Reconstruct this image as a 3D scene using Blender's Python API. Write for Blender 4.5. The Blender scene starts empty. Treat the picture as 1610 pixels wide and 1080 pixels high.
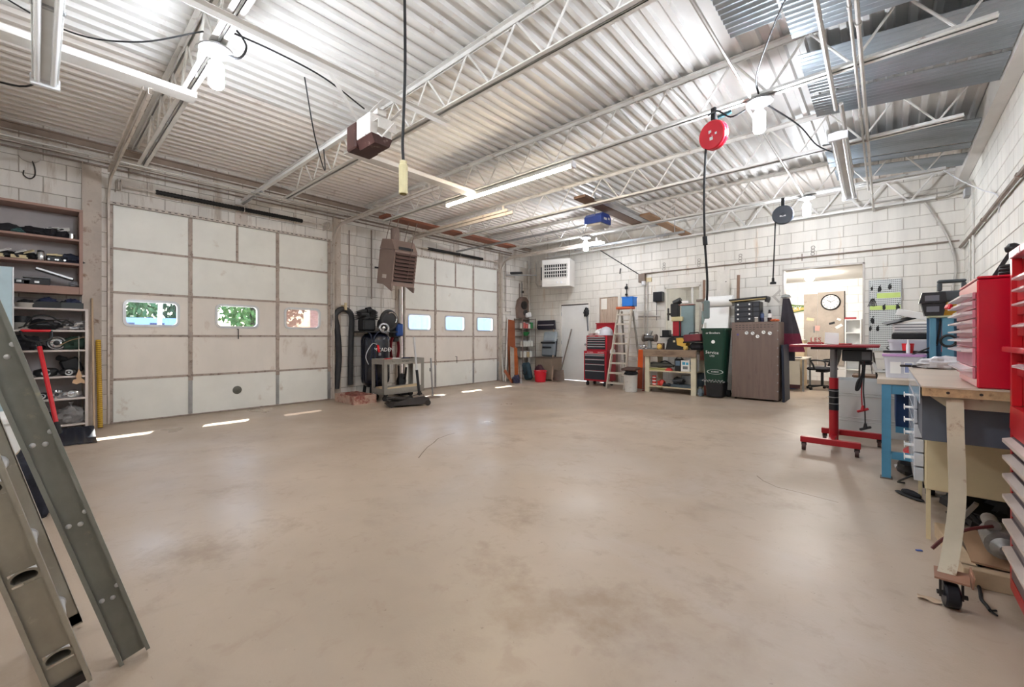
import bpy, bmesh, math, random
from mathutils import Vector, Matrix, Euler
random.seed(7)
S = bpy.context.scene
COL = S.collection
PI = math.pi

# ------------------------------------------------------------------ camera, world, sun, exposure
FPX, CXP, CYP, CAMH = 665.0, 805.0, 530.0, 1.2
YAW = math.atan(591 / FPX)
cam = bpy.data.cameras.new('camera')
cam.sensor_fit = 'HORIZONTAL'; cam.sensor_width = 36.0
cam.lens = 36.0 * FPX / 1610.0
cam.shift_y = -(540.0 - CYP) / 1610.0 * 1.0
cam.clip_start = 0.02; cam.clip_end = 300
camo = bpy.data.objects.new('camera', cam); COL.objects.link(camo)
camo.location = (0, 0, CAMH); camo.rotation_euler = (PI / 2, 0, YAW)
S.camera = camo

W = bpy.data.worlds.new('sky'); S.world = W; W.use_nodes = True
_n = W.node_tree.nodes; _l = W.node_tree.links
_sky = _n.new('ShaderNodeTexSky'); _sky.sky_type = 'NISHITA'; _sky.sun_disc = False
_sky.sun_elevation = math.radians(54); _sky.sun_rotation = math.radians(-70); _sky.air_density = 1.0; _sky.dust_density = 1.5
_l.new(_sky.outputs[0], _n['Background'].inputs[0]); _n['Background'].inputs[1].default_value = 0.6
sun = bpy.data.lights.new('sun', 'SUN'); sun.energy = 9.0; sun.angle = 0.009; sun.color = (1, .95, .88)
suno = bpy.data.objects.new('sun', sun); COL.objects.link(suno)
SUN_DIR = Vector((1.06, -0.42, -1.5)).normalized()      # travels into the room, through the door windows
suno.rotation_euler = SUN_DIR.to_track_quat('-Z', 'Y').to_euler(); suno.location = (-14, 5, 14)

vs = S.view_settings
S.display_settings.display_device = 'sRGB'
vs.view_transform = 'Standard'; vs.look = 'None'; vs.exposure = 1.42; vs.gamma = 1.0; vs.use_curve_mapping = False
BULB_STRENGTH = 135.0

# ------------------------------------------------------------------ pixel -> point on a known plane (photo is 1610 x 1080)
_R = Vector((math.cos(YAW), math.sin(YAW), 0)); _F = Vector((-math.sin(YAW), math.cos(YAW), 0)); _C = Vector((0, 0, CAMH))
def ray(px, py): return _R * ((px - CXP) / FPX) + _F + Vector((0, 0, (CYP - py) / FPX))
def on(i, v, px, py):
    d = ray(px, py); return _C + d * ((v - _C[i]) / d[i])
def PX(v, px, py): return on(0, v, px, py)
def PY(v, px, py): return on(1, v, px, py)
def PZ(v, px, py): return on(2, v, px, py)
def proj(p):
    d = Vector(p) - _C; z = d.dot(_F)
    if z < .05: return None
    return (CXP + FPX * d.dot(_R) / z, CYP - FPX * d.z / z, z)

# ------------------------------------------------------------------ materials
MATS = {}
def lin(c):
    return tuple(((v / 255) / 12.92 if v / 255 <= .04045 else (((v / 255) + .055) / 1.055) ** 2.4) for v in c[:3]) + (1,)
def mat(name, c, r=.5, m=0.0, var=.12, scale=4.0, c2=None, cov=.0, scale2=9.0, bump=0.0, bscale=60.0, rand=0.0, stretch=(1, 1, 1), emit=None, alpha=None, trans=0.0, coat=0.0, ior=1.45):
    """procedural paint/metal/plastic: base colour (sRGB 0-255) varied by noise, second colour in blotches (wear), fine relief"""
    if name in MATS: return MATS[name]
    M = bpy.data.materials.new(name); M.use_nodes = True; MATS[name] = M
    nt = M.node_tree; N = nt.nodes; L = nt.links; bs = N['Principled BSDF']
    bs.inputs['Roughness'].default_value = r; bs.inputs['Metallic'].default_value = m; bs.inputs['IOR'].default_value = ior
    if coat: bs.inputs['Coat Weight'].default_value = coat; bs.inputs['Coat Roughness'].default_value = .12
    if trans: bs.inputs['Transmission Weight'].default_value = trans
    if alpha is not None: bs.inputs['Alpha'].default_value = alpha
    col = lin(c)
    tc = N.new('ShaderNodeTexCoord'); mp = N.new('ShaderNodeMapping'); mp.inputs['Scale'].default_value = stretch
    if rand:
        oi = N.new('ShaderNodeObjectInfo'); va = N.new('ShaderNodeVectorMath'); va.operation = 'ADD'
        L.new(tc.outputs['Object'], va.inputs[0]); L.new(oi.outputs['Location'], va.inputs[1]); L.new(va.outputs[0], mp.inputs[0])
    else: L.new(tc.outputs['Object'], mp.inputs[0])
    nz = N.new('ShaderNodeTexNoise'); nz.inputs['Scale'].default_value = scale; nz.inputs['Detail'].default_value = 6; nz.inputs['Roughness'].default_value = .6
    L.new(mp.outputs[0], nz.inputs['Vector'])
    rp = N.new('ShaderNodeValToRGB'); rp.color_ramp.elements[0].position = .32; rp.color_ramp.elements[1].position = .68
    rp.color_ramp.elements[0].color = tuple(v * (1 - var) for v in col[:3]) + (1,)
    rp.color_ramp.elements[1].color = tuple(min(1, v * (1 + var * .6)) for v in col[:3]) + (1,)
    L.new(nz.outputs['Fac'], rp.inputs[0]); out = rp.outputs[0]
    if c2 is not None and cov > 0:
        n2 = N.new('ShaderNodeTexNoise'); n2.inputs['Scale'].default_value = scale2; n2.inputs['Detail'].default_value = 8; n2.inputs['Roughness'].default_value = .7
        L.new(mp.outputs[0], n2.inputs['Vector'])
        r2 = N.new('ShaderNodeValToRGB'); e = .66 - cov * .45
        r2.color_ramp.elements[0].position = e; r2.color_ramp.elements[1].position = min(1, e + .13)
        r2.color_ramp.elements[0].color = (0, 0, 0, 1); r2.color_ramp.elements[1].color = (1, 1, 1, 1)
        L.new(n2.outputs['Fac'], r2.inputs[0])
        mx = N.new('ShaderNodeMix'); mx.data_type = 'RGBA'; L.new(r2.outputs[0], mx.inputs[0]); L.new(out, mx.inputs[6]); mx.inputs[7].default_value = lin(c2); out = mx.outputs[2]
    if rand:
        hs = N.new('ShaderNodeHueSaturation'); ma = N.new('ShaderNodeMapRange')
        ma.inputs[3].default_value = 1 - rand; ma.inputs[4].default_value = 1 + rand
        L.new(oi.outputs['Random'], ma.inputs[0]); L.new(ma.outputs[0], hs.inputs['Value']); L.new(out, hs.inputs['Color']); out = hs.outputs[0]
    L.new(out, bs.inputs['Base Color'])
    if bump:
        nb = N.new('ShaderNodeTexNoise'); nb.inputs['Scale'].default_value = bscale; nb.inputs['Detail'].default_value = 4
        L.new(tc.outputs['Object'], nb.inputs['Vector'])
        bp = N.new('ShaderNodeBump'); bp.inputs['Strength'].default_value = bump; bp.inputs['Distance'].default_value = .004
        L.new(nb.outputs['Fac'], bp.inputs['Height']); L.new(bp.outputs[0], bs.inputs['Normal'])
    if emit:
        bs.inputs['Emission Color'].default_value = lin(emit[0]); bs.inputs['Emission Strength'].default_value = emit[1]
    return M

# ------------------------------------------------------------------ mesh builder
class B:
    def __init__(s): s.v = []; s.f = []
    def add(s, vs, fs):
        o = len(s.v); s.v += [Vector(p) for p in vs]; s.f += [tuple(i + o for i in f) for f in fs]; return s
    def obox(s, c, size, M=None, b=0.0):
        hx, hy, hz = [d / 2 for d in size]; c = Vector(c)
        M = M if M is not None else Matrix.Identity(3)
        if not isinstance(M, Matrix): M = Euler(M).to_matrix()
        b = min(b, hx * .9, hy * .9, hz * .9)
        if b <= 0:
            pts = [(x, y, z) for x in (-hx, hx) for y in (-hy, hy) for z in (-hz, hz)]
            fs = [(0, 1, 3, 2), (4, 6, 7, 5), (0, 4, 5, 1), (2, 3, 7, 6), (0, 2, 6, 4), (1, 5, 7, 3)]
        else:
            pts = []; idx = {}
            for sx in (-1, 1):
                for sy in (-1, 1):
                    for sz in (-1, 1):
                        for a in range(3):
                            p = [sx * (hx - b), sy * (hy - b), sz * (hz - b)]; p[a] = (sx * hx, sy * hy, sz * hz)[a]
                            idx[(sx, sy, sz, a)] = len(pts); pts.append(tuple(p))
            g = lambda *k: idx[k]; fs = []
            for a in range(3):
                o1, o2 = [i for i in range(3) if i != a]
                for sg in (-1, 1):
                    q = []
                    for (u, w) in ((-1, -1), (1, -1), (1, 1), (-1, 1)):
                        k = [0, 0, 0]; k[a] = sg; k[o1] = u; k[o2] = w; q.append(g(*k, a))
                    fs.append(tuple(q))
                for u in (-1, 1):
                    for w in (-1, 1):
                        k1 = [0, 0, 0]; k1[o1] = u; k1[o2] = w; k2 = list(k1); k1[a] = -1; k2[a] = 1
                        fs.append((g(*k1, o1), g(*k2, o1), g(*k2, o2), g(*k1, o2)))
            for sx in (-1, 1):
                for sy in (-1, 1):
                    for sz in (-1, 1): fs.append((g(sx, sy, sz, 0), g(sx, sy, sz, 1), g(sx, sy, sz, 2)))
        return s.add([c + M @ Vector(p) for p in pts], fs)
    def box(s, x0, x1, y0, y1, z0, z1, b=0.0):
        return s.obox(((x0 + x1) / 2, (y0 + y1) / 2, (z0 + z1) / 2), (abs(x1 - x0), abs(y1 - y0), abs(z1 - z0)), None, b)
    def bar(s, p0, p1, w, h, up=(0, 0, 1), b=0.0):
        p0 = Vector(p0); p1 = Vector(p1); d = p1 - p0; L = d.length; d = d / L; u = Vector(up)
        if abs(d.dot(u)) > .98: u = Vector((1, 0, 0)) if abs(d.x) < .9 else Vector((0, 1, 0))
        sd = u.cross(d).normalized(); u = d.cross(sd)
        M = Matrix((d, sd, u)).transposed()
        return s.obox((p0 + p1) / 2, (L, w, h), M, b)
    @staticmethod
    def frame(d):
        d = d.normalized(); a = Vector((0, 0, 1)) if abs(d.z) < .9 else Vector((1, 0, 0))
        u = a.cross(d).normalized(); return u, d.cross(u)
    def cyl(s, p0, p1, r, n=12, r2=None, caps=True):
        p0 = Vector(p0); p1 = Vector(p1); u, w = s.frame(p1 - p0); r2 = r if r2 is None else r2
        vs = []
        for p, q in ((p0, r), (p1, r2)):
            for i in range(n):
                a = 2 * PI * i / n; vs.append(p + (u * math.cos(a) + w * math.sin(a)) * q)
        fs = [(i, (i + 1) % n, n + (i + 1) % n, n + i) for i in range(n)]
        if caps: fs += [tuple(reversed(range(n))), tuple(range(n, 2 * n))]
        return s.add(vs, fs)
    def tube(s, pts, r, n=8, closed=False, caps=True):
        pts = [Vector(p) for p in pts]; m = len(pts); vs = []; pu = None
        rs = r if isinstance(r, (list, tuple)) else [r] * m
        for k, p in enumerate(pts):
            if closed: d = pts[(k + 1) % m] - pts[k - 1]
            else: d = pts[min(k + 1, m - 1)] - pts[max(k - 1, 0)]
            d = d.normalized()
            if pu is None: u, w = s.frame(d)
            else:
                u = (pu - d * pu.dot(d))
                u = u.normalized() if u.length > 1e-6 else s.frame(d)[0]
                w = d.cross(u)
            pu = u
            for i in range(n):
                a = 2 * PI * i / n; vs.append(p + (u * math.cos(a) + w * math.sin(a)) * rs[k])
        fs = []
        for k in range(m if closed else m - 1):
            k2 = (k + 1) % m
            for i in range(n): fs.append((k * n + i, k * n + (i + 1) % n, k2 * n + (i + 1) % n, k2 * n + i))
        if caps and not closed: fs += [tuple(reversed(range(n))), tuple(range((m - 1) * n, m * n))]
        return s.add(vs, fs)
    def lathe(s, c, prof, n=20, axis=None):
        c = Vector(c); ax = Vector(axis).normalized() if axis else Vector((0, 0, 1))
        u, w = (Vector((1, 0, 0)), Vector((0, 1, 0))) if axis is None else s.frame(ax)
        vs = []; m = len(prof)
        for (r, z) in prof:
            for i in range(n):
                a = 2 * PI * i / n; vs.append(c + ax * z + (u * math.cos(a) + w * math.sin(a)) * r)
        fs = []
        for k in range(m - 1):
            for i in range(n): fs.append((k * n + i, k * n + (i + 1) % n, (k + 1) * n + (i + 1) % n, (k + 1) * n + i))
        fs += [tuple(reversed(range(n))), tuple(range((m - 1) * n, m * n))]
        return s.add(vs, fs)
    def sph(s, c, r, n=14, m=8, M=None):
        c = Vector(c); r = (r, r, r) if not isinstance(r, (list, tuple)) else r; M = M if M is not None else Matrix.Identity(3)
        if not isinstance(M, Matrix): M = Euler(M).to_matrix()
        vs = [c + M @ Vector((0, 0, -r[2]))]
        for k in range(1, m):
            t = -PI / 2 + PI * k / m
            for i in range(n):
                a = 2 * PI * i / n; vs.append(c + M @ Vector((r[0] * math.cos(t) * math.cos(a), r[1] * math.cos(t) * math.sin(a), r[2] * math.sin(t))))
        vs.append(c + M @ Vector((0, 0, r[2]))); e = len(vs) - 1; fs = []
        for i in range(n):
            fs.append((0, 1 + (i + 1) % n, 1 + i)); fs.append((e, e - n + i, e - n + (i + 1) % n))
        for k in range(m - 2):
            for i in range(n): fs.append((1 + k * n + i, 1 + k * n + (i + 1) % n, 1 + (k + 1) * n + (i + 1) % n, 1 + (k + 1) * n + i))
        return s.add(vs, fs)
    def torus(s, c, R, r, axis=(0, 0, 1), n=24, m=8, a0=0, a1=2 * PI):
        c = Vector(c); u, w = s.frame(Vector(axis)); full = abs(a1 - a0 - 2 * PI) < 1e-4
        k = n if full else n + 1
        return s.tube([c + (u * math.cos(a0 + (a1 - a0) * i / n) + w * math.sin(a0 + (a1 - a0) * i / n)) * R for i in range(k)], r, m, closed=full)
    def prism(s, poly, a, b, axis='x'):
        """poly: 2-D outline; axis x: (y,z), y: (x,z), z: (x,y); extruded from a to b"""
        def P(t, p): return {'x': (t, p[0], p[1]), 'y': (p[0], t, p[1]), 'z': (p[0], p[1], t)}[axis]
        n = len(poly); vs = [P(a, p) for p in poly] + [P(b, p) for p in poly]
        fs = [(i, (i + 1) % n, n + (i + 1) % n, n + i) for i in range(n)] + [tuple(reversed(range(n))), tuple(range(n, 2 * n))]
        return s.add(vs, fs)
    def poly(s, pts): return s.add(pts, [tuple(range(len(pts)))])
    def sheet(s, fn, nu, nv, t=0.0, nrm=None):
        vs = [Vector(fn(i / nu, j / nv)) for j in range(nv + 1) for i in range(nu + 1)]
        fs = [(j * (nu + 1) + i, j * (nu + 1) + i + 1, (j + 1) * (nu + 1) + i + 1, (j + 1) * (nu + 1) + i) for j in range(nv) for i in range(nu)]
        if t:
            k = len(vs); off = Vector(nrm) * t; vs2 = vs + [p + off for p in vs]
            fs2 = fs + [tuple(reversed([i + k for i in f])) for f in fs]
            rim = [i for i in range(nu)] ; 
            def side(a, b): fs2.append((a, b, b + k, a + k))
            for i in range(nu): side(i + 1, i); side(nv * (nu + 1) + i, nv * (nu + 1) + i + 1)
            for j in range(nv): side(j * (nu + 1), (j + 1) * (nu + 1)); side((j + 1) * (nu + 1) + nu, j * (nu + 1) + nu)
            return s.add(vs2, fs2)
        return s.add(vs, fs)
    def warp(s, fn):
        s.v = [Vector(fn(p)) for p in s.v]; return s
    def mesh(s, name, m, smooth=True):
        me = bpy.data.meshes.new(name); me.from_pydata([tuple(p) for p in s.v], [], s.f); me.update()
        bm = bmesh.new(); bm.from_mesh(me); bmesh.ops.recalc_face_normals(bm, faces=bm.faces[:]); bm.to_mesh(me); bm.free()
        if m is not None:
            for x in (m if isinstance(m, (list, tuple)) else [m]): me.materials.append(x)
        if smooth:
            me.polygons.foreach_set('use_smooth', [True] * len(me.polygons)); me.set_sharp_from_angle(angle=math.radians(32))
        return me
    def obj(s, name, m, parent=None, label=None, cat=None, group=None, kind=None, w=False, smooth=True):
        """one mesh object. With a parent: a part (w=True: vertices are in world space). Without: a top-level thing, origin at its base"""
        if parent is None:
            lo = [min(p[i] for p in s.v) for i in range(3)]; hi = [max(p[i] for p in s.v) for i in range(3)]
            o0 = Vector(((lo[0] + hi[0]) / 2, (lo[1] + hi[1]) / 2, lo[2]))
            s.v = [p - o0 for p in s.v]
        elif w:
            Mi = wmat(parent).inverted(); s.v = [Mi @ p for p in s.v]
        o = bpy.data.objects.new(name, s.mesh(name, m, smooth)); COL.objects.link(o)
        if parent is None: o.location = o0
        else: o.parent = parent
        return tag(o, label, cat, group, kind)
def wmat(o):
    M = Matrix.LocRotScale(o.location, o.rotation_euler, o.scale)
    return wmat(o.parent) @ M if o.parent else M
def tag(o, label=None, cat=None, group=None, kind=None):
    if label: o['label'] = label
    if cat: o['category'] = cat
    if group: o['group'] = group
    if kind: o['kind'] = kind
    return o
def thing(name, label, cat, loc=(0, 0, 0), rz=0.0, group=None, kind=None, rot=None):
    o = bpy.data.objects.new(name, None); COL.objects.link(o); o.empty_display_size = .1
    o.location = loc; o.rotation_euler = rot if rot else (0, 0, rz); return tag(o, label, cat, group, kind)
def dup(root, loc=None, rz=None, label=None, group=None, rot=None):
    r = root.copy(); COL.objects.link(r)
    if loc is not None: r.location = loc
    if rz is not None: r.rotation_euler = (0, 0, rz)
    if rot is not None: r.rotation_euler = rot
    if label: r['label'] = label
    if group: r['group'] = group
    for ch in list(root.children):
        c = ch.copy(); COL.objects.link(c); c.parent = r
        for g in list(ch.children):
            d = g.copy(); COL.objects.link(d); d.parent = c
    return r
def place(name, me, parent, loc, kind=None):
    o = bpy.data.objects.new(name, me); COL.objects.link(o); o.parent = parent; o.location = loc
    if kind: o['kind'] = kind
    return o
def arc(c, r, a0, a1, n, u=(1, 0, 0), w=(0, 0, 1)):
    c = Vector(c); u = Vector(u); w = Vector(w)
    return [c + (u * math.cos(a0 + (a1 - a0) * i / n) + w * math.sin(a0 + (a1 - a0) * i / n)) * r for i in range(n + 1)]
def catmull(pts, k=6):
    P = [Vector(p) for p in pts]; P = [P[0] * 2 - P[1]] + P + [P[-1] * 2 - P[-2]]; out = []
    for i in range(1, len(P) - 2):
        for j in range(k):
            t = j / k; a, b, c, d = P[i - 1:i + 3]
            out.append(.5 * ((2 * b) + (c - a) * t + (2 * a - 5 * b + 4 * c - d) * t * t + (3 * b - a - 3 * c + d) * t ** 3))
    return out + [P[-2]]
def rrect(cx, cy, w, h, r, n=4):
    pts = []
    for (sx, sy, a) in ((1, 1, 0), (-1, 1, PI / 2), (-1, -1, PI), (1, -1, 3 * PI / 2)):
        for i in range(n + 1):
            t = a + PI / 2 * i / n; pts.append((cx + sx * (w / 2 - r) + r * math.cos(t), cy + sy * (h / 2 - r) + r * math.sin(t)))
    return pts
def text_part(body, size, mt, parent, loc, rot, depth=.001, w=False, name='lettering', align='CENTER', label=None):
    """flat print: lettering as a thin real mesh"""
    cu = bpy.data.curves.new(name, 'FONT'); cu.body = body; cu.size = size; cu.extrude = depth; cu.align_x = align; cu.align_y = 'CENTER'; cu.resolution_u = 2
    t = bpy.data.objects.new(name, cu); COL.objects.link(t)
    dg = bpy.context.evaluated_depsgraph_get(); me = bpy.data.meshes.new_from_object(t.evaluated_get(dg))
    bpy.data.objects.remove(t); me.name = name; me.materials.clear(); me.materials.append(mt)
    o = bpy.data.objects.new(name, me); COL.objects.link(o); o.parent = parent
    M = Matrix.LocRotScale(Vector(loc), Euler(rot), None)
    if w and parent: M = wmat(parent).inverted() @ M
    o.location, q, _ = M.decompose(); o.rotation_euler = q.to_euler()
    if label: o['label'] = label
    return o
# ================================================================== THE ROOM
XL, XR, YB, YF, ZC = -8.06, .92, 9.9, -.55, 3.90
concrete = mat('concrete', (178, 161, 143), r=.42, var=.14, scale=.7, c2=(158, 138, 118), cov=.22, scale2=1.3, bump=.12, bscale=90)
def floor_nodes():
    M = concrete; nt = M.node_tree; N = nt.nodes; L = nt.links; bs = N['Principled BSDF']
    tc = N.new('ShaderNodeTexCoord')
    src = bs.inputs['Base Color'].links[0].from_socket
    # pale scuffs and cool grey wash
    for (sc, c, e, wd, strg) in ((.7, (190, 180, 172), .54, .22, .6), (1.9, (144, 124, 106), .58, .16, .4), (8, (158, 136, 116), .56, .14, .4), (34, (110, 94, 80), .67, .05, .55), (70, (206, 194, 180), .70, .05, .5)):
        n = N.new('ShaderNodeTexNoise'); n.inputs['Scale'].default_value = sc; n.inputs['Detail'].default_value = 7; n.inputs['Roughness'].default_value = .62; n.inputs['Distortion'].default_value = .6
        mp = N.new('ShaderNodeMapping'); mp.inputs['Location'].default_value = (sc * 3.1, 7.7, sc); L.new(tc.outputs['Object'], mp.inputs[0]); L.new(mp.outputs[0], n.inputs['Vector'])
        r = N.new('ShaderNodeValToRGB'); r.color_ramp.elements[0].position = e; r.color_ramp.elements[1].position = min(1, e + wd)
        r.color_ramp.elements[0].color = (0, 0, 0, 1); r.color_ramp.elements[1].color = (strg, strg, strg, 1); L.new(n.outputs['Fac'], r.inputs[0])
        mx = N.new('ShaderNodeMix'); mx.data_type = 'RGBA'; L.new(r.outputs[0], mx.inputs[0]); L.new(src, mx.inputs[6]); mx.inputs[7].default_value = lin(c); src = mx.outputs[2]
    L.new(src, bs.inputs['Base Color'])
    n = N.new('ShaderNodeTexNoise'); n.inputs['Scale'].default_value = .9; n.inputs['Detail'].default_value = 6; L.new(tc.outputs['Object'], n.inputs['Vector'])
    mr = N.new('ShaderNodeMapRange'); mr.inputs[1].default_value = .3; mr.inputs[2].default_value = .7; mr.inputs[3].default_value = .26; mr.inputs[4].default_value = .58
    L.new(n.outputs['Fac'], mr.inputs[0]); L.new(mr.outputs[0], bs.inputs['Roughness'])
floor_nodes()
fl = B().box(XL - .3, XR + .3, YF - .3, 13.6, -.2, 0).obj('floor', concrete, kind='structure')
crack = mat('crack_dirt', (112, 96, 84), r=.9)
def floor_line(pts, w, name):
    P = [PZ(0, *p) for p in pts]; b = B()
    for a, c in zip(P[:-1], P[1:]):
        d = (c - a).normalized(); n = Vector((-d.y, d.x, 0)) * w / 2
        b.add([a - n + Vector((0, 0, .0006)), c - n * .8 + Vector((0, 0, .0006)), c + n * .8 + Vector((0, 0, .0006)), a + n + Vector((0, 0, .0006))], [(0, 1, 2, 3)])
    o = b.obj(name, crack, fl, w=True); return o
floor_line([(658, 720), (664, 712), (672, 703), (682, 696), (688, 690), (703, 684), (715, 681)], .010, 'crack')
floor_line([(1190, 748), (1200, 756), (1222, 766), (1260, 775), (1318, 790)], .007, 'crack')
floor_line([(1180, 665), (1215, 671), (1255, 683)], .008, 'crack')

blockw = mat('painted_block', (226, 222, 214), r=.62, var=.10, scale=2.2, c2=(206, 186, 164), cov=.16, scale2=3, stretch=(2.2, 2.2, .22), bump=.35, bscale=70, rand=.035)
blockg = mat('grimy_block', (228, 223, 216), r=.66, var=.12, scale=1.6, c2=(192, 180, 168), cov=.24, scale2=3, stretch=(2, 2, .25), bump=.35, bscale=70, rand=.06)
mortw = mat('painted_mortar', (188, 180, 170), r=.8, var=.1, bump=.3)
mortg = mat('grimy_mortar', (172, 164, 154), r=.8, var=.15, bump=.3)

def slab(b, ax, f0, f1, a0, a1, z0, z1, holes):
    A = sorted({a0, a1, *[v for h in holes for v in h[:2]]}); Z = sorted({z0, z1, *[v for h in holes for v in h[2:]]})
    A = [v for v in A if a0 <= v <= a1]; Z = [v for v in Z if z0 <= v <= z1]
    for i in range(len(A) - 1):
        for k in range(len(Z) - 1):
            m, q = (A[i] + A[i + 1]) / 2, (Z[k] + Z[k + 1]) / 2
            if any(h[0] < m < h[1] and h[2] < q < h[3] for h in holes): continue
            if ax == 'x': b.box(f0, f1, A[i], A[i + 1], Z[k], Z[k + 1])
            else: b.box(A[i], A[i + 1], f0, f1, Z[k], Z[k + 1])
_bm = {}
def block_wall(name, ax, face, sgn, a0, a1, z0, z1, holes, mb, mm, limit=300, phase=0.0, vis=None, th=.2):
    """concrete-block wall: backing slab (mortar) and one object for each block; sgn = direction the face looks"""
    rec = face - sgn * .006
    b = B(); slab(b, ax, min(rec, rec - sgn * th), max(rec, rec - sgn * th), a0, a1, z0, z1, holes)
    wall = b.obj(name, mm, kind='structure', smooth=False)
    bw, bh, j = .4064, .2032, .0045; pieces = []
    r = 0; z = z0
    while z < z1 - .02:
        t = min(z + bh, z1); a = a0 + phase - (bw / 2 if r % 2 else 0) - bw
        while a < a1:
            rects = [(max(a, a0), min(a + bw, a1), z, t)]
            for h in holes:
                nr = []
                for (p, q, u, w) in rects:
                    if q <= h[0] or p >= h[1] or w <= h[2] or u >= h[3]: nr.append((p, q, u, w)); continue
                    if p < h[0]: nr.append((p, h[0], u, w))
                    if q > h[1]: nr.append((h[1], q, u, w))
                    if u < h[2]: nr.append((max(p, h[0]), min(q, h[1]), u, h[2]))
                    if w > h[3]: nr.append((max(p, h[0]), min(q, h[1]), h[3], w))
                rects = nr
            pieces += [q for q in rects if q[1] - q[0] > .03 and q[3] - q[2] > .03]
            a += bw
        z += bh; r += 1
    def pos(q):
        m, k = (q[0] + q[1]) / 2, (q[2] + q[3]) / 2
        return (face - sgn * .008, m, k) if ax == 'x' else (m, face - sgn * .008, k)
    def score(q):
        p = proj(pos(q))
        if p is None or not (-60 < p[0] < 1670 and -60 < p[1] < 1140): return 0
        if vis and not vis(q): return 0
        return (q[1] - q[0]) * (q[3] - q[2]) / p[2] ** 2
    pieces.sort(key=score, reverse=True)
    rest = B(); n = 0; org = wall.location
    for q in pieces:
        w, h = round(q[1] - q[0] - 2 * j, 3), round(q[3] - q[2] - 2 * j, 3); c = Vector(pos(q))
        sz = (.016, w, h) if ax == 'x' else (w, .016, h)
        if n < limit and score(q) > 0:
            key = (ax, mb.name, w, h)
            if key not in _bm: _bm[key] = B().obox((0, 0, 0), sz, None, .004).mesh('block', mb, smooth=False)
            place('block', _bm[key], wall, c - org); n += 1
        else: rest.obox(c, sz)
    if rest.v: rest.obj('block_courses', mb, wall, w=True, kind='stuff', smooth=False)
    return wall

D1 = (.67, 3.74, 0, 3.035); D2 = (5.41, 8.43, 0, 3.035)
wl = block_wall('wall_left', 'x', XL, 1, YF, YB + .2, 0, ZC + .1, [D1, D2], blockg, mortg)
# back wall openings measured on the wall plane
def bx(px): return PY(YB, px, 500).x
def bz(px, py): return PY(YB, px, py).z
DOOR = (bx(880), bx(928), 0, 2.16)
BOARD = (bx(939), bx(976), 0, 2.32)
WIN = (bx(1045), bx(1102), bz(1074, 527), bz(1074, 450))
PASS = (bx(1231), bx(1358.5), 0, bz(1295, 418))
wb = block_wall('wall_back', 'y', YB, -1, XL - .2, XR + .2, 0, ZC + .1, [DOOR, BOARD, WIN, PASS], blockw, mortw, phase=.13)
wr = block_wall('wall_right', 'x', XR, -1, YF, YB, 0, ZC + .1, [], blockw, mortw, vis=lambda q: q[3] > .9 and q[0] > 2.5)
b = B(); slab(b, 'y', YF - .2, YF, XL - .2, XR + .2, 0, ZC + .1, []); wf = b.obj('wall_front', blockw, kind='structure')

# ------------------------------------------------------------------ roof deck: ribbed sheets, ribs run along Y
deckm = mat('deck_paint', (228, 227, 224), r=.5, var=.10, scale=1.2, c2=(176, 160, 148), cov=.10, scale2=2.2, bump=.05, bscale=40)
deckw = mat('deck_paint_old', (230, 224, 217), r=.55, var=.10, scale=.9, c2=(190, 174, 160), cov=.2, scale2=2.0, bump=.05, bscale=40)
def deck_profile(n, pitch=.1524):
    P = []
    for k in range(n):
        x = k * pitch
        P += [(x, .038), (x + .080, .038), (x + .0935, 0), (x + .139, 0)]
    P.append((n * pitch, .038)); return P
ceil = B().box(XL - .2, XR + .2, YF - .2, YB + .2, ZC + .10, ZC + .22).obj('ceiling', deckm, kind='structure')
_pr = deck_profile(6)
def deck_mesh(L, m):
    b = B(); n = len(_pr)
    b.add([(x, 0, z) for x, z in _pr] + [(x, L, z) for x, z in _pr], [(i, i + 1, n + i + 1, n + i) for i in range(n - 1)])
    me = b.mesh('deck_sheet', m, smooth=False); return me
_dm = {}
ys = [YF - .1, .93, 4.55, 8.15, YB + .1]; pw = 6 * .1524
for i in range(10):
    x0 = XL - .12 + i * pw
    for k in range(4):
        m = deckw if (x0 < -5.5 or k == 3) else deckm
        L = ys[k + 1] - ys[k] + .06
        key = (round(L, 2), m.name)
        if key not in _dm: _dm[key] = deck_mesh(L, m)
        o = place('deck_sheet', _dm[key], ceil, Vector((x0, ys[k] - .03, ZC + .004 * (k % 2) + .002 * (i % 2))) - ceil.location)

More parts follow.
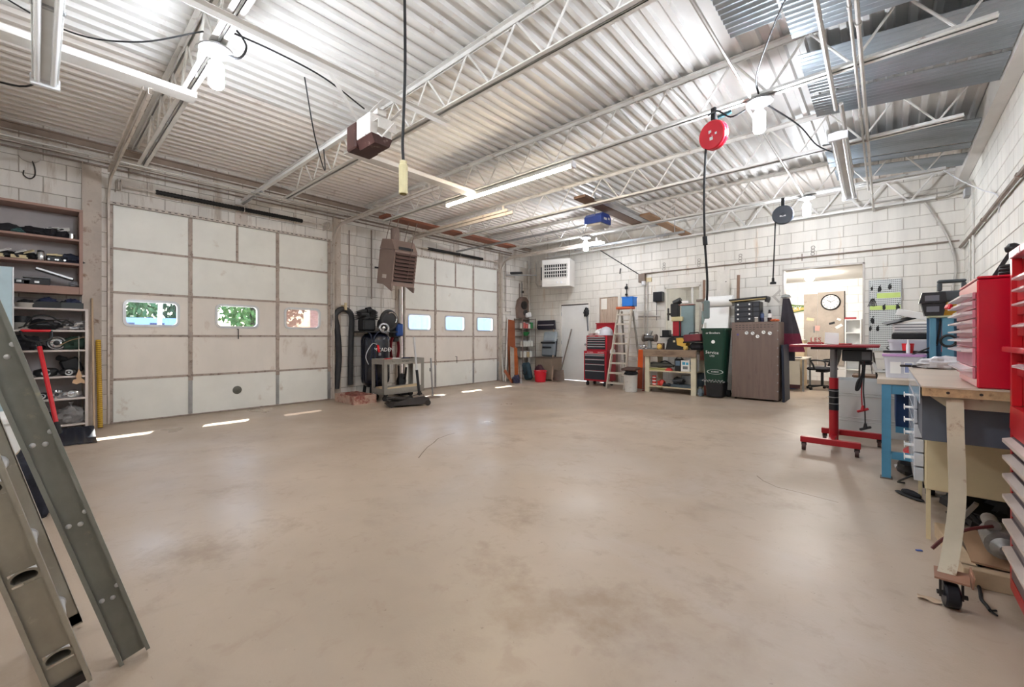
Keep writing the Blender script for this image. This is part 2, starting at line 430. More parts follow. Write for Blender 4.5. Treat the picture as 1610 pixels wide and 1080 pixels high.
# ------------------------------------------------------------------ open-web roof joists
joistm = mat('joist_paint', (228, 226, 222), r=.5, var=.12, scale=3, c2=(150, 126, 110), cov=.10, scale2=8)
def joist(Y, label, x0=XL + .02, x1=XR - .02, xb0=-7.35, xb1=.58, zt=ZC - .004, depth=.45, heavy=False, ph=-.83):
    o = thing('roof_joist', label, 'roof joist', (0, Y, zt - depth), group='open-web steel roof joists')
    a = .043
    for nm, xx0, xx1, z, up in (('top_chord', x0, x1, depth, -1), ('bottom_chord', xb0, xb1, 0, 1)):
        b = B()
        for s in (-1, 1):
            b.box(xx0, xx1, s * .010, s * (.010 + a), z - (.005 if up < 0 else 0), z + (.005 if up > 0 else 0))
            b.box(xx0, xx1, s * .010, s * .015, z if up > 0 else z - a, z + a if up > 0 else z)
        b.obj(nm, joistm, o, smooth=False)
    r = .016 if heavy else .0105
    nodes = []; k = -12
    x = ph
    while x - .61 > xb0: x -= .61
    tops = []
    L = []
    x = max(x, xb0 + .03)
    while x < xb1 + .05:
        L.append(min(x, xb1 - .03)); x += .61
    me = {}
    def rod(p, q):
        B().cyl(p, q, r, 6).obj('web_bar', joistm, o)
    zt_, zb_ = depth - .02, .018
    rod((x0 + .12, 0, zt_), (L[0], 0, zb_))
    for i, xb in enumerate(L):
        if i: rod((xb - .305, 0, zt_), (xb, 0, zb_))
        rod((xb, 0, zb_), (xb + .305 if i < len(L) - 1 else min(xb + .305, x1 - .05), 0, zt_))
    return o
joist(.92, 'white open-web roof joist holding the bulb beside the long twin tube light')
joist(2.7, 'white open-web roof joist just past the grimy ceiling door opener')
joist(4.5, 'white open-web roof joist carrying the red cord reel')
joist(6.3, 'white open-web roof joist between the red cord reel and the black cord reel')
joist(8.1, 'white open-web roof joist carrying the black cord reel')
joist(9.72, 'heavy open-web roof joist running close along the back wall', heavy=True, ph=-.95)

# ledger beam on the right wall, angle on the left wall
beamm = mat('beam_paint', (222, 219, 214), r=.45, var=.08, scale=2, c2=(150, 140, 130), cov=.05)
b = B(); b.box(.80, XR - .004, 1.2, YB - .02, 3.60, 3.612); b.box(.80, .812, 1.2, YB - .02, 3.612, 3.88); b.box(.80, XR - .004, 1.2, YB - .02, 3.87, 3.885)
b.obj('trim_1', beamm, kind='structure', smooth=False)
b = B(); b.box(XL + .002, XL + .06, YF, YB, 3.83, 3.84); b.box(XL + .002, XL + .010, YF, YB, 3.76, 3.84)
b.obj('trim_2', mat('angle_grime', (158, 142, 130), r=.7, var=.2), kind='structure', smooth=False)
# ================================================================== SECTIONAL GARAGE DOORS
doorp = mat('door_panel', (236, 236, 230), r=.5, var=.07, scale=1.5, c2=(200, 186, 172), cov=.10, scale2=2.4)
doorp2 = mat('door_panel_dirty', (230, 223, 215), r=.55, var=.07, scale=1.8, c2=(202, 186, 172), cov=.18, scale2=3.0, stretch=(1, 1, .5))
doorr = mat('door_rail', (176, 162, 152), r=.55, var=.22, scale=6, c2=(128, 110, 100), cov=.3, scale2=14)
galv = mat('galvanised', (176, 178, 180), r=.36, m=.75, var=.18, scale=8)
trackm = mat('track_paint', (206, 196, 186), r=.5, var=.15, scale=5, c2=(150, 126, 106), cov=.2)
darkm = mat('dark_metal', (58, 54, 52), r=.5, m=.4, var=.2)
rubber = mat('black_rubber', (30, 30, 32), r=.62, var=.2)
alum = mat('aluminium', (212, 214, 216), r=.34, m=.55, var=.10)
def thin_glass(name, tint=(.95, .97, .97), haze=None):
    M = bpy.data.materials.new(name); M.use_nodes = True; nt = M.node_tree; N = nt.nodes; L = nt.links
    N.remove(N['Principled BSDF']); out = N['Material Output']
    t = N.new('ShaderNodeBsdfTransparent'); t.inputs[0].default_value = tint + (1,)
    g = N.new('ShaderNodeBsdfGlossy'); g.inputs['Roughness'].default_value = .03
    m = N.new('ShaderNodeMixShader'); m.inputs[0].default_value = .05; L.new(t.outputs[0], m.inputs[1]); L.new(g.outputs[0], m.inputs[2]); last = m
    if haze:
        d = N.new('ShaderNodeBsdfDiffuse'); d.inputs[0].default_value = lin(haze[0]); n = N.new('ShaderNodeTexNoise'); n.inputs['Scale'].default_value = 9
        mr = N.new('ShaderNodeMapRange'); mr.inputs[3].default_value = haze[1] - .2; mr.inputs[4].default_value = haze[1] + .2; L.new(n.outputs[0], mr.inputs[0])
        m2 = N.new('ShaderNodeMixShader'); L.new(mr.outputs[0], m2.inputs[0]); L.new(m.outputs[0], m2.inputs[1]); L.new(d.outputs[0], m2.inputs[2]); last = m2
    L.new(last.outputs[0], out.inputs[0]); MATS[name] = M; return M
glass = thin_glass('window_glass')
glassp = thin_glass('window_glass_film', (.9, .85, .83), ((206, 178, 170), .6))
XD = -8.0
def garage_door(name, y0, y1, stiles, wins, mid, films=(), pull=None, handle=None):
    d = thing(name, None, None, (XD, (y0 + y1) / 2, 0), kind='structure')
    rows = [.005, .612, 1.218, 1.822, 2.43, 3.045]
    cols = [y0 + .035] + stiles + [y1 - .035]
    for r in range(5):
        edges = list(cols)
        if r == 4: edges = sorted(edges + [mid])
        for c in range(len(edges) - 1):
            ya, yb, za, zb = edges[c] + .012, edges[c + 1] - .012, rows[r] + .012, rows[r + 1] - .012
            m = doorp if r in (0, 3, 4) else doorp2
            b = B()
            if r == 2:
                w = wins[c]; slab(b, 'x', XD - .030, XD - .012, ya, yb, za, zb, [(w[0], w[1], w[2], w[3])])
                po = b.obj('panel', m, d, w=True, smooth=False)
                cy, cz, ww, hh = (w[0] + w[1]) / 2, (w[2] + w[3]) / 2, w[1] - w[0], w[3] - w[2]
                out = rrect(cy, cz, ww + .05, hh + .05, .085); inn = rrect(cy, cz, ww - .02, hh - .02, .055); n = len(out)
                b = B(); vs = []
                for (P, x) in ((out, XD - .013), (out, XD + .004), (inn, XD + .004), (inn, XD - .045)): vs += [(x, p[0], p[1]) for p in P]
                fs = []
                for k in range(3):
                    for i in range(n): fs.append((k * n + i, k * n + (i + 1) % n, (k + 1) * n + (i + 1) % n, (k + 1) * n + i))
                b.add(vs, fs); b.obj('window_frame', alum, d, w=True)
                b = B(); b.prism(rrect(cy, cz, ww - .021, hh - .021, .055), XD - .034, XD - .030, 'x'); b.obj('pane', glassp if c in films else glass, d, w=True)
            else:
                b.box(XD - .030, XD - .012, ya, yb, za, zb, .004); b.obj('panel', m, d, w=True)
    # backing skin (outer face) with window holes
    b = B(); slab(b, 'x', XD - .05, XD - .034, y0, y1, 0, 3.05, [tuple(w) for w in wins]); b.obj('outer_skin', doorr, d, w=True, smooth=False)
    # rails between the sections, stiles, hinges, end stiles
    for r, z in enumerate(rows):
        b = B().box(XD - .032, XD - .004, y0, y1, z - (.016 if 0 < r < 5 else 0), z + (.016 if r < 5 else .006)); b.obj('rail', doorr, d, w=True, smooth=False)
    hinge = None
    for k, ys_ in enumerate([y0 + .018] + stiles + [mid] + [y1 - .018]):
        ism = (k == len(stiles) + 1)
        for r in range(4 if ism else 0, 5):
            hw = .026 if not ism else .018
            B().box(XD - .030, XD - .001, ys_ - hw, ys_ + hw, rows[r] + .02, rows[r + 1] - .02, .003).obj('stile', galv if (r == 0 and 0 < k) else doorr, d, w=True)
            if r < 4 and not ism:
                z = rows[r + 1]
                b = B().box(XD - .001, XD + .004, ys_ - .03, ys_ + .03, z - .075, z + .055, .002).cyl((XD + .008, ys_ - .034, z), (XD + .008, ys_ + .034, z), .008, 6)
                for dz in (-.055, .035):
                    b.cyl((XD + .003, ys_, z + dz), (XD + .009, ys_, z + dz), .007, 6)
                b.obj('hinge', doorr, d, w=True)
    # perforated strut on the top edge
    b = B().box(XD - .01, XD + .03, y0, y1, 3.046, 3.052).box(XD + .028, XD + .031, y0, y1, 3.03, 3.07)
    b.obj('top_strut', trackm, d, w=True, smooth=False)
    b = B(); n = int((y1 - y0) / .075)
    for i in range(n): y = y0 + .04 + i * .075; b.box(XD + .0312, XD + .0325, y, y + .035, 3.045, 3.056)
    b.obj('strut_slot', darkm, d, w=True, smooth=False)
    if pull:
        B().lathe((XD - .012, pull[0], pull[1]), [(.066, 0), (.066, .006), (.05, .012), (.03, .010), (.012, .018), (.003, .02)], 20, (1, 0, 0)).obj('lock_plate', mat('lock_grey', (112, 112, 104), r=.5, m=.4), d, w=True)
    if handle:
        B().tube([(XD, handle[0], handle[1]), (XD + .05, handle[0], handle[1]), (XD + .05, handle[0], handle[1] - .16)], .008, 6).obj('handle', darkm, d, w=True)
    return d
W1 = [(.83, 1.42, 1.37, 1.71), (1.92, 2.50, 1.37, 1.71), (2.95, 3.54, 1.37, 1.71)]
W2 = [(5.52, 6.13, 1.37, 1.71), (6.58, 7.19, 1.37, 1.71), (7.64, 8.22, 1.37, 1.71)]
garage_door('door_1', .66, 3.75, [1.575, 2.815], W1, 2.20, films=(2,), pull=(2.20, .33), handle=(2.2, 1.33))
garage_door('door_2', 5.40, 8.44, [6.28, 7.505], W2, 6.905, pull=None, handle=(6.9, .72))

# jambs, vertical and horizontal tracks, springs
postm = mat('post_paint', (200, 188, 176), r=.55, var=.18, scale=3, c2=(140, 112, 90), cov=.26, scale2=6)
def jamb(n, y, w):
    b = B().box(XL - .01, XL + .02, y - w / 2, y + w / 2, 0, 3.55); 
    b.box(XL + .02, XL + .06, y - w / 2, y - w / 2 + .008, 0, 3.55)
    for z in [i * .35 + .2 for i in range(9)]: b.cyl((XL + .02, y, z), (XL + .026, y, z), .012, 6)
    b.obj('trim_%d' % n, postm, kind='structure')
jamb(3, .50, .19); jamb(4, 3.90, .16); jamb(5, 5.28, .12); jamb(6, 8.58, .16)
def door_track(y, label, xe=-4.75, side=1, zt=3.32, x0=-7.94):
    o = thing('door_track', label, 'door track', (x0, y, 0), group='overhead door tracks')
    R_ = .38; pts = [(x0, y, .02), (x0, y, zt - R_)] + arc((x0 + R_, y, zt - R_), R_, PI, PI / 2, 8) + [(xe, y, zt)]
    # C channel: web plus two lips swept along the path
    b = B()
    P = [Vector(p) for p in pts]
    def sweep(off_n, wid_y, th_n):
        vs = []; 
        for k, p in enumerate(P):
            d = (P[min(k + 1, len(P) - 1)] - P[max(k - 1, 0)]).normalized(); nrm = Vector((d.z, 0, -d.x))
            for (a, c) in ((off_n, 0), (off_n + th_n, 0), (off_n + th_n, wid_y), (off_n, wid_y)): vs.append(p + nrm * a + Vector((0, c * -side, 0)))
        m = len(P); fs = []
        for k in range(m - 1):
            for i in range(4): fs.append((k * 4 + i, k * 4 + (i + 1) % 4, k * 4 + 4 + (i + 1) % 4, k * 4 + 4 + i))
        fs += [(3, 2, 1, 0), tuple(range(4 * m - 4, 4 * m))]
        b.add(vs, fs)
    sweep(-.028, .004, .056); sweep(-.028, .032, .004); sweep(.024, .026, .004)
    b.obj('channel', trackm, o, w=True, smooth=False)
    B().box(x0 + .35, xe - .1, y - .022 * side, y + .022 * side, zt + .03, zt + .034).box(x0 + .35, xe - .1, y + .018 * side, y + .022 * side, zt + .034, zt + .075).obj('stiffening_angle', trackm, o, w=True, smooth=False)
    B().box(xe - .22, xe - .18, y - .02, y - .014, zt + .03, 3.455).obj('hanger', trackm, o, w=True)
    return o
door_track(.64, 'white curved door track beside the tall parts shelves', side=-1)
door_track(3.80, 'white curved door track on the black hose side of the first overhead door')
door_track(5.36, 'door track of the second overhead door passing above the brown heater', side=-1)
door_track(8.48, 'door track of the second overhead door on the room corner side')
def spring(y0, y1, ys0, ys1, z, label):
    o = thing('torsion_spring', label, 'spring', (XL + .14, (y0 + y1) / 2, z - .04)); x = XL + .14
    B().cyl((x, y0, z), (x, y1, z), .013, 8).obj('shaft', trackm, o, w=True)
    b = B(); n = int((ys1 - ys0) / .02)
    prof = []
    for i in range(n + 1):
        y = ys0 + (ys1 - ys0) * i / n; prof += [(.036 if i % 2 else .031, y)]
    b.lathe((x, 0, z), prof, 12, (0, 1, 0)); b.obj('coil', mat('spring_black', (38, 36, 36), r=.45, m=.5), o, w=True)
    ym = (ys0 + ys1) / 2 + .1
    b = B().box(XL + .002, XL + .012, ym - .09, ym + .09, 3.06, 3.62).box(XL + .012, XL + .17, ym - .005, ym + .005, z - .05, z + .05)
    for dz in (3.12, 3.2, 3.5, 3.56): b.cyl((XL + .012, ym, dz), (XL + .018, ym, dz), .016, 6)
    b.obj('centre_plate', trackm, o, w=True)
    for y in (y0 + .02, y1 - .02):
        B().lathe((x, y - .02, z), [(.075, 0), (.075, .008), (.05, .012), (.05, .03), (.075, .034), (.075, .042)], 16, (0, 1, 0)).box(XL + .004, x, y - .03, y - .024, z - .08, z + .06).obj('cable_drum', trackm, o, w=True)
spring(.74, 3.68, 1.15, 3.20, 3.30, 'black torsion spring over the overhead door beside the shelves')
spring(5.46, 8.38, 6.0, 7.75, 3.24, 'black torsion spring over the overhead door beyond the brown heater')

# ------------------------------------------------------------------ man door, boarded doorway, interior window, passage
steel_door = mat('door_white', (232, 232, 230), r=.42, var=.05, scale=2)
framew = mat('frame_white', (226, 222, 214), r=.5, var=.1, scale=5)
d = thing('door_3', None, None, ((DOOR[0] + DOOR[1]) / 2, YB, 0), kind='structure')
b = B().box(DOOR[0], DOOR[0] + .05, YB - .01, YB + .15, 0, 2.16).box(DOOR[1] - .05, DOOR[1], YB - .01, YB + .15, 0, 2.16).box(DOOR[0] + .05, DOOR[1] - .05, YB - .01, YB + .15, 2.11, 2.16)
b.obj('frame', framew, d, w=True, smooth=False)
B().box(DOOR[0] + .054, DOOR[1] - .054, YB + .015, YB + .06, .01, 2.105, .003).obj('leaf', steel_door, d, w=True)
B().box(DOOR[0] + .06, DOOR[1] - .06, YB - .002, YB + .012, 2.085, 2.115).obj('weather_strip', darkm, d, w=True)
for z in (.25, 1.05, 1.85): B().cyl((DOOR[0] + .053, YB + .006, z - .05), (DOOR[0] + .053, YB + .006, z + .05), .009, 8).obj('hinge', galv, d, w=True)
B().sph((DOOR[1] - .13, YB - .04, 1.0), (.03, .028, .03), 12, 8).cyl((DOOR[1] - .13, YB - .03, 1.0), (DOOR[1] - .13, YB + .02, 1.0), .012, 8).obj('door_handle', galv, d, w=True)
d = thing('door_4', None, None, ((BOARD[0] + BOARD[1]) / 2, YB, 0), kind='structure')
b = B().box(BOARD[0], BOARD[0] + .07, YB - .02, YB + .15, 0, BOARD[3]).box(BOARD[1] - .07, BOARD[1], YB - .02, YB + .15, 0, BOARD[3]).box(BOARD[0] + .07, BOARD[1] - .07, YB - .02, YB + .15, BOARD[3] - .08, BOARD[3])
b.obj('frame', framew, d, w=True, smooth=False)
B().box(BOARD[0] + .072, BOARD[1] - .072, YB + .01, YB + .035, .01, BOARD[3] - .082).obj('plywood_sheet', mat('plywood_old', (190, 170, 152), r=.7, var=.2, scale=3, c2=(150, 126, 108), cov=.3, scale2=4, stretch=(6, 1, .6)), d, w=True)
p0 = PY(YB, 945, 470); p1 = PY(YB, 954, 486)
B().box(p0.x, p1.x, YB + .005, YB + .0095, p1.z, p0.z).obj('paper_notice', mat('paper', (236, 232, 222), r=.7, var=.04), d, w=True)
d = thing('window_1', None, None, ((WIN[0] + WIN[1]) / 2, YB, WIN[2]), kind='structure')
mx_ = bx(1087.5)
b = B()
for (a0, a1, z0, z1) in ((WIN[0], WIN[0] + .035, WIN[2], WIN[3]), (WIN[1] - .035, WIN[1], WIN[2], WIN[3]), (WIN[0], WIN[1], WIN[2], WIN[2] + .035), (WIN[0], WIN[1], WIN[3] - .035, WIN[3])): b.box(a0, a1, YB - .008, YB + .12, z0, z1)
b.obj('window_frame', framew, d, w=True, smooth=False)
B().box(mx_ - .022, mx_ + .022, YB + .03, YB + .06, WIN[2] + .036, WIN[3] - .036).obj('mullion', alum, d, w=True)
for a0, a1, yy in ((WIN[0] + .036, mx_ - .023, .05), (mx_ + .023, WIN[1] - .036, .04)):
    B().box(a0, a1, YB + yy, YB + yy + .004, WIN[2] + .036, WIN[3] - .036).obj('pane', glass, d, w=True)
b = B().box(PASS[0] - .01, PASS[0] + .02, YB - .012, YB + .2, 0, PASS[3]).box(PASS[1] - .02, PASS[1] + .01, YB - .012, YB + .2, 0, PASS[3]).box(PASS[0] - .01, PASS[1] + .01, YB - .012, YB + .2, PASS[3] - .025, PASS[3] + .005)
b.obj('trim_7', mat('jamb_grey', (196, 190, 184), r=.5, m=.1, var=.12), kind='structure', smooth=False)

# ------------------------------------------------------------------ the office behind the passage
OX0, OX1, OYB, OZ = -4.6, 1.2, 13.2, 2.62
blocko = mat('office_block', (238, 236, 232), r=.6, var=.05, scale=2.2, bump=.3, bscale=70, rand=.02)
ob = block_wall('wall_office', 'y', OYB, -1, OX0, OX1, 0, OZ + .1, [], blocko, mat('office_mortar', (216, 212, 206), r=.8), limit=110, vis=lambda q: q[0] > -3.2 and q[1] < .3)
b = B().box(OX0 - .1, OX0, YB + .2, OYB + .2, 0, OZ); b.obj('wall_office_left', blocko, kind='structure')
b = B().box(OX1, OX1 + .1, YB + .2, OYB + .2, 0, OZ); b.obj('wall_office_right', blocko, kind='structure')
b = B().box(OX0 - .1, OX1 + .1, YB + .2, OYB + .2, OZ, OZ + .1); b.obj('ceiling_office', mat('office_ceiling', (240, 238, 234), r=.7, var=.03), kind='structure')
B().box(OX0, OX1, OYB - .012, OYB - .0005, 0, .1).obj('baseboard_office', mat('cove_base', (150, 140, 130), r=.6), kind='structure')
# ================================================================== LAMPS
glow = mat('led_glow', (255, 253, 250), r=.4, var=0, emit=((240, 246, 255), BULB_STRENGTH))
frost = mat('led_base', (216, 216, 218), r=.4, var=.05)
boxg = mat('junction_grey', (150, 150, 150), r=.45, m=.5, var=.15)
def led(loc, label, r=.052, L=.21):
    """corn-cob LED lamp hanging from a junction box on a joist; loc = top of the lamp"""
    o = thing('led_lamp', label, 'lamp', (loc[0], loc[1], loc[2] - L - .07), group='LED corn lamps under the roof joists')
    H = L + .07
    B().lathe((0, 0, H - .005), [(.085, 0), (.112, .006), (.112, .022), (.07, .034), (.055, .06), (.01, .066)], 20).obj('junction_box', boxg, o)
    B().lathe((0, 0, L - .005), [(.03, 0), (.034, .02), (.03, .075)], 14).obj('socket', frost, o)
    pr = [(.004, 0), (r * .75, .008), (r, .03), (r, L - .03), (r * .8, L - .012), (.02, L)]
    B().lathe((0, 0, 0), pr, 16).obj('lamp_tube', glow, o)
    return o
zb = ZC - .454
led((-3.86, .92, zb - .055), 'bright LED corn lamp hung below the joist beside the long twin tube light')
led((-.90, 4.5, zb - .055), 'bright LED corn lamp beside the red cord reel')
led((-.96, 8.1, zb - .055), 'bright LED corn lamp beside the black cord reel')
_p = PY(8.1, 921, 398); led((_p.x, 8.1, zb - .055), 'bright LED corn lamp in front of the white wall heater')
led((-1.1, .92, zb - .055), 'added LED corn lamp out of view, brightening the workbench side')  # unseen lamp, added on the lamp grid to brighten bench and right wall

tubew = mat('tube_glass', (240, 242, 244), r=.25, var=.02)
tubelit = mat('tube_lit', (255, 244, 222), r=.3, var=0, emit=((255, 236, 210), 34.0))
fixw = mat('fixture_white', (224, 224, 222), r=.4, var=.06)
def tube_light(p0, p1, label, lit=False, n=2, drop=.04):
    p0 = Vector(p0); p1 = Vector(p1); d = (p1 - p0).normalized(); sd = Vector((0, 0, 1)).cross(d).normalized(); up = d.cross(sd)
    o = thing('tube_light', label, 'tube light', tuple((p0 + p1) / 2))
    b = B(); b.bar(p0 + up * .03, p1 + up * .03, .075 if n == 2 else .06, .045, up)
    if n == 2:
        for s in (-1, 1): b.bar(p0 + sd * s * .055 + up * .012, p1 + sd * s * .055 + up * .012, .04, .006, up + sd * s * .5)
    b.obj('housing', fixw, o, w=True, smooth=False)
    for e, q in ((p0, 1), (p1, -1)):
        B().bar(e - d * q * .012, e + d * q * .03, .17 if n == 2 else .075, .085, up, .004).obj('end_cap', frost, o, w=True)
    for s in ((-1, 1) if n == 2 else (0,)):
        a = p0 + sd * s * .045 - up * .012 + d * .035; c = p1 + sd * s * .045 - up * .012 - d * .035
        B().cyl(a, c, .019, 12).obj('tube', tubelit if lit else tubew, o, w=True)
    return o
tl = tube_light((-5.2, .05, 3.30), (-2.78, .05, 3.30), 'long twin tube light, unlit, hung by the shelves wall', n=2)
B().obox((-4.0, .05, 3.30), (.03, .16, .03), None, .006).obj('retaining_clip', galv, tl, w=True)
for x in (-4.9, -3.1): B().cyl((x, .05, 3.35), (x, .05, 3.90), .004, 6).obj('hanger_wire', galv, tl, w=True)
tl = tube_light((-5.47, 4.52, 3.385), (-2.97, 4.52, 3.385), 'long lit single tube light under the joist', lit=True, n=1)
tl = tube_light((-.40, 5.72, 3.36), (-.43, 8.12, 3.30), 'twin tube light, unlit, below the galvanised sheets', n=2)
for q in ((-.405, 6.3, 3.38), (-.428, 8.0, 3.34)): B().cyl(q, (q[0], q[1], 3.46), .004, 6).obj('hanger_wire', galv, tl, w=True)
# office globe
o = thing('globe_lamp', 'round bright globe lamp on the office ceiling', 'lamp', (0, 0, 0)); _p = PY(11.6, 1273, 436)
o.location = (_p.x, 11.6, _p.z - .1)
B().sph((0, 0, .1), .095, 16, 10).obj('globe', mat('globe_glow', (255, 252, 246), var=0, emit=((255, 250, 242), 140.0)), o)
B().lathe((0, 0, .175), [(.05, 0), (.07, .03), (.075, OZ - (_p.z - .1) - .175)], 16).obj('holder', frost, o)
# ================================================================== OVERHEAD: beams, conduits, openers, reels, sheets, boards
ZB = ZC - .454                       # underside of the bottom chords
def channel_beam(y0, y1, label, x=-4.80):
    o = thing('ceiling_channel', label, 'beam', (x, (y0 + y1) / 2, ZB - .06))
    b = B().box(x - .075, x + .075, y0, y1, ZB - .058, ZB - .050).box(x - .075, x - .068, y0, y1, ZB - .05, ZB - .004).box(x + .068, x + .075, y0, y1, ZB - .05, ZB - .004)
    b.obj('web', beamm, o, w=True, smooth=False)
    return o
channel_beam(YF + .02, .98, 'white steel channel under the joist beside the twin tube light')
channel_beam(2.45, 4.56, 'white steel channel under the joists beyond the grimy door opener')
pipe = mat('conduit', (196, 192, 186), r=.42, m=.45, var=.12, scale=6)
piped = mat('conduit_dirty', (150, 136, 126), r=.5, m=.35, var=.2, scale=6)
def conduit(pts, r, label, m=None, name='conduit', straps=0, cat='conduit'):
    o = thing(name, label, cat, tuple(pts[0]))
    B().tube(pts, r, 8).obj('pipe', m or pipe, o, w=True)
    P = [Vector(p) for p in pts]
    for a, c in zip(P[:-1], P[1:]):
        n = int((c - a).length / straps) if straps else 0
        for i in range(n):
            q = a.lerp(c, (i + .5) / n); d = (c - a).normalized()
            B().cyl(q - d * .018, q + d * .018, r * 1.35, 8).obj('coupling', m or pipe, o, w=True)
    return o
conduit([(-7.02, YF, 3.35), (-7.02, 6.2, 3.35)], .012, 'thin white conduit across the joist ends, nearer the room middle', straps=2)
conduit([(-7.16, YF, 3.35), (-7.16, 3.6, 3.35)], .012, 'thin white conduit across the joist ends, nearer the overhead doors', straps=2)
conduit([(XL + .05, YF, 3.72), (XL + .05, YB - .1, 3.70)], .012, 'thin pipe high along the wall over both overhead doors', piped, straps=2.4)
conduit([(XL + .05, YF, 3.60), (XL + .05, 9.0, 3.585)], .019, 'thicker pipe along the wall just above the torsion springs', piped, straps=2.2)
conduit([(XL + .045, YF, 3.53), (XL + .045, 9.2, 3.52)], .013, 'thin pipe under the thicker one above the torsion springs', piped, straps=3)
conduit([(-.15, 2.7, ZB - .016), (-.19, YB - .06, ZB - .016)], .015, 'straight grey conduit under the joists leading to the back wall', straps=1.8)
conduit([(-.19, 2.7, ZB - .014), (-.22, 8.4, ZB - .014)], .011, 'second grey conduit close beside the straight one', straps=1.8)
conduit([(-.345, 2.7, ZB - .018), (-.38, 5.2, ZB - .018)], .018, 'short grey conduit between the lamp and the straight conduits')
conduit([(-.335, 5.1, ZB - .020), (-.36, 7.4, ZB - .024)], .018, 'grey conduit beside the twin tube light below the sheets')
conduit([(-.97, 2.7, ZB - .02), (-.955, 4.42, ZB - .02)], .014, 'white conduit running into the lamp by the red cord reel')
conduit([(-1.02, 4.6, ZB - .02), (-1.0, 8.0, ZB - .02)], .013, 'white conduit between the red reel lamp and the black reel lamp')
# conduits at the back right corner
c1 = [Vector((PY(YB - .10, x, 300).x, YB - .10, 3.56)) for x in (1225, 1300, 1400, 1490)]
conduit(c1 + [Vector((.78, 9.72, c1[-1].z)), Vector((XR - .04, 9.45, c1[-1].z)), Vector((XR - .03, 9.3, c1[-1].z - .12)), Vector((XR - .03, 9.28, 3.42))], .015, 'conduit bending off the back wall down to the wall box', straps=1.2)
c2 = [q + Vector((0, .03, -.07)) for q in c1]
conduit(c2 + [Vector((.80, 9.66, c2[-1].z + .02)), Vector((XR - .05, 9.0, c2[-1].z - .02)), Vector((XR - .03, 8.7, c2[-1].z - .2)), Vector((XR - .03, 8.66, 1.5))], .015, 'conduit bending off the back wall and dropping behind the red chest', straps=1.2)
o = thing('wall_box', 'small grey electrical box high on the wall by the corner', 'electrical box', (XR - .03, 9.28, 3.30))
B().box(-.03, .028, -.09, .09, 0, .13, .006).obj('body', boxg, o); B().box(-.036, -.031, -.08, .08, .01, .12, .002).obj('cover', frost, o)
q0 = PX(XR - .04, 1610, 268); q1 = PX(XR - .04, 1528, 368)
conduit([(XR - .04, 3.0, q0.z + .02), (XR - .04, q1.y, q1.z), (XR - .05, YB - .045, q1.z)], .022, 'dark gas pipe running along the wall above the red chests', piped, 'wall_pipe', straps=1.5)
zc_ = PY(YB - .03, 1500, 379).z
conduit([(XR - .06, YB - .03, zc_), (bx(1365), YB - .03, zc_ - .01), (bx(1013), YB - .03, PY(YB - .03, 1013, 430).z)], .014, 'thin pipe along the back wall above the passage and window', piped, 'wall_pipe', straps=1.4)
conduit([PY(YB - .02, 1261, 399), PY(YB - .02, 1261, 410)], .010, 'short rusty pipe stub above the passage', piped, 'pipe_stub')
# hanging cable from the joist to the right wall
cab = [PX(XR - .03, x, y) for x, y in ((1582, 295), (1575, 330), (1578, 350))]
def cable(pts, r, label, m=None, name='cable', k=6):
    return B().tube(catmull(pts, k), r, 6).obj(name, m or rubber, label=label, cat='cable')
cable([(.55, 8.1, 3.46), (.70, 8.0, 3.25), (.85, 7.6, 2.98), (XR - .02, 7.0, 2.75), (XR - .02, 6.95, 2.55)], .007, 'thin white cable drooping from a joist end to the pipe wall', frost)
# ------- slotted angle and door opener 1
slotw = mat('slotted_white', (226, 224, 220), r=.45, var=.06)
o = thing('slotted_angle', 'white slotted steel angle holding up the grimy door opener', 'steel angle', (-3.42, 1.7, ZB - .05))
b = B().box(-3.455, -3.45, -.3, 2.86, ZB - .05, ZB - .002).box(-3.45, -3.40, -.3, 2.86, ZB - .008, ZB - .003); b.obj('angle', slotw, o, w=True, smooth=False)
me = B().box(-.0006, .0006, -.017, .017, -.005, .005).mesh('slot', darkm, False)
for i in range(52):
    for dz in (.034, .016):
        for x in (-3.4556,): place('slot', me, o, Vector((x, -.27 + i * .06 + (.02 if dz > .02 else 0), ZB - dz)) - o.location)
op = thing('door_opener', 'grimy white and brown ceiling door opener with bent bracket', 'door opener', (-3.95, 2.25, 3.05))
brown = mat('opener_brown', (70, 44, 40), r=.4, var=.3, scale=8, c2=(140, 124, 116), cov=.12)
dirtw = mat('opener_white', (220, 216, 210), r=.4, var=.12, scale=6, c2=(96, 78, 68), cov=.16, scale2=12)
B().box(-4.16, -3.98, 2.12, 2.38, 3.10, 3.36, .012).obj('motor_cover', brown, op, w=True)
B().box(-3.975, -3.72, 2.13, 2.37, 3.17, 3.37, .006).obj('chassis', dirtw, op, w=True)
B().prism([(2.135, 3.168), (2.365, 3.168), (2.33, 3.08), (2.17, 3.08)], -3.98, -3.70, 'x').obj('lens_cover', brown, op, w=True)
B().box(-4.05, -3.70, 2.20, 2.30, 3.372, 3.43, .004).obj('top_plate', dirtw, op, w=True)
B().box(-3.70, -3.62, 2.16, 2.36, 3.28, 3.284).box(-3.625, -3.62, 2.16, 2.36, 3.20, 3.284).tube([(-3.7, 2.2, 3.18), (-3.62, 2.2, 3.12), (-3.58, 2.25, 3.2), (-3.56, 2.3, 3.27)], .008, 6).obj('bent_bracket', dirtw, op, w=True)
b = B()
for (p, q) in (((-3.78, 2.15, 3.37), (-3.46, 2.15, ZB - .03)), ((-3.72, 2.36, 3.37), (-3.46, 2.36, ZB - .03)), ((-3.98, 2.15, 3.37), (-3.46, 1.6, ZB - .03))):
    B().bar(p, q, .03, .003).obj('perforated_strap', slotw, op, w=True)
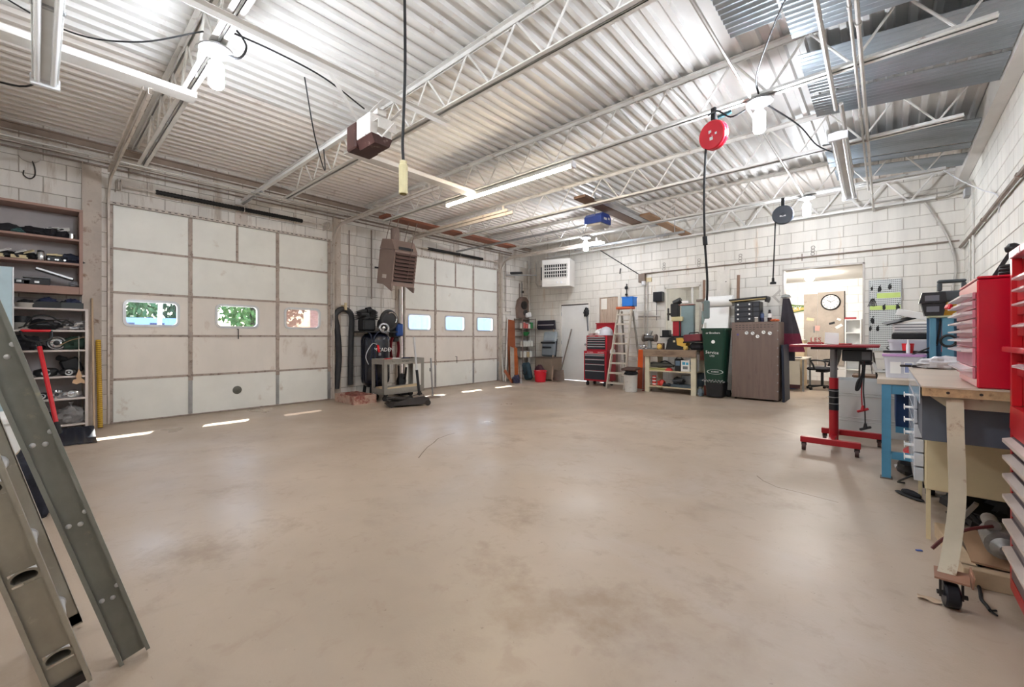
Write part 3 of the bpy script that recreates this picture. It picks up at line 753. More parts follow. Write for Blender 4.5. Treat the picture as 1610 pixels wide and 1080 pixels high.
B().box(-7.98, -4.0, 2.228, 2.272, 3.395, 3.40).box(-7.98, -4.0, 2.247, 2.253, 3.40, 3.45).box(-7.98, -4.0, 2.228, 2.272, 3.45, 3.455).obj('rail', slotw, op, w=True, smooth=False)
B().box(-7.99, -7.96, 2.16, 2.34, 3.37, 3.47).obj('header_bracket', slotw, op, w=True)
B().box(-7.9, -7.0, 2.236, 2.264, 3.37, 3.392).obj('trolley_arm', galv, op, w=True)
# ------- door opener 2 (blue)
op = thing('door_opener', 'blue ceiling door opener on a long grey rail', 'door opener', (-4.05, 6.92, 3.27))
blue = mat('opener_blue', (34, 66, 150), r=.3, var=.1, coat=.3)
B().prism([(6.74, 3.28), (7.10, 3.28), (7.10, 3.40), (7.04, 3.46), (6.80, 3.46), (6.74, 3.40)], -4.20, -3.85, 'x').obj('cover', blue, op, w=True)
B().box(-4.18, -3.87, 6.76, 7.08, 3.235, 3.278, .006).obj('light_lens', mat('lens_grey', (196, 190, 180), r=.4), op, w=True)
B().box(-3.849, -3.846, 6.84, 6.94, 3.34, 3.38).box(-3.849, -3.846, 6.99, 7.05, 3.36, 3.40).obj('sticker', frost, op, w=True)
B().box(-7.98, -4.2, 6.895, 6.945, 3.30, 3.335).obj('rail', galv, op, w=True, smooth=False)
for y in (6.78, 7.06): B().bar((-4.0, y, 3.40), (-4.0, y, ZC - .02), .03, .003).obj('hanger_strap', galv, op, w=True)
# ------- strut by the back wall, boards laid on the joists
o = thing('steel_strut', 'galvanised steel strut hung between the last two joists', 'steel strut', (-4.4, 8.78, 3.33))
b = B().box(-5.75, -3.1, 8.76, 8.764, 3.33, 3.37).box(-5.75, -3.1, 8.796, 8.80, 3.33, 3.37).box(-5.75, -3.1, 8.764, 8.796, 3.366, 3.37); b.obj('channel', galv, o, w=True, smooth=False)
for x in (-5.5, -3.3): B().cyl((x, 8.78, 3.37), (x, 8.78, ZC), .006, 6).obj('threaded_rod', galv, o, w=True)
def wood(name, c, c2): return mat(name, c, r=.7, var=.2, scale=3, c2=c2, cov=.2, scale2=6, stretch=(1, .25, 1), bump=.1)
wbrown = wood('board_brown', (112, 88, 72), (80, 60, 48)); wtan = wood('board_tan', (170, 136, 106), (130, 100, 78)); wred = wood('board_red', (142, 88, 66), (110, 70, 54))
zl = ZB + .043
def board(p0, p1, w, t, m, label, name='loose_board', cat='board', up=(0, 0, 1)):
    o = thing(name, label, cat, tuple(p0)); p0 = Vector(p0); p1 = Vector(p1)
    B().bar(p0, p1, w, t, up, .003).obj('plank', m, o, w=True)
    return o
board((-7.22, 4.40, zl + .03), (-7.22, 8.25, zl + .03), .28, .05, wred, 'long red-brown board laid across the joist ends above the brown heater')
board((-3.80, 5.95, zl + .025), (-3.80, 8.30, zl + .025), .22, .045, wbrown, 'dark brown board laid across two joists near the blue opener')
board((-3.42, 7.6, zl + .02), (-3.40, 9.80, zl + .02), .20, .04, wtan, 'tan board laid across the last two joists')
o = thing('galvanised_trough', 'narrow galvanised trough lying between the brown and tan boards', 'trough', (-3.60, 7.6, zl)); 
B().box(-3.67, -3.53, 6.2, 8.5, zl, zl + .004).box(-3.67, -3.665, 6.2, 8.5, zl + .004, zl + .06).box(-3.535, -3.53, 6.2, 8.5, zl + .004, zl + .06).obj('channel', galv, o, w=True, smooth=False)
# ------- galvanised corrugated sheets under the deck at the right
galvs = mat('galv_sheet', (176, 188, 198), r=.33, m=.85, var=.22, scale=3, c2=(206, 212, 216), cov=.12, scale2=2.2, stretch=(.35, 1, 1))
def corr_sheet(x0, x1, y0, y1, z0, z1, label, pitch=.068, amp=.009):
    n = int((y1 - y0) / pitch * 6)
    def fn(u, v):
        x = x0 + (x1 - x0) * u; y = y0 + (y1 - y0) * v
        return (x, y, z0 + (z1 - z0) * u + amp * math.sin(2 * PI * (y - y0) / pitch))
    return B().sheet(fn, 2, n, .0015, (0, 0, 1)).obj('corrugated_sheet', galvs, label=label, cat='metal sheet', group='galvanised sheets under the roof deck')
corr_sheet(-1.02, -.64, 3.2, 4.02, 3.80, 3.785, 'galvanised corrugated sheet sticking out furthest towards the red cord reel')
corr_sheet(-.62, .79, 3.0, 4.34, 3.785, 3.66, 'galvanised corrugated sheet on the camera side of the red reel joist')
corr_sheet(-.62, .79, 4.66, 5.50, 3.79, 3.655, 'galvanised corrugated sheet with a bright seam just beyond the red reel joist')
corr_sheet(-.62, .79, 5.52, 6.06, 3.775, 3.64, 'galvanised corrugated sheet ending over bare deck before the third joist')
corr_sheet(-.66, .79, 7.05, 7.78, 3.79, 3.66, 'galvanised corrugated sheet above the twin tube light')
corr_sheet(-.66, .79, 7.80, 8.02, 3.775, 3.645, 'narrow galvanised sheet just before the black reel joist')
corr_sheet(-.62, .79, 8.2, 8.75, 3.775, 3.645, 'galvanised corrugated sheet nearest the back wall')
# ------- cord reels
def reel(c, r, m, label, face, stickers=()):
    """disc-shaped cord reel hung from a joist; face = direction of the flat side"""
    c = Vector(c); f = Vector(face).normalized(); o = thing('cord_reel', label, 'cord reel', tuple(c - Vector((0, 0, r))))
    th = .085
    B().lathe(c - f * th / 2, [(.02, 0), (r * .93, 0), (r, .012), (r, .036), (r * .97, .040), (r * .97, .046), (r, .05), (r, th - .012), (r * .93, th), (.02, th)], 32, f).obj('housing', m, o, w=True)
    B().lathe(c - f * (th / 2 + .004), [(.03, 0), (.034, .004), (.03, th + .004), (.01, th + .008)], 16, f).obj('hub', m, o, w=True)
    B().bar(c + Vector((0, 0, r - .005)), Vector((c.x, c.y, ZB + .006)), .05, .03, f, .006).obj('hanger', rubber, o, w=True)
    for (a, b_, w_, h_) in stickers:
        sd = Vector((0, 0, 1)).cross(f).normalized(); up = f.cross(sd); q = c + f * (th / 2 + .0012) + sd * a + up * b_
        B().bar(q - sd * w_ / 2, q + sd * w_ / 2, h_, .001, f).obj('sticker', frost, o, w=True)
    return o
redpl = mat('reel_red', (206, 26, 48), r=.32, var=.06, coat=.2)
navy = mat('reel_navy', (40, 48, 62), r=.35, var=.08)
rc = PY(4.42, 1122, 213)
reel(rc, .137, redpl, 'round red cord reel hanging from a roof joist', (-.28, -.95, -.1), ((-.01, .03, .028, .028), (.0, -.035, .034, .03), (.05, .0, .02, .02)))
B().bar(rc + Vector((.03, .02, .17)), rc + Vector((.15, .04, .20)), .03, .03, (0, 0, 1), .004).obj('spring_clip', mat('clip_teal', (40, 72, 78), r=.4), label='dark teal spring clip on the joist above the red reel', cat='clip')
bc = PY(8.02, 1231, 338)
rb_ = reel(bc, .15, navy, 'round black cord reel hanging from a roof joist', (.1, -1, -.05), ((0, -.02, .085, .022),))
# ------- cords
p = PY(4.42, 1110, 226)
pts = [p, PY(4.42, 1107, 300), PY(4.42, 1108, 375), PY(4.42, 1112, 440), PY(4.42, 1111, 482)]
o = thing('extension_cord', 'long black cord hanging from the red reel', 'cord', tuple(pts[-1])); B().tube([rc + Vector((-.06, 0, -.06))] + catmull(pts), .011, 8).obj('cord', rubber, o, w=True)
B().cyl(PY(4.42, 1108, 372), PY(4.42, 1109, 385), .022, 10).obj('cord_stop', rubber, o, w=True)
B().bar(pts[-1] + Vector((0, 0, .06)), pts[-1] - Vector((0, 0, .12)), .05, .05, (0, 1, 0), .01).obj('outlet_end', mat('outlet_grey', (120, 136, 136), r=.5), o, w=True)
pts = [PY(8.02, 1222, 343), PY(8.02, 1219, 350), PY(8.02, 1218, 380), PY(8.02, 1215.5, 438)]
o = thing('extension_cord', 'black cord hanging from the black reel with plug end', 'cord', tuple(pts[-1])); B().tube([bc + Vector((-.05, 0, -.05))] + pts, .010, 8).obj('cord', rubber, o, w=True)
B().lathe(pts[-1] - Vector((0, 0, .09)), [(.045, 0), (.045, .03), (.02, .04), (.018, .1)], 12).obj('plug_end', rubber, o, w=True)
# droplight in the middle of the room
top = Vector(_C + ray(636, 0) * 3.2); lo = _C + ray(634, 252) * 3.2; bo = _C + ray(634, 305) * 3.2
o = thing('drop_light', 'yellowed work light hanging on a black cord from the deck', 'work light', tuple(bo))
B().tube(catmull([Vector((top.x, top.y, ZC)), Vector((top.x, top.y, ZC - .06)), _C + ray(637, 90) * 3.2, _C + ray(635, 170) * 3.2, _C + ray(633, 225) * 3.2, lo]), .011, 8).obj('cord', rubber, o, w=True)
yel = mat('yellowed_plastic', (214, 204, 160), r=.4, var=.12, scale=8)
H = lo.z - bo.z
b = B().lathe((0, 0, 0), [(.03, .0), (.034, .004), (.034, H * .84), (.027, H * .88), (.027, H * .97), (.012, H)], 8); b.obj('handle', yel, o)
B().lathe((0, 0, -.006), [(.022, 0), (.026, .004), (.026, .012)], 12).obj('lens', mat('lens_amber', (110, 96, 40), r=.3), o)
# loose wires near the deck at the left
cable([(-4.9, -.5, 3.85), (-4.7, .1, 3.55), (-4.4, .5, 3.50), (-4.05, .88, 3.62)], .006, 'thin black wire sagging from the deck to the lamp joist', k=8)
cable([(-6.3, -.5, 3.62), (-6.0, -.1, 3.52), (-5.35, .06, 3.42)], .009, 'thick black cable coming to the end of the long twin tube light')
cable([(-3.86, .92, 3.42), (-3.80, 1.05, 3.38), (-3.78, 1.10, 3.50), (-3.8, 1.0, 3.6), (-3.88, .94, 3.46)], .008, 'looped black cable at the lamp beside the twin tube light')
cable([(-3.80, .96, 3.56), (-3.74, 1.3, 3.53), (-3.74, 1.7, 3.50), (-3.84, 2.14, 3.44)], .007, 'bundle of black wires running to the grimy door opener')
cable([(-3.79, 1.55, 3.46), (-4.05, 1.75, 3.1), (-4.5, 2.05, 2.98), (-4.9, 2.22, 3.38)], .006, 'thin wire drooping to the rail of the grimy opener', k=8)
cable([(-1.0, 4.42, 3.33), (-1.12, 4.40, 3.30), (-1.24, 4.40, 3.40), (-1.32, 4.38, 3.375)], .008, 'short black cord from the lamp to the red reel')
cable([(-.9, 4.5, 3.42), (-.7, 5.3, 3.42), (-.6, 5.9, 3.38), (-.45, 6.4, 3.40)], .008, 'black cable between the red reel lamp and the twin tube light')
cable([(-.4, 3.1, 3.44), (-.62, 3.6, 3.5), (-.86, 4.2, 3.5), (-.9, 4.48, 3.45)], .008, 'black cable coming over the joist to the red reel lamp')
_a, _b = PY(9.72, 944, 394), PY(YB - .05, 1004, 431)
cable([Vector((_a.x, 9.72, ZB)), _a.lerp(_b, .5), _b], .012, 'dark cable slanting down the back wall to the electrical box')
# ================================================================== LEFT WALL
from mathutils import noise as mnoise
def asm(name, label, cat, loc, parts, rz=0.0, group=None, rot=None):
    """a thing from parts [(name, builder, material)], coordinates local to loc; one part = one mesh object"""
    if len(parts) == 1:
        _, b, m = parts[0]; M = Matrix.LocRotScale(Vector(loc), Euler(rot if rot else (0, 0, rz)), None)
        b.v = [M @ p for p in b.v]; return b.obj(name, m, label=label, cat=cat, group=group)
    o = thing(name, label, cat, loc, rz, group, rot=rot)
    for pn, b, m in parts: b.obj(pn, m, o)
    return o
def lump(b, c, r, amp=.25, sc=2.2, seed=0, flat=True, n=18, m=12):
    """soft irregular body (cloth, bag): noise-shaped ellipsoid with a flat underside at c.z"""
    k = len(b.v); b.sph((0, 0, 0), 1.0, n, m)
    for i in range(k, len(b.v)):
        p = b.v[i]; d = 1 + amp * mnoise.noise(p * sc + Vector((seed * 3.7, seed, 1.3 * seed)))
        q = Vector((p.x * r[0] * d, p.y * r[1] * d, p.z * r[2] * d))
        z = q.z + r[2] * .8
        if flat: z = max(0, z)
        b.v[i] = Vector(c) + Vector((q.x, q.y, z))
    return b
hutchm = mat('hutch_brown', (160, 128, 116), r=.55, var=.1, scale=3)
shelfw = mat('shelf_white', (214, 204, 198), r=.5, var=.1, scale=3)
backp = mat('shelf_back', (176, 170, 170), r=.6, var=.1)
XS0, XS1 = XL + .004, -7.74; Y0, Y1 = -.53, .42
o = thing('wall_hutch', 'brown open wall hutch with three shelves above the white shelving', 'shelf unit', (XS0, (Y0 + Y1) / 2, 1.745))
b = B()
B().box(XS0, XS0 + .008, Y0 + .02, Y1 - .06, 1.75, 2.80).obj('back_panel', backp, o, w=True)
B().box(XS0, XS1, Y1 - .052, Y1 - .02, 1.745, 2.80).obj('side_panel', hutchm, o, w=True)
B().box(XS0, XS1, Y0, Y0 + .03, 1.745, 2.80).obj('side_panel', hutchm, o, w=True)
B().box(XS0, XS1 + .01, Y0, Y1 - .02, 2.802, 2.83).obj('top_board', hutchm, o, w=True)
HS = [(1.84, .095), (2.14, .026), (2.45, .026)]
for z, t in HS: B().box(XS0 + .008, XS1, Y0 + .032, Y1 - .054, z - t, z).obj('shelf', hutchm, o, w=True)
o = thing('parts_shelving', 'tall white shelving full of car lamps and parts beside the overhead door', 'shelf unit', (XS0, (Y0 + Y1) / 2, 0))
XS2 = -7.72
B().box(XS0, XS0 + .008, Y0 + .02, Y1 - .0, .02, 1.70).obj('back_panel', backp, o, w=True)
B().box(XS0, XS2, Y1 + .0, Y1 + .028, 0, 1.56).obj('side_panel', shelfw, o, w=True)
B().box(XS0, XS2, Y0, Y0 + .03, 0, 1.56).obj('side_panel', shelfw, o, w=True)
LS = [.10, .43, .71, 1.04, 1.29, 1.56]
for z in LS: B().box(XS0 + .01, XS2, Y0 + .032, Y1 - .002, z - .022, z).obj('shelf', shelfw, o, w=True)
# ---- things on the shelves
blackc = mat('black_cloth', (34, 34, 40), r=.8, var=.3, scale=12, bump=.3)
plasb = mat('black_plastic', (30, 31, 34), r=.42, var=.2)
greyp = mat('grey_plastic', (132, 134, 138), r=.45, var=.12)
chrome = mat('chrome_part', (200, 202, 206), r=.16, m=.9, var=.15, scale=20)
clear = mat('lamp_lens', (206, 212, 214), r=.08, m=.35, var=.25, scale=14)
cream = mat('cream_card', (222, 206, 166), r=.7, var=.12)
whitep = mat('white_paper', (240, 240, 238), r=.7, var=.03)
greenb = mat('green_cloth', (70, 104, 104), r=.8, var=.2)
def syx(px, x=-7.86): return PX(x, px, 500).y
def headlamp(loc, s, label, rz=0, c=None):
    b1 = B(); lump(b1, (0, 0, 0), (s * .55, s, s * .55), .18, 1.6, s * 40)
    b2 = B().lathe((s * .42, 0, s * .45), [(s * .36, 0), (s * .4, s * .08), (s * .33, s * .12), (s * .12, s * .05), (.004, s * .09)], 16, (1, 0, .15))
    b3 = B().lathe((s * .52, 0, s * .47), [(s * .1, 0), (s * .1, s * .05), (.003, s * .07)], 10, (1, 0, .15))
    return asm('car_headlamp', label, 'headlamp', loc, [('housing', b1, c or plasb), ('reflector', b2, clear), ('bulb', b3, chrome)], rz, group='headlamps on the white shelving')
xm = -7.88
# hutch top shelf: dark rolls with white tags
for k, (px, s, m, lb) in enumerate(((12, .10, blackc, 'dark bundle at the far left end of the hutch top shelf'), (27, .065, greenb, 'crumpled green cloth on the hutch top shelf'), (52, .10, blackc, 'long black rolled tarp on the hutch top shelf'), (63, .062, blackc, 'black bundle next to the rolled tarp on the hutch top shelf'))):
    b = B(); lump(b, (0, 0, 0), (.10, s * 1.25, s * .62), .3, 2.4, k + 1); asm('cloth_bundle', lb, 'bundle', (xm, syx(px), 2.45), [('body', b, m)])
for k, (px, lb) in enumerate(((80, 'black bundle under the flat white tag on the hutch top shelf'), (97, 'black bundle under the tilted white tag on the hutch top shelf'))):
    b = B(); lump(b, (0, 0, 0), (.10, .075, .07), .3, 2.4, k + 8)
    asm('cloth_bundle', lb, 'bundle', (xm, syx(px), 2.45), [('body', b, blackc), ('paper_tag', B().obox((.05, .015, .118), (.09, .11, .006), (.25, .1 + .5 * k, 0)), whitep)])
asm('tin_can', 'small bright tin can at the hutch top shelf end', 'can', (-7.80, syx(112), 2.45), [('body', B().lathe((0, 0, 0), [(.026, 0), (.028, .003), (.028, .066), (.026, .069)], 14), chrome), ('rim', B().torus((0, 0, .07), .027, .003, n=14, m=5), alum)])
# hutch middle shelf
for k, (px, lb, m) in enumerate(((8, 'dark part with a white tag at the left of the hutch middle shelf', plasb), (32, 'part with a white and cream tag on the hutch middle shelf', blackc), (45, 'dark part under a cream card on the hutch middle shelf', plasb))):
    b = B(); lump(b, (0, 0, 0), (.10, .085, .055), .4, 3, k + 20)
    asm('tagged_part', lb, 'car part', (xm, syx(px), 2.14), [('body', b, m), ('tag', B().obox((.06, 0, .10), (.07, .10, .006), (.5, .35, .2)), whitep if k < 2 else cream), ('card', B().obox((.09, -.04, .03), (.012, .07, .04), (0, .2, .1)), cream)])
asm('steel_canister', 'bright steel canister on the hutch middle shelf', 'canister', (-7.82, syx(64), 2.14), [('body', B().lathe((0, 0, 0), [(.034, 0), (.036, .004), (.036, .10), (.03, .11)], 16), chrome), ('cap', B().lathe((0, 0, .108), [(.03, 0), (.031, .018), (.02, .024)], 16), plasb)])
for k, (px, lb) in enumerate(((82, 'cream faced motor part beside the steel canister on the hutch middle shelf'), (96, 'small motor part under a cream tag on the hutch middle shelf'))):
    asm('motor_part', lb, 'car part', (xm, syx(px), 2.14), [('body', B().obox((0, 0, .04), (.14, .10, .08), None, .012), plasb), ('face', B().obox((.0, 0, .094), (.13, .10, .022), (.12, 0, 0), .004), cream), ('stud', B().cyl((.07, -.03, .03), (.10, -.03, .03), .012, 8).cyl((.07, .03, .03), (.10, .03, .03), .012, 8), chrome)])
b = B(); lump(b, (0, 0, 0), (.12, .11, .07), .4, 3, 31); asm('wire_bundle', 'dark blue and black wiring bundle at the end of the hutch middle shelf', 'wiring', (xm, syx(112), 2.14), [('body', b, mat('wire_navy', (46, 52, 70), r=.6, var=.4, scale=25)), ('loop', B().torus((.05, 0, .06), .05, .01, (.6, .2, .8), 16, 6), rubber)])
# hutch bottom shelf
for k, (px, lb, sz) in enumerate(((30, 'black tray at the left of the hutch bottom shelf', .09), (58, 'dark metal box in the middle of the hutch bottom shelf', .11))):
    asm('parts_tray', lb, 'tray', (xm, syx(px), 1.84), [('body', B().box(-.12, .12, -sz, sz, 0, .05 + .03 * k, .006), plasb), ('rim', B().obox((0, 0, .06 + .03 * k), (.25, sz * 2.06, .014), None, .004), greyp), ('clip', B().box(.121, .13, -.02, .02, .02, .045), chrome)])
asm('long_bracket', 'shiny black bracket slanting over the boxes on the hutch bottom shelf', 'bracket', (-7.80, syx(86), 1.93), [('bar', B().obox((0, 0, .05), (.08, .34, .03), (-.33, 0, 0), .006), mat('gloss_black', (26, 26, 28), r=.15, var=.1)), ('edge', B().obox((.042, 0, .062), (.006, .33, .02), (-.33, 0, 0)), chrome)])
asm('white_label_strip', 'folded grey rag at the end of the hutch bottom shelf', 'rag', (-7.82, syx(116), 1.84), [('body', lump(B(), (0, 0, 0), (.06, .05, .04), .4, 3, 41), greyp)])
# lower unit, top board: bowls and bins
def bowl(px, r, h, m, m2, label):
    asm('bowl', label, 'bowl', (-7.80, syx(px, -7.80), LS[5]), [('body', B().lathe((0, 0, 0), [(r * .8, 0), (r, h * .9), (r, h), (r * .92, h), (r * .72, .012), (.004, .01)], 20), m), ('content', lump(B(), (0, 0, .02), (r * .72, r * .72, h * .8), .35, 3, px, flat=False), m2)])
bowl(42, .10, .055, mat('bowl_pale', (196, 190, 182), r=.5), plasb, 'pale bowl of dark parts above the white shelving')
bowl(100, .06, .055, mat('bowl_pale', (196, 190, 182), r=.5), blackc, 'small pale bowl between the two black bins')
for px, w, lb, m in ((74, .12, 'wide black bin of parts above the white shelving', plasb), (122, .10, 'dark grey bin of blue rags above the white shelving end', mat('bin_dark', (64, 68, 70), r=.5))):
    b = B()
    for (x0, x1, y0, y1) in ((-.10, .10, -w, -w + .006), (-.10, .10, w - .006, w), (-.10, -.094, -w, w), (.094, .10, -w, w)): b.box(x0, x1, y0, y1, .004, .075)
    b.box(-.10, .10, -w, w, 0, .005)
    asm('parts_bin', lb, 'bin', (-7.82, syx(px, -7.80) - (.05 if px == 122 else 0), LS[5]), [('body', b, m), ('content', lump(B(), (0, 0, .02), (.08, w * .8, .06), .4, 3, px + 1, flat=False), mat('rag_blue', (40, 48, 78), r=.8, var=.3))])
# shelf 1.29
asm('filter_can', 'ribbed pale filter with black top on the white shelving', 'filter', (-7.84, syx(34, -7.8), LS[4]), [('body', B().lathe((0, 0, 0), sum([[(.082, i * .0075), (.077, i * .0075 + .004)] for i in range(12)], []), 24), mat('filter_pleat', (190, 186, 178), r=.6)), ('lid', B().lathe((0, 0, .09), [(.085, 0), (.085, .07), (.06, .075)], 24), plasb)])
asm('headlamp_bracket', 'black wiper frame and hoses spread along the second white shelf', 'wiper parts', (-7.84, syx(68, -7.8), LS[4]), [('frame', lump(B(), (0, 0, 0), (.10, .15, .07), .45, 3.4, 51), plasb), ('hose', B().tube(catmull([(.1, -.16, .03), (.1, -.08, .16), (.1, .05, .17), (.1, .15, .10), (.1, .2, .12), (.1, .26, .07)]), .009, 7), rubber), ('arm', B().tube(catmull([(.11, -.2, .02), (.11, 0, .10), (.11, .14, .13), (.11, .22, .14)]), .007, 6), darkm)])
asm('metal_offcuts', 'heap of shiny metal brackets at the end of the second white shelf', 'brackets', (-7.84, syx(116, -7.8), LS[4]), [('heap', lump(B(), (0, 0, 0), (.10, .13, .06), .6, 5, 55), chrome), ('strip', B().obox((.05, .02, .09), (.02, .2, .01), (.3, 0, .3)).obox((.06, .05, .05), (.02, .16, .01), (-.4, 0, .2)), galv)])
# shelf 1.04
asm('crumpled_bag', 'crumpled dark bag behind the shovel grip on the third white shelf', 'bag', (-7.86, syx(40, -7.8), LS[3]), [('body', lump(B(), (0, 0, 0), (.10, .12, .10), .45, 3, 61), blackc)])
headlamp((-7.83, syx(58, -7.8), LS[3]), .075, 'dark round lamp half hidden by the shovel grip', 0)
asm('wheel_cover', 'round chrome wheel cover on the third white shelf', 'wheel cover', (-7.80, syx(89, -7.8), LS[3]), [('disc', B().lathe((0, 0, .085), [(.086, 0), (.09, .012), (.07, .02), (.055, .008), (.03, .016), (.004, .02)], 28, (1, 0, .12)), chrome), ('hub', B().lathe((.018, 0, .087), [(.03, 0), (.03, .012), (.01, .018)], 14, (1, 0, .12)), plasb), ('rim', B().torus((.01, 0, .086), .085, .006, (1, 0, .12), 28, 6), rubber)])
asm('green_bundle', 'dark green bundle with cord at the end of the third white shelf', 'bundle', (-7.85, syx(116, -7.8), LS[3]), [('body', lump(B(), (0, 0, 0), (.10, .13, .09), .35, 2.6, 63), mat('bundle_green', (44, 66, 54), r=.8, var=.3)), ('cord', B().tube(catmull([(.1, -.12, .06), (.11, -.03, .12), (.1, .06, .15), (.09, .13, .17)]), .006, 6), mat('cord_tan', (150, 126, 96), r=.8))])
# shelf .71, .43
headlamp((-7.83, syx(72, -7.8), LS[2]), .11, 'large car headlamp to the left of the fourth white shelf')
headlamp((-7.80, syx(108, -7.8), LS[2]), .095, 'car headlamp with an oval lens on the fourth white shelf')
asm('air_box', 'black air box leaning behind the oval headlamp on the fourth white shelf', 'air box', (-7.93, syx(108, -7.8) + .03, LS[2]), [('body', B().obox((0, 0, .12), (.12, .18, .2), (.35, 0, 0), .02), plasb), ('neck', B().cyl((.03, -.06, .2), (.08, -.12, .23), .035, 12), rubber)])
headlamp((-7.82, syx(66, -7.8), LS[1]), .085, 'car headlamp by the shovel shaft on the fifth white shelf')
asm('chrome_fitting', 'small lobed chrome fitting on the fifth white shelf', 'fitting', (-7.80, syx(89, -7.8), LS[1]), [('body', lump(B(), (0, 0, 0), (.05, .06, .06), .7, 2.4, 71), chrome), ('bore', B().cyl((.03, 0, .05), (.062, 0, .055), .02, 12), plasb)])
headlamp((-7.80, syx(112, -7.8), LS[1]), .105, 'long chrome headlamp at the end of the fifth white shelf', c=chrome)
asm('plastic_bag', 'clear plastic bag of parts on the lowest white shelf', 'bag', (-7.84, syx(112, -7.8), LS[0]), [('bag', lump(B(), (0, 0, 0), (.11, .14, .12), .35, 2.6, 75), mat('bag_grey', (150, 148, 148), r=.2, var=.3, scale=10)), ('knot', B().lathe((0, 0, .2), [(.02, 0), (.008, .03), (.03, .07)], 10), mat('bag_grey', (150, 148, 148)))])
asm('dark_sack', 'dark sack at the back of the lowest white shelf', 'sack', (-7.9, syx(80, -7.8), LS[0]), [('body', lump(B(), (0, 0, 0), (.10, .12, .08), .3, 2.6, 77), blackc)])
asm('gingerbread_ornament', 'small tan cut-out ornament hanging from a string on the shelves', 'ornament', (-7.70, PX(-7.70, 124, 560).y, PX(-7.70, 124, 604).z), [('figure', B().prism([(-.02, 0), (-.06, .02), (-.05, .06), (-.015, .07), (-.03, .10), (-.015, .14), (0, .20), (.02, .14), (.03, .11), (.02, .08), (.05, .05), (.055, .0), (.02, .02)], -.004, .004, 'x'), mat('gingerbread', (206, 172, 138), r=.7)), ('string', B().cyl((0, 0, .19), (0, 0, .62), .003, 5), mat('string_pale', (220, 214, 204), r=.8))])
# blue-white panel leaning against the shelves
p1 = PX(-7.45, 22, 420)
asm('glossy_sheet', 'pale blue glossy panel leaning at the left of the shelving', 'panel', (-7.45, p1.y - .21, 0), [('sheet', B().box(-.012, .012, -.21, .198, 0, p1.z, .004), mat('panel_blue', (190, 214, 224), r=.25, var=.08)), ('edge_trim', B().box(-.014, .014, .198, .21, 0, p1.z), alum)])
# wood strip and yellow chain by the post
board((-7.70, .50, .01), (XL + .06, .50, 1.72), .05, .02, mat('strip_wood', (196, 170, 140), r=.6, var=.15), 'thin bare wooden strip leaning between shelving and door post', 'wood_strip', 'wood strip', (0, 1, 0))
o = thing('yellow_rule', 'yellow spiral striped stake leaning on the door post', 'stake', (-7.72, .56, 0))
yl = mat('stake_yellow', (206, 168, 52), r=.5, var=.15)
B().cyl((-7.72, .56, .015), (XL + .06, .56, 1.16), .026, 10).obj('stake', yl, o, w=True)
b = B(); 
for i in range(44):
    t = i / 44; q = Vector((-7.72, .56, .015)).lerp(Vector((XL + .06, .56, 1.16)), t); b.torus(q, .026, .0045, (-.28, 0, 1), 10, 4)
b.obj('ridge', mat('stake_dark', (150, 112, 30), r=.5), o, w=True, kind='stuff')
# snow shovel leaning in front of the shelves
def axis_pts(a, b_, n): return [Vector(a).lerp(Vector(b_), i / n) for i in range(n + 1)]
g = PX(-7.46, 62, 545); ft = PX(-7.14, 90, 672)
o = thing('snow_shovel', 'snow shovel with red shaft and black ribbed blade leaning on the shelves', 'shovel', (ft.x, ft.y, 0))
redp = mat('shovel_red', (214, 30, 42), r=.3, var=.05)
B().tube([g, ft], .021, 10).obj('shaft', redp, o, w=True)
ax = (g - ft).normalized(); sd = Vector((0, 1, 0)); 
gt = g + ax * .24
B().tube(catmull([g - ax * .05, g + ax * .05, g + ax * .10 + sd * -.10, g + ax * .2 + sd * -.12]), .014, 8).tube(catmull([g - ax * .05, g + ax * .05, g + ax * .10 + sd * .10, g + ax * .2 + sd * .12]), .014, 8).obj('grip_fork', plasb, o, w=True)
B().cyl(g + ax * .2 + sd * -.12, g + ax * .2 + sd * .12, .016, 10).obj('grip', redp, o, w=True)
B().tube([ft + ax * .06, ft - ax * .12 + Vector((.02, 0, .03))], [.027, .034], 10).obj('socket', plasb, o, w=True)
c0 = Vector((ft.x + .02, ft.y + .05, 0))
def blade(u, v):
    y = (u - .5) * .50; t = v
    return (c0.x + .02 + .40 * t - .05 * math.cos(PI * (u - .5)), c0.y + y, .006 + .13 * (1 - t) ** 1.6 + .004 * abs(math.sin(u * PI * 7)))
B().sheet(blade, 28, 12, .006, (0, 0, 1)).obj('blade', mat('blade_black', (34, 38, 48), r=.25, var=.1), o, w=True)
# wall box with hook and jumble on the wall above the hutch
q = PX(XL + .01, 47, 243)
asm('round_wall_box', 'round grey wall box with a curled hook of wire', 'wall box', (XL + .004, q.y, q.z), [('box', B().lathe((0, 0, 0), [(.10, 0), (.10, .03), (.085, .036), (.004, .038)], 24, (1, 0, 0)), mat('box_paint', (186, 180, 172), r=.5)), ('hook', B().tube(catmull([(.03, .02, -.08), (.03, .04, -.16), (.035, .04, -.26), (.04, .0, -.31), (.04, -.05, -.28), (.04, -.05, -.22)]), .007, 6), darkm)])

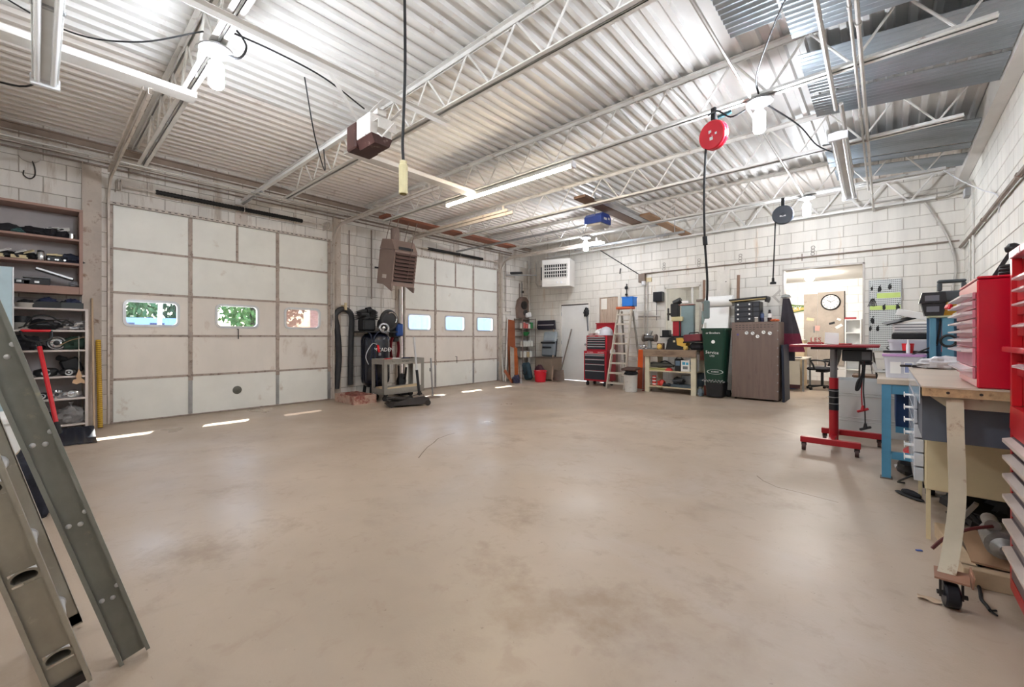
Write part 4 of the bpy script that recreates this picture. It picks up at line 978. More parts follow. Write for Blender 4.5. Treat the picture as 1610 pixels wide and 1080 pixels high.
# ================================================================== between the overhead doors: hoses, compressor, cart, jack
hosem = mat('duct_hose', (56, 56, 58), r=.55, var=.2, scale=10)
def ribbed(pts, r, n=10, step=.03):
    P = catmull(pts, 10); L = [0]
    for a, c in zip(P[:-1], P[1:]): L.append(L[-1] + (c - a).length)
    out = []; d = 0; i = 0; rs = []
    k = 0
    while d < L[-1]:
        while L[i + 1] < d: i += 1
        t = (d - L[i]) / max(1e-6, L[i + 1] - L[i]); out.append(P[i].lerp(P[i + 1], t)); rs.append(r * (1.0 if k % 2 else .92)); k += 1; d += step / 2
    return B().tube(out, rs, n)
xh = XL + .09
hp = [PX(xh, x, y) for x, y in ((529, 611), (533, 560), (530, 515), (527, 497), (533, 488), (541, 486), (549, 490), (553, 500), (552, 530), (551, 580), (551, 606))]
o = thing('exhaust_hose', 'thick black flexible hose looped over a hook on the block wall', 'hose', tuple(hp[0])); ribbed(hp, .055, 12, .035).obj('hose', hosem, o, w=True)
B().box(XL + .002, XL + .14, hp[5].y - .02, hp[5].y + .02, hp[5].z + .02, hp[5].z + .075).box(XL + .14, XL + .17, hp[5].y - .02, hp[5].y + .02, hp[5].z - .02, hp[5].z + .12).obj('wall_hook', cream, o, w=True)
# vertical pipes on the wall here
for (xp, y0_, y1_, lb, r) in ((549, 362, 490, 'thin vertical pipe down the wall over the looped hose', .012), (584, 362, 470, 'dark vertical pipe down the wall above the compressor', .016), (629, 455, 620, 'fat vertical pipe beside the second overhead door', .035)):
    a = PX(XL + .04, xp, y0_); c = PX(XL + .04, xp, y1_); conduit([(XL + .04, a.y, a.z), (XL + .04, a.y, max(.0, c.z))], r, lb, piped if r < .03 else pipe, 'wall_pipe', straps=1.0)
# compressor
navyg = mat('tank_navy', (20, 24, 38), r=.22, var=.15, coat=.5)
cx, cyy = -7.72, 4.54
o = thing('air_compressor', 'tall black upright air compressor with white lettering', 'air compressor', (cx, cyy, .02))
B().lathe((0, 0, .16), [(.02, 0), (.18, .03), (.265, .12), (.28, .2), (.28, .95), (.265, 1.02), (.2, 1.09), (.02, 1.13)], 32).obj('tank', navyg, o)
b = B()
for a in (.6, 2.2, 3.8, 5.4): b.bar((.24 * math.cos(a), .24 * math.sin(a), .0), (.2 * math.cos(a), .2 * math.sin(a), .3), .06, .02)
b.obj('feet', plasb, o)
B().box(-.26, .26, -.36, .36, 1.27, 1.30, .006).obj('deck_plate', plasb, o)
pump = B().obox((.02, -.2, 1.42), (.26, .26, .24), None, .03).obox((.02, -.27, 1.62), (.2, .16, .2), (0.35, 0, 0), .02).obox((.02, -.12, 1.62), (.2, .13, .22), (-.35, 0, 0), .02)
for i in range(5): pump.obox((.02, -.30, 1.56 + i * .035), (.24, .2, .01), (.35, 0, 0)).obox((.02, -.10, 1.56 + i * .035), (.24, .17, .01), (-.35, 0, 0))
pump.obj('pump', plasb, o)
B().cyl((.1, -.25, 1.70), (.1, -.16, 1.72), .06, 14).cyl((.13, -.4, 1.62), (.13, -.3, 1.62), .055, 14).obj('air_filter', plasb, o)
B().cyl((.0, .1, 1.44), (.0, .38, 1.44), .105, 18).obj('motor', plasb, o)
B().lathe((.14, .2, 1.5), [(.17, 0), (.18, .01), (.18, .05), (.15, .055)], 28, (1, .1, 0)).obj('flywheel', mat('guard_dark', (44, 44, 46), r=.4), o)
B().torus((.20, .24, 1.55), .13, .012, (1, .1, 0), 28, 6, -.6, 2.2).obj('guard_rim', chrome, o); B().torus((.18, .2, 1.52), .19, .03, (1, .1, 0), 28, 8).obj('belt_guard', mat('guard_dark', (44, 44, 46), r=.4), o)
B().torus((.26, .04, 1.36), .085, .024, (1, -.3, .1), 22, 8).lathe((.25, .04, 1.36), [(.03, 0), (.03, .02), (.01, .025)], 12, (1, -.3, .1)).obj('pulley', chrome, o)
for k, (y, z) in enumerate(((-.05, 1.33), (.0, 1.31), (.12, 1.30), (.06, 1.28))): B().lathe((.25, y, z), [(.018, 0), (.018, .03), (.024, .03), (.024, .042)], 10, (1, 0, 0)).obj('valve', chrome, o)
B().tube(catmull([(.2, -.3, 1.3), (.27, -.25, 1.2), (.29, -.24, .9), (.28, -.26, .75)]), .012, 7).tube(catmull([(.2, .05, 1.32), (.26, -.1, 1.27), (.28, -.2, 1.1), (.29, -.16, .6), (.25, -.1, .2)]), .012, 7).obj('air_line', mat('line_navy', (28, 36, 62), r=.35), o)
text_part('CADEN', .105, whitep, o, (.300, .05, .93), (PI / 2, 0, PI / 2 - .02), .002, label='white lettering on the tank')
text_part('M', .08, whitep, o, (.297, -.17, .94), (PI / 2, .15, PI / 2 - .25), .002)
B().box(-.2, .02, .42, .60, 1.18, 1.48, .02).obj('control_box', mat('box_charcoal', (56, 60, 64), r=.4), o)
B().box(.02, .10, .44, .60, 1.20, 1.46, .02).obj('switch_cover', mat('switch_blue', (40, 78, 150), r=.4), o)
B().box(-.12, .0, .44, .56, 1.08, 1.18, .02).obj('regulator', plasb, o)
# red hose coil hung beside it
ch = PX(-7.80, 620, 548); o = thing('hose_coil', 'dark red air hose coiled and hung beside the compressor', 'hose', (ch.x, ch.y, ch.z - .3))
b = B()
for i in range(7):
    dx = -.03 + .012 * i; pts = [(ch.x + dx, ch.y + .10 * math.cos(a) + .006 * (i % 3), ch.z + .27 * math.sin(a)) for a in [2 * PI * k / 24 for k in range(24)]]
    b.tube(pts, .011, 6, closed=True)
b.obj('coil', mat('hose_red', (122, 30, 40), r=.45, var=.1), o, w=True)
B().box(XL + .002, ch.x + .05, ch.y - .03, ch.y + .03, ch.z + .285, ch.z + .31).obj('hanger', chrome, o, w=True)
ap = PX(-7.42, 595, 548)
asm('air_gun', 'red handled blow gun with grey hose hanging on the compressor', 'blow gun', (ap.x, ap.y, ap.z), [('handle', B().obox((0, 0, 0), (.03, .045, .15), (.25, 0, 0), .01), redp), ('cup', B().lathe((0, .03, -.14), [(.018, 0), (.028, .01), (.022, .06)], 12), greyp), ('hose', B().tube(catmull([(0, -.03, .08), (.0, -.12, .10), (-.0, -.22, -.02), (-.01, -.26, -.16), (-.02, -.2, -.3)]), .009, 6), mat('hose_grey', (176, 176, 180), r=.4)), ('trigger', B().obox((.0, .03, .03), (.01, .01, .07), (.2, 0, 0)), chrome)])
# low pallet box
o = thing('shallow_crate', 'shallow reddish wooden crate under the compressor front', 'crate', (-7.2, 3.98, 0))
wpal = mat('crate_wood', (190, 160, 144), r=.7, var=.2, c2=(140, 78, 68), cov=.4, scale2=5)
for (x0, x1, y0, y1, z0, z1) in ((-7.75, -7.735, 3.72, 4.16, 0, .15), (-7.05, -7.035, 3.72, 4.16, .0, .15), (-7.735, -7.05, 3.72, 3.735, 0, .15), (-7.735, -7.05, 4.145, 4.16, 0, .15), (-7.735, -7.05, 3.74, 4.14, .01, .025)): B().box(x0, x1, y0, y1, z0, z1).obj('plank', wpal, o, w=True, smooth=False)
asm('red_rags', 'heap of dusty red rags in the shallow crate', 'rags', (-7.3, 3.94, .026), [('heap', lump(B(), (0, 0, 0), (.24, .17, .09), .4, 3, 91), mat('rag_red', (134, 84, 74), r=.85, var=.3, scale=9))])
# service cart
cartm = mat('cart_grey', (150, 146, 138), r=.45, var=.12, scale=5, c2=(110, 100, 92), cov=.15)
o = thing('service_cart', 'two-tier grey steel service cart in front of the compressor', 'cart', (-7.17, 4.72, 0))
ca, cb, ya, yb2 = -7.38, -6.94, 4.26, 5.16
b = B().box(ca, cb, ya, yb2, .75, .758)
for (x0, x1, y0, y1) in ((ca, cb, ya, ya + .006), (ca, cb, yb2 - .006, yb2), (ca, ca + .006, ya, yb2), (cb - .006, cb, ya, yb2)): b.box(x0, x1, y0, y1, .69, .79)
b.obj('top_tray', cartm, o, w=True, smooth=False)
b = B().box(ca, cb, ya, yb2, .145, .153)
for (x0, x1, y0, y1) in ((ca, cb, ya, ya + .006), (ca, cb, yb2 - .006, yb2), (ca, ca + .006, ya, yb2), (cb - .006, cb, ya, yb2)): b.box(x0, x1, y0, y1, .13, .235)
b.obj('bottom_tray', cartm, o, w=True, smooth=False)
for x in (ca + .002, cb - .002):
    for y in (ya + .002, yb2 - .002):
        sx = 1 if x == ca + .002 else -1; sy = 1 if y == ya + .002 else -1
        B().box(x, x + sx * .07, y, y + sy * .004, .13, .785).box(x, x + sx * .004, y, y + sy * .07, .13, .785).obj('leg', cartm, o, w=True, smooth=False)
        B().cyl((x + sx * .06 - .018, y + sy * .06, .052), (x + sx * .06 + .018, y + sy * .06, .052), .052, 16).box(x + sx * .06 - .026, x + sx * .06 + .026, y + sy * .06 - .02, y + sy * .06 + .02, .07, .13).obj('caster', rubber, o, w=True)
text_part('WORK', .05, darkm, o, (cb + .0008, 4.72, .735), (PI / 2, 0, PI / 2), .0006, w=True)
asm('folded_plans', 'long tan cardboard sheet lying on the lower cart tray', 'cardboard', (-7.05, 4.75, .154), [('sheet', B().obox((-.05, 0, .06), (.10, .78, .05), (.06, .3, 0), .01), mat('cardboard', (206, 184, 150), r=.75, var=.1))])
asm('wood_block', 'short block of wood on the lower cart tray', 'wood block', (-7.27, 4.38, .154), [('block', B().obox((0, 0, .05), (.10, .14, .10), (0, 0, .2), .005), mat('block_wood', (188, 164, 134), r=.7, var=.2))])
for k, (y, m, lb) in enumerate(((4.5, redp, 'red rag on the cart top'), (4.66, whitep, 'white paper on the cart top'), (4.9, mat('rag_blue', (40, 48, 78)), 'dark blue rag on the cart top'))):
    asm('loose_rag' if k != 1 else 'paper_sheet', lb, 'rag' if k != 1 else 'paper', (-7.18, y, .759), [('body', lump(B(), (0, 0, 0), (.10, .08, .022), .4, 3, 95 + k), m)])
asm('battery_charger', 'dark metal stand clutter behind the service cart', 'scrap metal', (-7.58, 5.05, 0), [('frame', B().box(-.12, .12, -.1, .1, 0, .04).obox((0, -.05, .32), (.03, .03, .6), (.1, .1, 0)).obox((.05, .06, .3), (.03, .03, .55), (-.12, 0, 0)), darkm), ('core', lump(B(), (0, 0, .04), (.10, .09, .22), .5, 3, 99), plasb)])
# pole stand
_q = PX(-6.9, 658, 520)
# floor jack
jx, jy = -6.30, 4.32
o = thing('floor_jack', 'low black hydraulic floor jack with upright handle', 'floor jack', (jx, jy, 0), rz=math.atan2(.68, .27))
jm = mat('jack_steel', (74, 72, 72), r=.4, m=.4, var=.2)
B().prism([(-.36, .03), (-.36, .06), (-.05, .13), (.25, .17), (.36, .12), (.36, .03)], -.15, -.135, 'y').prism([(-.36, .03), (-.36, .06), (-.05, .13), (.25, .17), (.36, .12), (.36, .03)], .135, .15, 'y').box(-.3, .3, -.135, .135, .05, .07).obj('frame', jm, o)
B().obox((-.08, 0, .12), (.5, .09, .05), (0, .1, 0), .01).obj('lift_arm', darkm, o)
B().lathe((-.28, 0, .13), [(.06, 0), (.07, .015), (.07, .03), (.05, .03)], 16).obj('saddle', jm, o)
B().cyl((-.3, -.16, .045), (-.3, .16, .045), .045, 14).obj('front_wheel', darkm, o)
for y in (-.14, .14): B().cyl((.33, y - .02, .05), (.33, y + .02, .05), .05, 14).obj('rear_wheel', darkm, o)
B().cyl((.1, 0, .12), (.3, 0, .13), .05, 14).obj('hydraulic_unit', mat('jack_rust', (108, 96, 88), r=.5, var=.25), o)
B().cyl((.22, 0, .15), (.17, .0, .62), .024, 10).obj('handle_socket', plasb, o)
B().cyl((.17, 0, .6), (.12, 0, 1.20), .017, 10).obj('handle', alum, o)
asm('pole_stand', 'thin silver pole on a round foot beside the floor jack', 'pole stand', (-6.82, 5.28, 0), [('foot', B().lathe((0, 0, 0), [(.16, 0), (.16, .012), (.03, .03)], 24), mat('foot_brown', (130, 112, 100), r=.6)), ('pole', B().cyl((0, 0, .02), (-.02, -.03, .78), .016, 10), galv), ('clamp', B().obox((-.02, -.03, .55), (.05, .04, .07), None, .006), galv)])
# brown unit heater
hm = mat('heater_brown', (140, 120, 112), r=.45, var=.08, scale=4)
o = thing('unit_heater', 'brown hanging unit heater with louvred front, tilted downward', 'heater', (-7.13, 4.62, 2.20), rot=(0, math.radians(10), 0))
hx, hy, hh = .26, .25, .66
B().box(-hx, hx - .03, -hy, hy, 0, hh, .008).obj('cabinet', hm, o)
B().prism([(-hx, hh + .004), (hx, hh + .004), (hx - .14, hh + .19), (-hx + .06, hh + .19)], -hy, hy, 'y').obj('hood', hm, o)
B().box(hx - .028, hx, -hy, -hy + .03, .06, hh).box(hx - .028, hx, hy - .03, hy, .06, hh).box(hx - .028, hx, -hy, hy, .0, .08).box(hx - .028, hx, -hy, hy, hh - .04, hh).obj('front_frame', hm, o, smooth=False)
for i in range(8):
    B().obox((hx + .012, 0, .13 + i * .068), (.075, hy * 2 - .05, .006), (0, .75, 0)).obj('louvre', mat('louvre_brown', (106, 84, 78), r=.45), o)
B().box(hx - .032, hx - .026, -hy + .03, hy - .03, .08, hh - .04).obj('fan_opening', plasb, o)
B().box(hx - .02, hx + .002, -.16, .14, hh + .02, hh + .07).obj('vent_slot', plasb, o)
B().prism([(-.02, 0), (.28, 0), (.28, -.10), (.26, -.10)], hy - .02, hy, 'y').prism([(-.02, 0), (.28, 0), (.28, -.10), (.26, -.10)], -hy, -hy + .02, 'y').obj('skirt', hm, o)
B().box(-.08, .06, -hy - .002, -hy - .0002, .12, .19).obj('label_plate', mat('label_worn', (206, 196, 188), r=.6), o)
B().cyl((-hx + .1, 0, hh + .19), (-hx + .06, 0, hh + .42), .08, 14).obj('flue', hm, o)
for x in (-.15, .12):
    for y in (-.2, .2): B().cyl((x, y, hh + .18), (x + .10, y, hh + .56), .008, 6).obj('hanger_rod', piped, o)
B().cyl((hx + .02, .1, hh + .2), (hx + .03, .06, .1), .006, 6).obj('pull_cord', mat('cord_brown', (120, 96, 88)), o)
B().box(-.3, -.24, -hy - .05, -hy, .28, .31).obj('gas_cock', plasb, o)
# ================================================================== FAR CORNER AND BACK WALL
def yb(px, py, off=.0): return PY(YB - off, px, py)
steelg = mat('steel_grey', (150, 152, 152), r=.4, m=.5, var=.15)
# boards leaning in the corner
def lean(px0, px1, pyt, yfoot, ft, m, label, w, t=.025, name='leaning_board', xt=XL + .05):
    top = PX(xt, px1, pyt); ft_ = PX(ft, px0, yfoot); a = Vector((ft, ft_.y, .012)); c = Vector((xt, top.y, top.z))
    return board(a, c, w, t, m, label, name, 'board', (1, 0, .2))
worange = wood('board_orange', (186, 96, 46), (206, 130, 84)); wgrey = wood('board_grey', (178, 166, 154), (140, 126, 112)); wredb = wood('board_redbrown', (156, 86, 54), (128, 70, 46))
lean(806, 803, 503, 600, -7.80, wredb, 'wide red-brown board leaning in the corner', .30)
lean(811, 809, 546, 602, -7.62, worange, 'orange stained board leaning in front of the red-brown board', .20, xt=-7.87)
lean(806, 805, 546, 602, -7.48, wgrey, 'weathered grey board leaning in front of the orange board', .14, xt=-7.80)
lean(795, 798, 500, 600, -7.66, mat('pole_white', (220, 216, 210), r=.5), 'tall thin white strip leaning by the second door track', .035, .02, 'white_strip')
lean(792, 789, 556, 600, -7.70, mat('pole_white', (220, 216, 210)), 'short white strip leaning by the second overhead door', .04, .02, 'white_strip')
lean(818, 814, 560, 601, -7.40, wtan, 'narrow pale lath leaning before the corner shelves', .035, .02, 'pale_lath')
asm('curved_offcut', 'curved brown offcut lying against the corner boards', 'offcut', (-7.40, PX(-7.4, 800, 600).y, 0), [('body', B().obox((0, 0, .16), (.03, .10, .42), (.45, -.35, 0), .012), wredb)])
asm('dark_scraps', 'small heap of dark scraps at the foot of the corner boards', 'scrap', (-7.25, PX(-7.25, 812, 600).y, 0), [('heap', lump(B(), (0, 0, 0), (.10, .10, .12), .5, 3, 5), mat('scrap_navy', (60, 58, 84), r=.6, var=.4, scale=14)), ('tin', B().lathe((.1, .06, 0), [(.03, 0), (.03, .12), (.01, .13)], 12), alum)])
# corner shelf unit with tins (metal rack against left wall near corner)
y0, y1 = 9.14, 9.74; xs = -7.72
o = thing('corner_rack', 'thin metal rack with tins in the room corner', 'shelf unit', (XL + .2, 9.3, 0))
for z in (.62, .93, 1.24, 1.45, 1.72): B().box(XL + .01, xs, y0, y1, z - .012, z).obj('shelf', mat('rack_metal', (120, 108, 98), r=.5, var=.2), o, w=True)
for x in (XL + .02, xs - .01):
    for y in (y0 + .01, y1 - .01): B().box(x - .008, x + .012, y - .01, y + .01, 0, 1.74).obj('post', piped, o, w=True)
tinc = [mat('tin_red', (190, 90, 84), r=.4), mat('tin_green', (50, 128, 70), r=.4), mat('tin_white', (222, 220, 212), r=.4), mat('tin_tan', (188, 168, 132), r=.5)]
def tin(loc, r, h, m, label, group='tins on the corner rack'):
    return asm('paint_tin', label, 'tin', loc, [('can', B().lathe((0, 0, 0), [(r, 0), (r, h), (r * .9, h)], 14), m), ('lid', B().lathe((0, 0, h), [(r * .96, 0), (r * .96, .012), (r * .8, .006)], 14), alum)], group=group)
for k, (y, m, h) in enumerate(((9.21, 2, .14), (9.32, 0, .17), (9.43, 0, .14), (9.54, 2, .12), (9.65, 1, .18))):
    tin((xs - .10, y, 1.45), .05, h, tinc[m], ['white tin at the door end of the upper rack shelf', 'taller red tin on the upper rack shelf', 'shorter red tin on the upper rack shelf', 'low white tin on the upper rack shelf', 'green tin on the upper rack shelf'][k])
asm('green_bucket_lid', 'green bowl on the middle rack shelf', 'bowl', (xs - .14, 9.44, 1.24), [('bowl', B().lathe((0, 0, 0), [(.06, 0), (.11, .07), (.12, .11), (.11, .11), (.05, .01), (.004, .008)], 18), tinc[1])])
for k in range(5): tin((xs - .10, 9.21 + k * .112, .93), .052, .15, tinc[2], 'white tin in the row on the long rack shelf')
for k in range(4): tin((xs - .10, 9.22 + k * .13, .62), .058, .16, tinc[2 if k != 2 else 3], 'pale tin in the row on the lowest rack shelf')
# old wall motor and gauge on the left wall in the corner
q = PX(XL + .06, 822, 495)
o = thing('wall_motor', 'old brown rounded motor housing mounted over the corner rack', 'motor', (XL + .01, q.y, 1.75))
b = B().prism([(-.24, 0), (-.27, .3), (-.22, .52), (-.1, .62), (.1, .62), (.22, .52), (.25, .3), (.22, 0)], .0, .10, 'x'); b.obj('housing', mat('motor_brown', (126, 106, 96), r=.6, var=.2), o)
B().lathe((.10, -.02, .38), [(.12, 0), (.12, .04), (.05, .07), (.004, .08)], 18, (1, 0, 0)).obj('drum', darkm, o); B().lathe((.10, .05, .16), [(.09, 0), (.09, .03), (.03, .06)], 16, (1, 0, 0)).obj('wheel', jm, o)
B().obox((.16, .12, .1), (.1, .2, .14), (.2, 0, 0), .02).obj('cup', whitep, o)
q = PX(XL + .05, 820, 445)
asm('bracket_hanger', 'thin vertical metal bracket hung high on the corner wall', 'bracket', (XL + .03, q.y, 2.02), [('plate', B().box(-.02, .01, -.09, .09, 0, .012).box(-.02, 0, -.07, -.05, 0, .75).box(-.02, 0, .05, .07, 0, .75), piped), ('rod', B().cyl((.03, 0, .02), (.03, 0, .8), .012, 8), steelg), ('clamp', B().box(-.01, .06, -.06, .06, .0, .06).obox((.03, .03, .5), (.05, .06, .07)), darkm)])
qa = PX(XL + .3, 812, 432)
o = thing('swing_bracket', 'black topped swing arm sticking out high in the corner', 'swing arm', (XL + .02, qa.y, qa.z))
B().bar((XL + .01, qa.y - .15, qa.z), (XL + .75, qa.y + .35, qa.z - .02), .06, .025).obj('arm', steelg, o, w=True)
B().obox((XL + .3, qa.y - .0, qa.z + .045), (.34, .14, .06), (0, 0, .55), .01).obj('black_box', plasb, o, w=True)
conduit([(XL + .06, 8.74, 3.3), (XL + .06, 8.74, 1.92), (XL + .06, 8.95, 1.92)], .012, 'thin dark pipe dropping to a bracket beside the second door', piped, 'wall_pipe', straps=.8)
conduit([(XL + .09, 9.72, 3.45), (XL + .09, 9.72, .9)], .03, 'fat pipe standing in the room corner', pipe, 'wall_pipe', straps=.7)
q = PY(YB - .12, 838, 452)
conduit([(-7.75, YB - .12, 3.4), (-7.75, YB - .12, q.z + .12), (-7.68, YB - .12, q.z + .02), (-7.2, YB - .12, q.z), (-7.1, YB - .12, q.z)], .025, 'pipe turning under the white wall heater', pipe, 'wall_pipe', straps=.9)
# white unit heater
q = PY(9.25, 878, 452)
o = thing('unit_heater', 'white hanging unit heater with square grille in the corner', 'heater', (q.x, 9.25, q.z), rz=math.radians(18))
hw = mat('heater_white', (218, 214, 208), r=.42, var=.05)
B().box(-.38, .38, -.25, .25, 0, .72, .01).obj('cabinet', hw, o)
b = B()
for i in range(11): b.box(-.31 + i * .06, -.302 + i * .06, -.285, -.252, .23, .585)
b.obj('grille_fin', hw, o, smooth=False)
for z in (.23, .315, .40, .485, .575): B().box(-.31, .31, -.285, -.252, z, z + .014 if z != .40 else z + .03).obj('louvre', hw, o)
B().box(-.31, .31, -.2525, -.2505, .23, .585).obj('grille_opening', plasb, o)
B().box(-.3, .3, -.262, -.2505, .05, .16, .004).obj('lower_panel', hw, o); B().lathe((.16, -.262, .105), [(.03, 0), (.03, .012), (.01, .016)], 14, (0, -1, 0)).lathe((.05, -.262, .105), [(.02, 0), (.02, .012), (.01, .016)], 14, (0, -1, 0)).obj('knob', frost, o)
B().box(-.45, -.382, -.14, .14, .2, .55, .01).obj('side_box', mat('box_charcoal', (56, 60, 64)), o)
for x in (-.3, .3): B().cyl((x, 0, .72), (x, 0, ZC - q.z - .01), .008, 6).obj('hanger_rod', piped, o)
# ---- corner back: cabinet, pads, shovels, bucket
q = PY(9.62, 858, 575)
o = thing('low_cabinet', 'brown low cabinet in the back corner with a seat cushion on top', 'cabinet', (-7.05, 9.60, 0))
B().box(-.38, .17, -.24, .26, .03, .62, .006).obj('body', mat('cab_brown', (138, 122, 106), r=.6, var=.12), o); B().box(-.40, .19, -.26, .27, .62, .645).obj('top', mat('cab_top', (96, 84, 74), r=.6), o); B().box(-.36, -.11, -.252, -.242, .06, .58, .004).box(-.09, .155, -.252, -.242, .06, .58, .004).obj('door', mat('cab_brown', (138, 122, 106)), o)
o = thing('floor_pad', 'stack of grey car seat pads on the low cabinet', 'seat pads', (-7.14, 9.60, .646))
pad = mat('pad_grey', (150, 160, 166), r=.6, var=.12)
B().obox((0, 0, .24), (.46, .12, .46), (-.12, 0, 0), .04).obj('lower_pad', mat('pad_dark', (120, 128, 134), r=.6, var=.12), o); B().obox((0, .07, .56), (.46, .1, .3), (-.2, 0, 0), .04).obj('upper_pad', pad, o)
B().obox((0, -.05, .40), (.50, .06, .05), (-.12, 0, 0), .02).obox((-.02, -.075, .27), (.32, .02, .05), (-.12, 0, 0), .015).obj('strap', plasb, o)
# long handled black scoop upside down & shovel & stick
def lean_back(px, pyt, pyf, yf, label, parts, name, cat):
    pass
a = PY(9.30, 862, 596); t = PY(YB - .06, 872, 512)
o = thing('long_scoop', 'wide black snow scoop leaning head up on the back wall', 'shovel', (a.x, 9.32, 0))
B().tube([(a.x + .12, 9.32, .02), (t.x, YB - .1, 1.50)], .02, 10).obj('shaft', mat('shaft_tan', (176, 150, 130), r=.5), o, w=True)
B().prism([(-.30, .0), (.30, 0), (.30, .26), (-.30, .26), (-.33, .05)], -.02, .04, 'y').warp(lambda p: (p.x + t.x - .24, p.y + YB - .12 - p.z * .1, p.z + 1.42)).obj('blade', mat('scoop_black', (36, 34, 48), r=.4), o, w=True)
B().bar((t.x - .24 - .28, YB - .165, 1.55), (t.x - .24 + .28, YB - .165, 1.55), .01, .02).obj('edge_strip', alum, o, w=True)
a = PY(9.22, 871, 597)
a.x += .12
o = thing('round_shovel', 'old round point shovel standing blade down by the back door', 'shovel', (a.x, 9.35, 0))
rust = mat('rusty_steel', (122, 108, 98), r=.6, m=.3, var=.3)
B().tube([(a.x, 9.35, .25), (a.x + .02, YB - .05, 1.42)], .019, 10).obj('shaft', mat('shaft_grey', (120, 108, 100), r=.6), o, w=True)
def sb(u, v):
    w_ = .15 * (1 - .25 * v); return (a.x - .05 + (u - .5) * 2 * w_ * 1.3, 9.33 - .05 * math.cos((u - .5) * PI) - .03 * v + .06 * v, .02 + .28 * v + .05 * abs(u - .5))
B().sheet(sb, 10, 8, .004, (0, -1, 0)).obj('blade', rust, o, w=True)
a = PY(YB - .08, 877, 570)
asm('black_square_pole', 'dark pole with a square black foot leaning by the back door', 'pole', (a.x - .05, YB - .12, 0), [('pole', B().tube([(0, -.05, .32), (.0, .08, 1.15)], .014, 8), plasb), ('head', B().obox((.0, -.06, .30), (.18, .05, .17), None, .01), plasb)])
asm('wood_stick', 'thin brown stick leaning on the wall beside the back door', 'stick', (bx(879) - .06, YB - .05, 0), [('stick', B().tube([(0, -.12, .005), (0, .02, 1.1)], .014, 8), wbrown)])
q = PZ(0, 846, 600)
b = B(); prof = [(.135, 0), (.14, .005), (.17, .28), (.178, .28), (.178, .30), (.165, .30), (.135, .01), (.004, .008)]
asm('red_bucket', 'red plastic bucket on the floor in the back corner', 'bucket', (-6.98, 9.0, 0), [('pail', B().lathe((0, 0, 0), prof, 24), mat('bucket_red', (214, 36, 52), r=.35, var=.05)), ('rim', B().torus((0, 0, .298), .174, .007, n=24, m=6), mat('bucket_red', (214, 36, 52))), ('handle', B().torus((0, 0, .27), .176, .004, (0, .25, 1), 20, 5, 0, PI), alum)])
asm('purple_sack', 'dark purple sack between the red bucket and the low cabinet', 'sack', (-7.20, 9.25, .0), [('sack', lump(B(), (0, 0, 0), (.17, .08, .24), .25, 3, 44), mat('sack_plum', (70, 40, 48), r=.6, var=.4, scale=16))])
asm('teal_tote', 'dark teal bag leaning below the corner rack', 'bag', (-7.45, 9.02, 0), [('bag', B().obox((0, 0, .26), (.26, .16, .48), (.15, -.12, 0), .05), mat('bag_teal', (44, 70, 82), r=.6, var=.25)), ('strap', B().tube(catmull([(-.08, -.1, .3), (-.05, -.13, .2), (.05, -.13, .18), (.08, -.11, .28)]), .012, 6), plasb)])

# ------------------------------------------------------------------ red tool chest (back), drawers face -Y
redc = mat('chest_red', (176, 26, 44), r=.32, var=.06, coat=.3)
drw = mat('drawer_black', (46, 48, 56), r=.3, var=.12)
def drawers(o, x0, x1, y, zs, m, hm_, lip=.014):
    for z0, z1 in zip(zs[:-1], zs[1:]):
        d_ = B().box(x0, x1, y - .012, y, z0 + .004, z1 - .004, .003).obj('drawer', m, o, w=True)
        B().box(x0 + .005, x1 - .005, y - .012 - lip, y - .0122, z1 - .022, z1 - .006, .003).obj('handle', hm_, d_, w=True)
x0, x1, yf = -5.70, -5.06, 9.12
o = thing('tool_chest', 'red two-piece rolling tool chest with black drawers before the boarded doorway', 'tool chest', ((x0 + x1) / 2, yf + .23, 0))
B().box(x0, x1, yf, yf + .46, .12, .86, .006).obj('cabinet', redc, o, w=True)
drawers(o, x0 + .04, x1 - .05, yf, [.16, .38, .54, .66, .76, .80], drw, alum)
B().box(x0 + .06, x1, yf + .03, yf + .46, .864, 1.24, .006).obj('top_chest', redc, o, w=True)
drawers(o, x0 + .09, x1 - .05, yf + .03, [.90, .98, 1.04, 1.10, 1.16, 1.21], drw, alum)
B().box(x0 + .10, x1, yf + .44, yf + .46, 1.242, 1.56).box(x0 + .10, x1, yf + .40, yf + .44, 1.54, 1.56).obj('open_lid', redc, o, w=True)
for x in (x0 + .08, x1 - .08):
    for y in (yf + .06, yf + .40):
        B().cyl((x - .018, y, .05), (x + .018, y, .05), .05, 16).box(x - .024, x + .024, y - .012, y + .012, .05, .12).obj('caster', rubber, o, w=True)
text_part('CRAFTSMAN', .030, whitep, o, (x0 + .18, yf - .001, .825), (PI / 2, 0, 0), .0006, w=True)
text_part('CRAFTSMAN', .030, whitep, o, (x1 - .16, yf - .001, .825), (PI / 2, 0, 0), .0006, w=True)
text_part('CRAFTSMAN', .028, whitep, o, (x1 - .17, yf + .029, 1.225), (PI / 2, 0, 0), .0006, w=True)
text_part('CRAFTSMAN', .028, whitep, o, (x0 + .22, yf + .029, 1.225), (PI / 2, 0, 0), .0006, w=True)
asm('hard_hat', 'white rounded helmet on the red tool chest', 'helmet', (-5.20, 9.35, 1.242), [('dome', B().lathe((0, 0, 0), [(.16, 0), (.165, .05), (.15, .13), (.10, .19), (.004, .22)], 22), mat('hat_white', (214, 214, 222), r=.35)), ('brim', B().lathe((0, -.02, 0), [(.17, 0), (.185, .004), (.17, .012)], 22), mat('hat_white', (214, 214, 222)))])
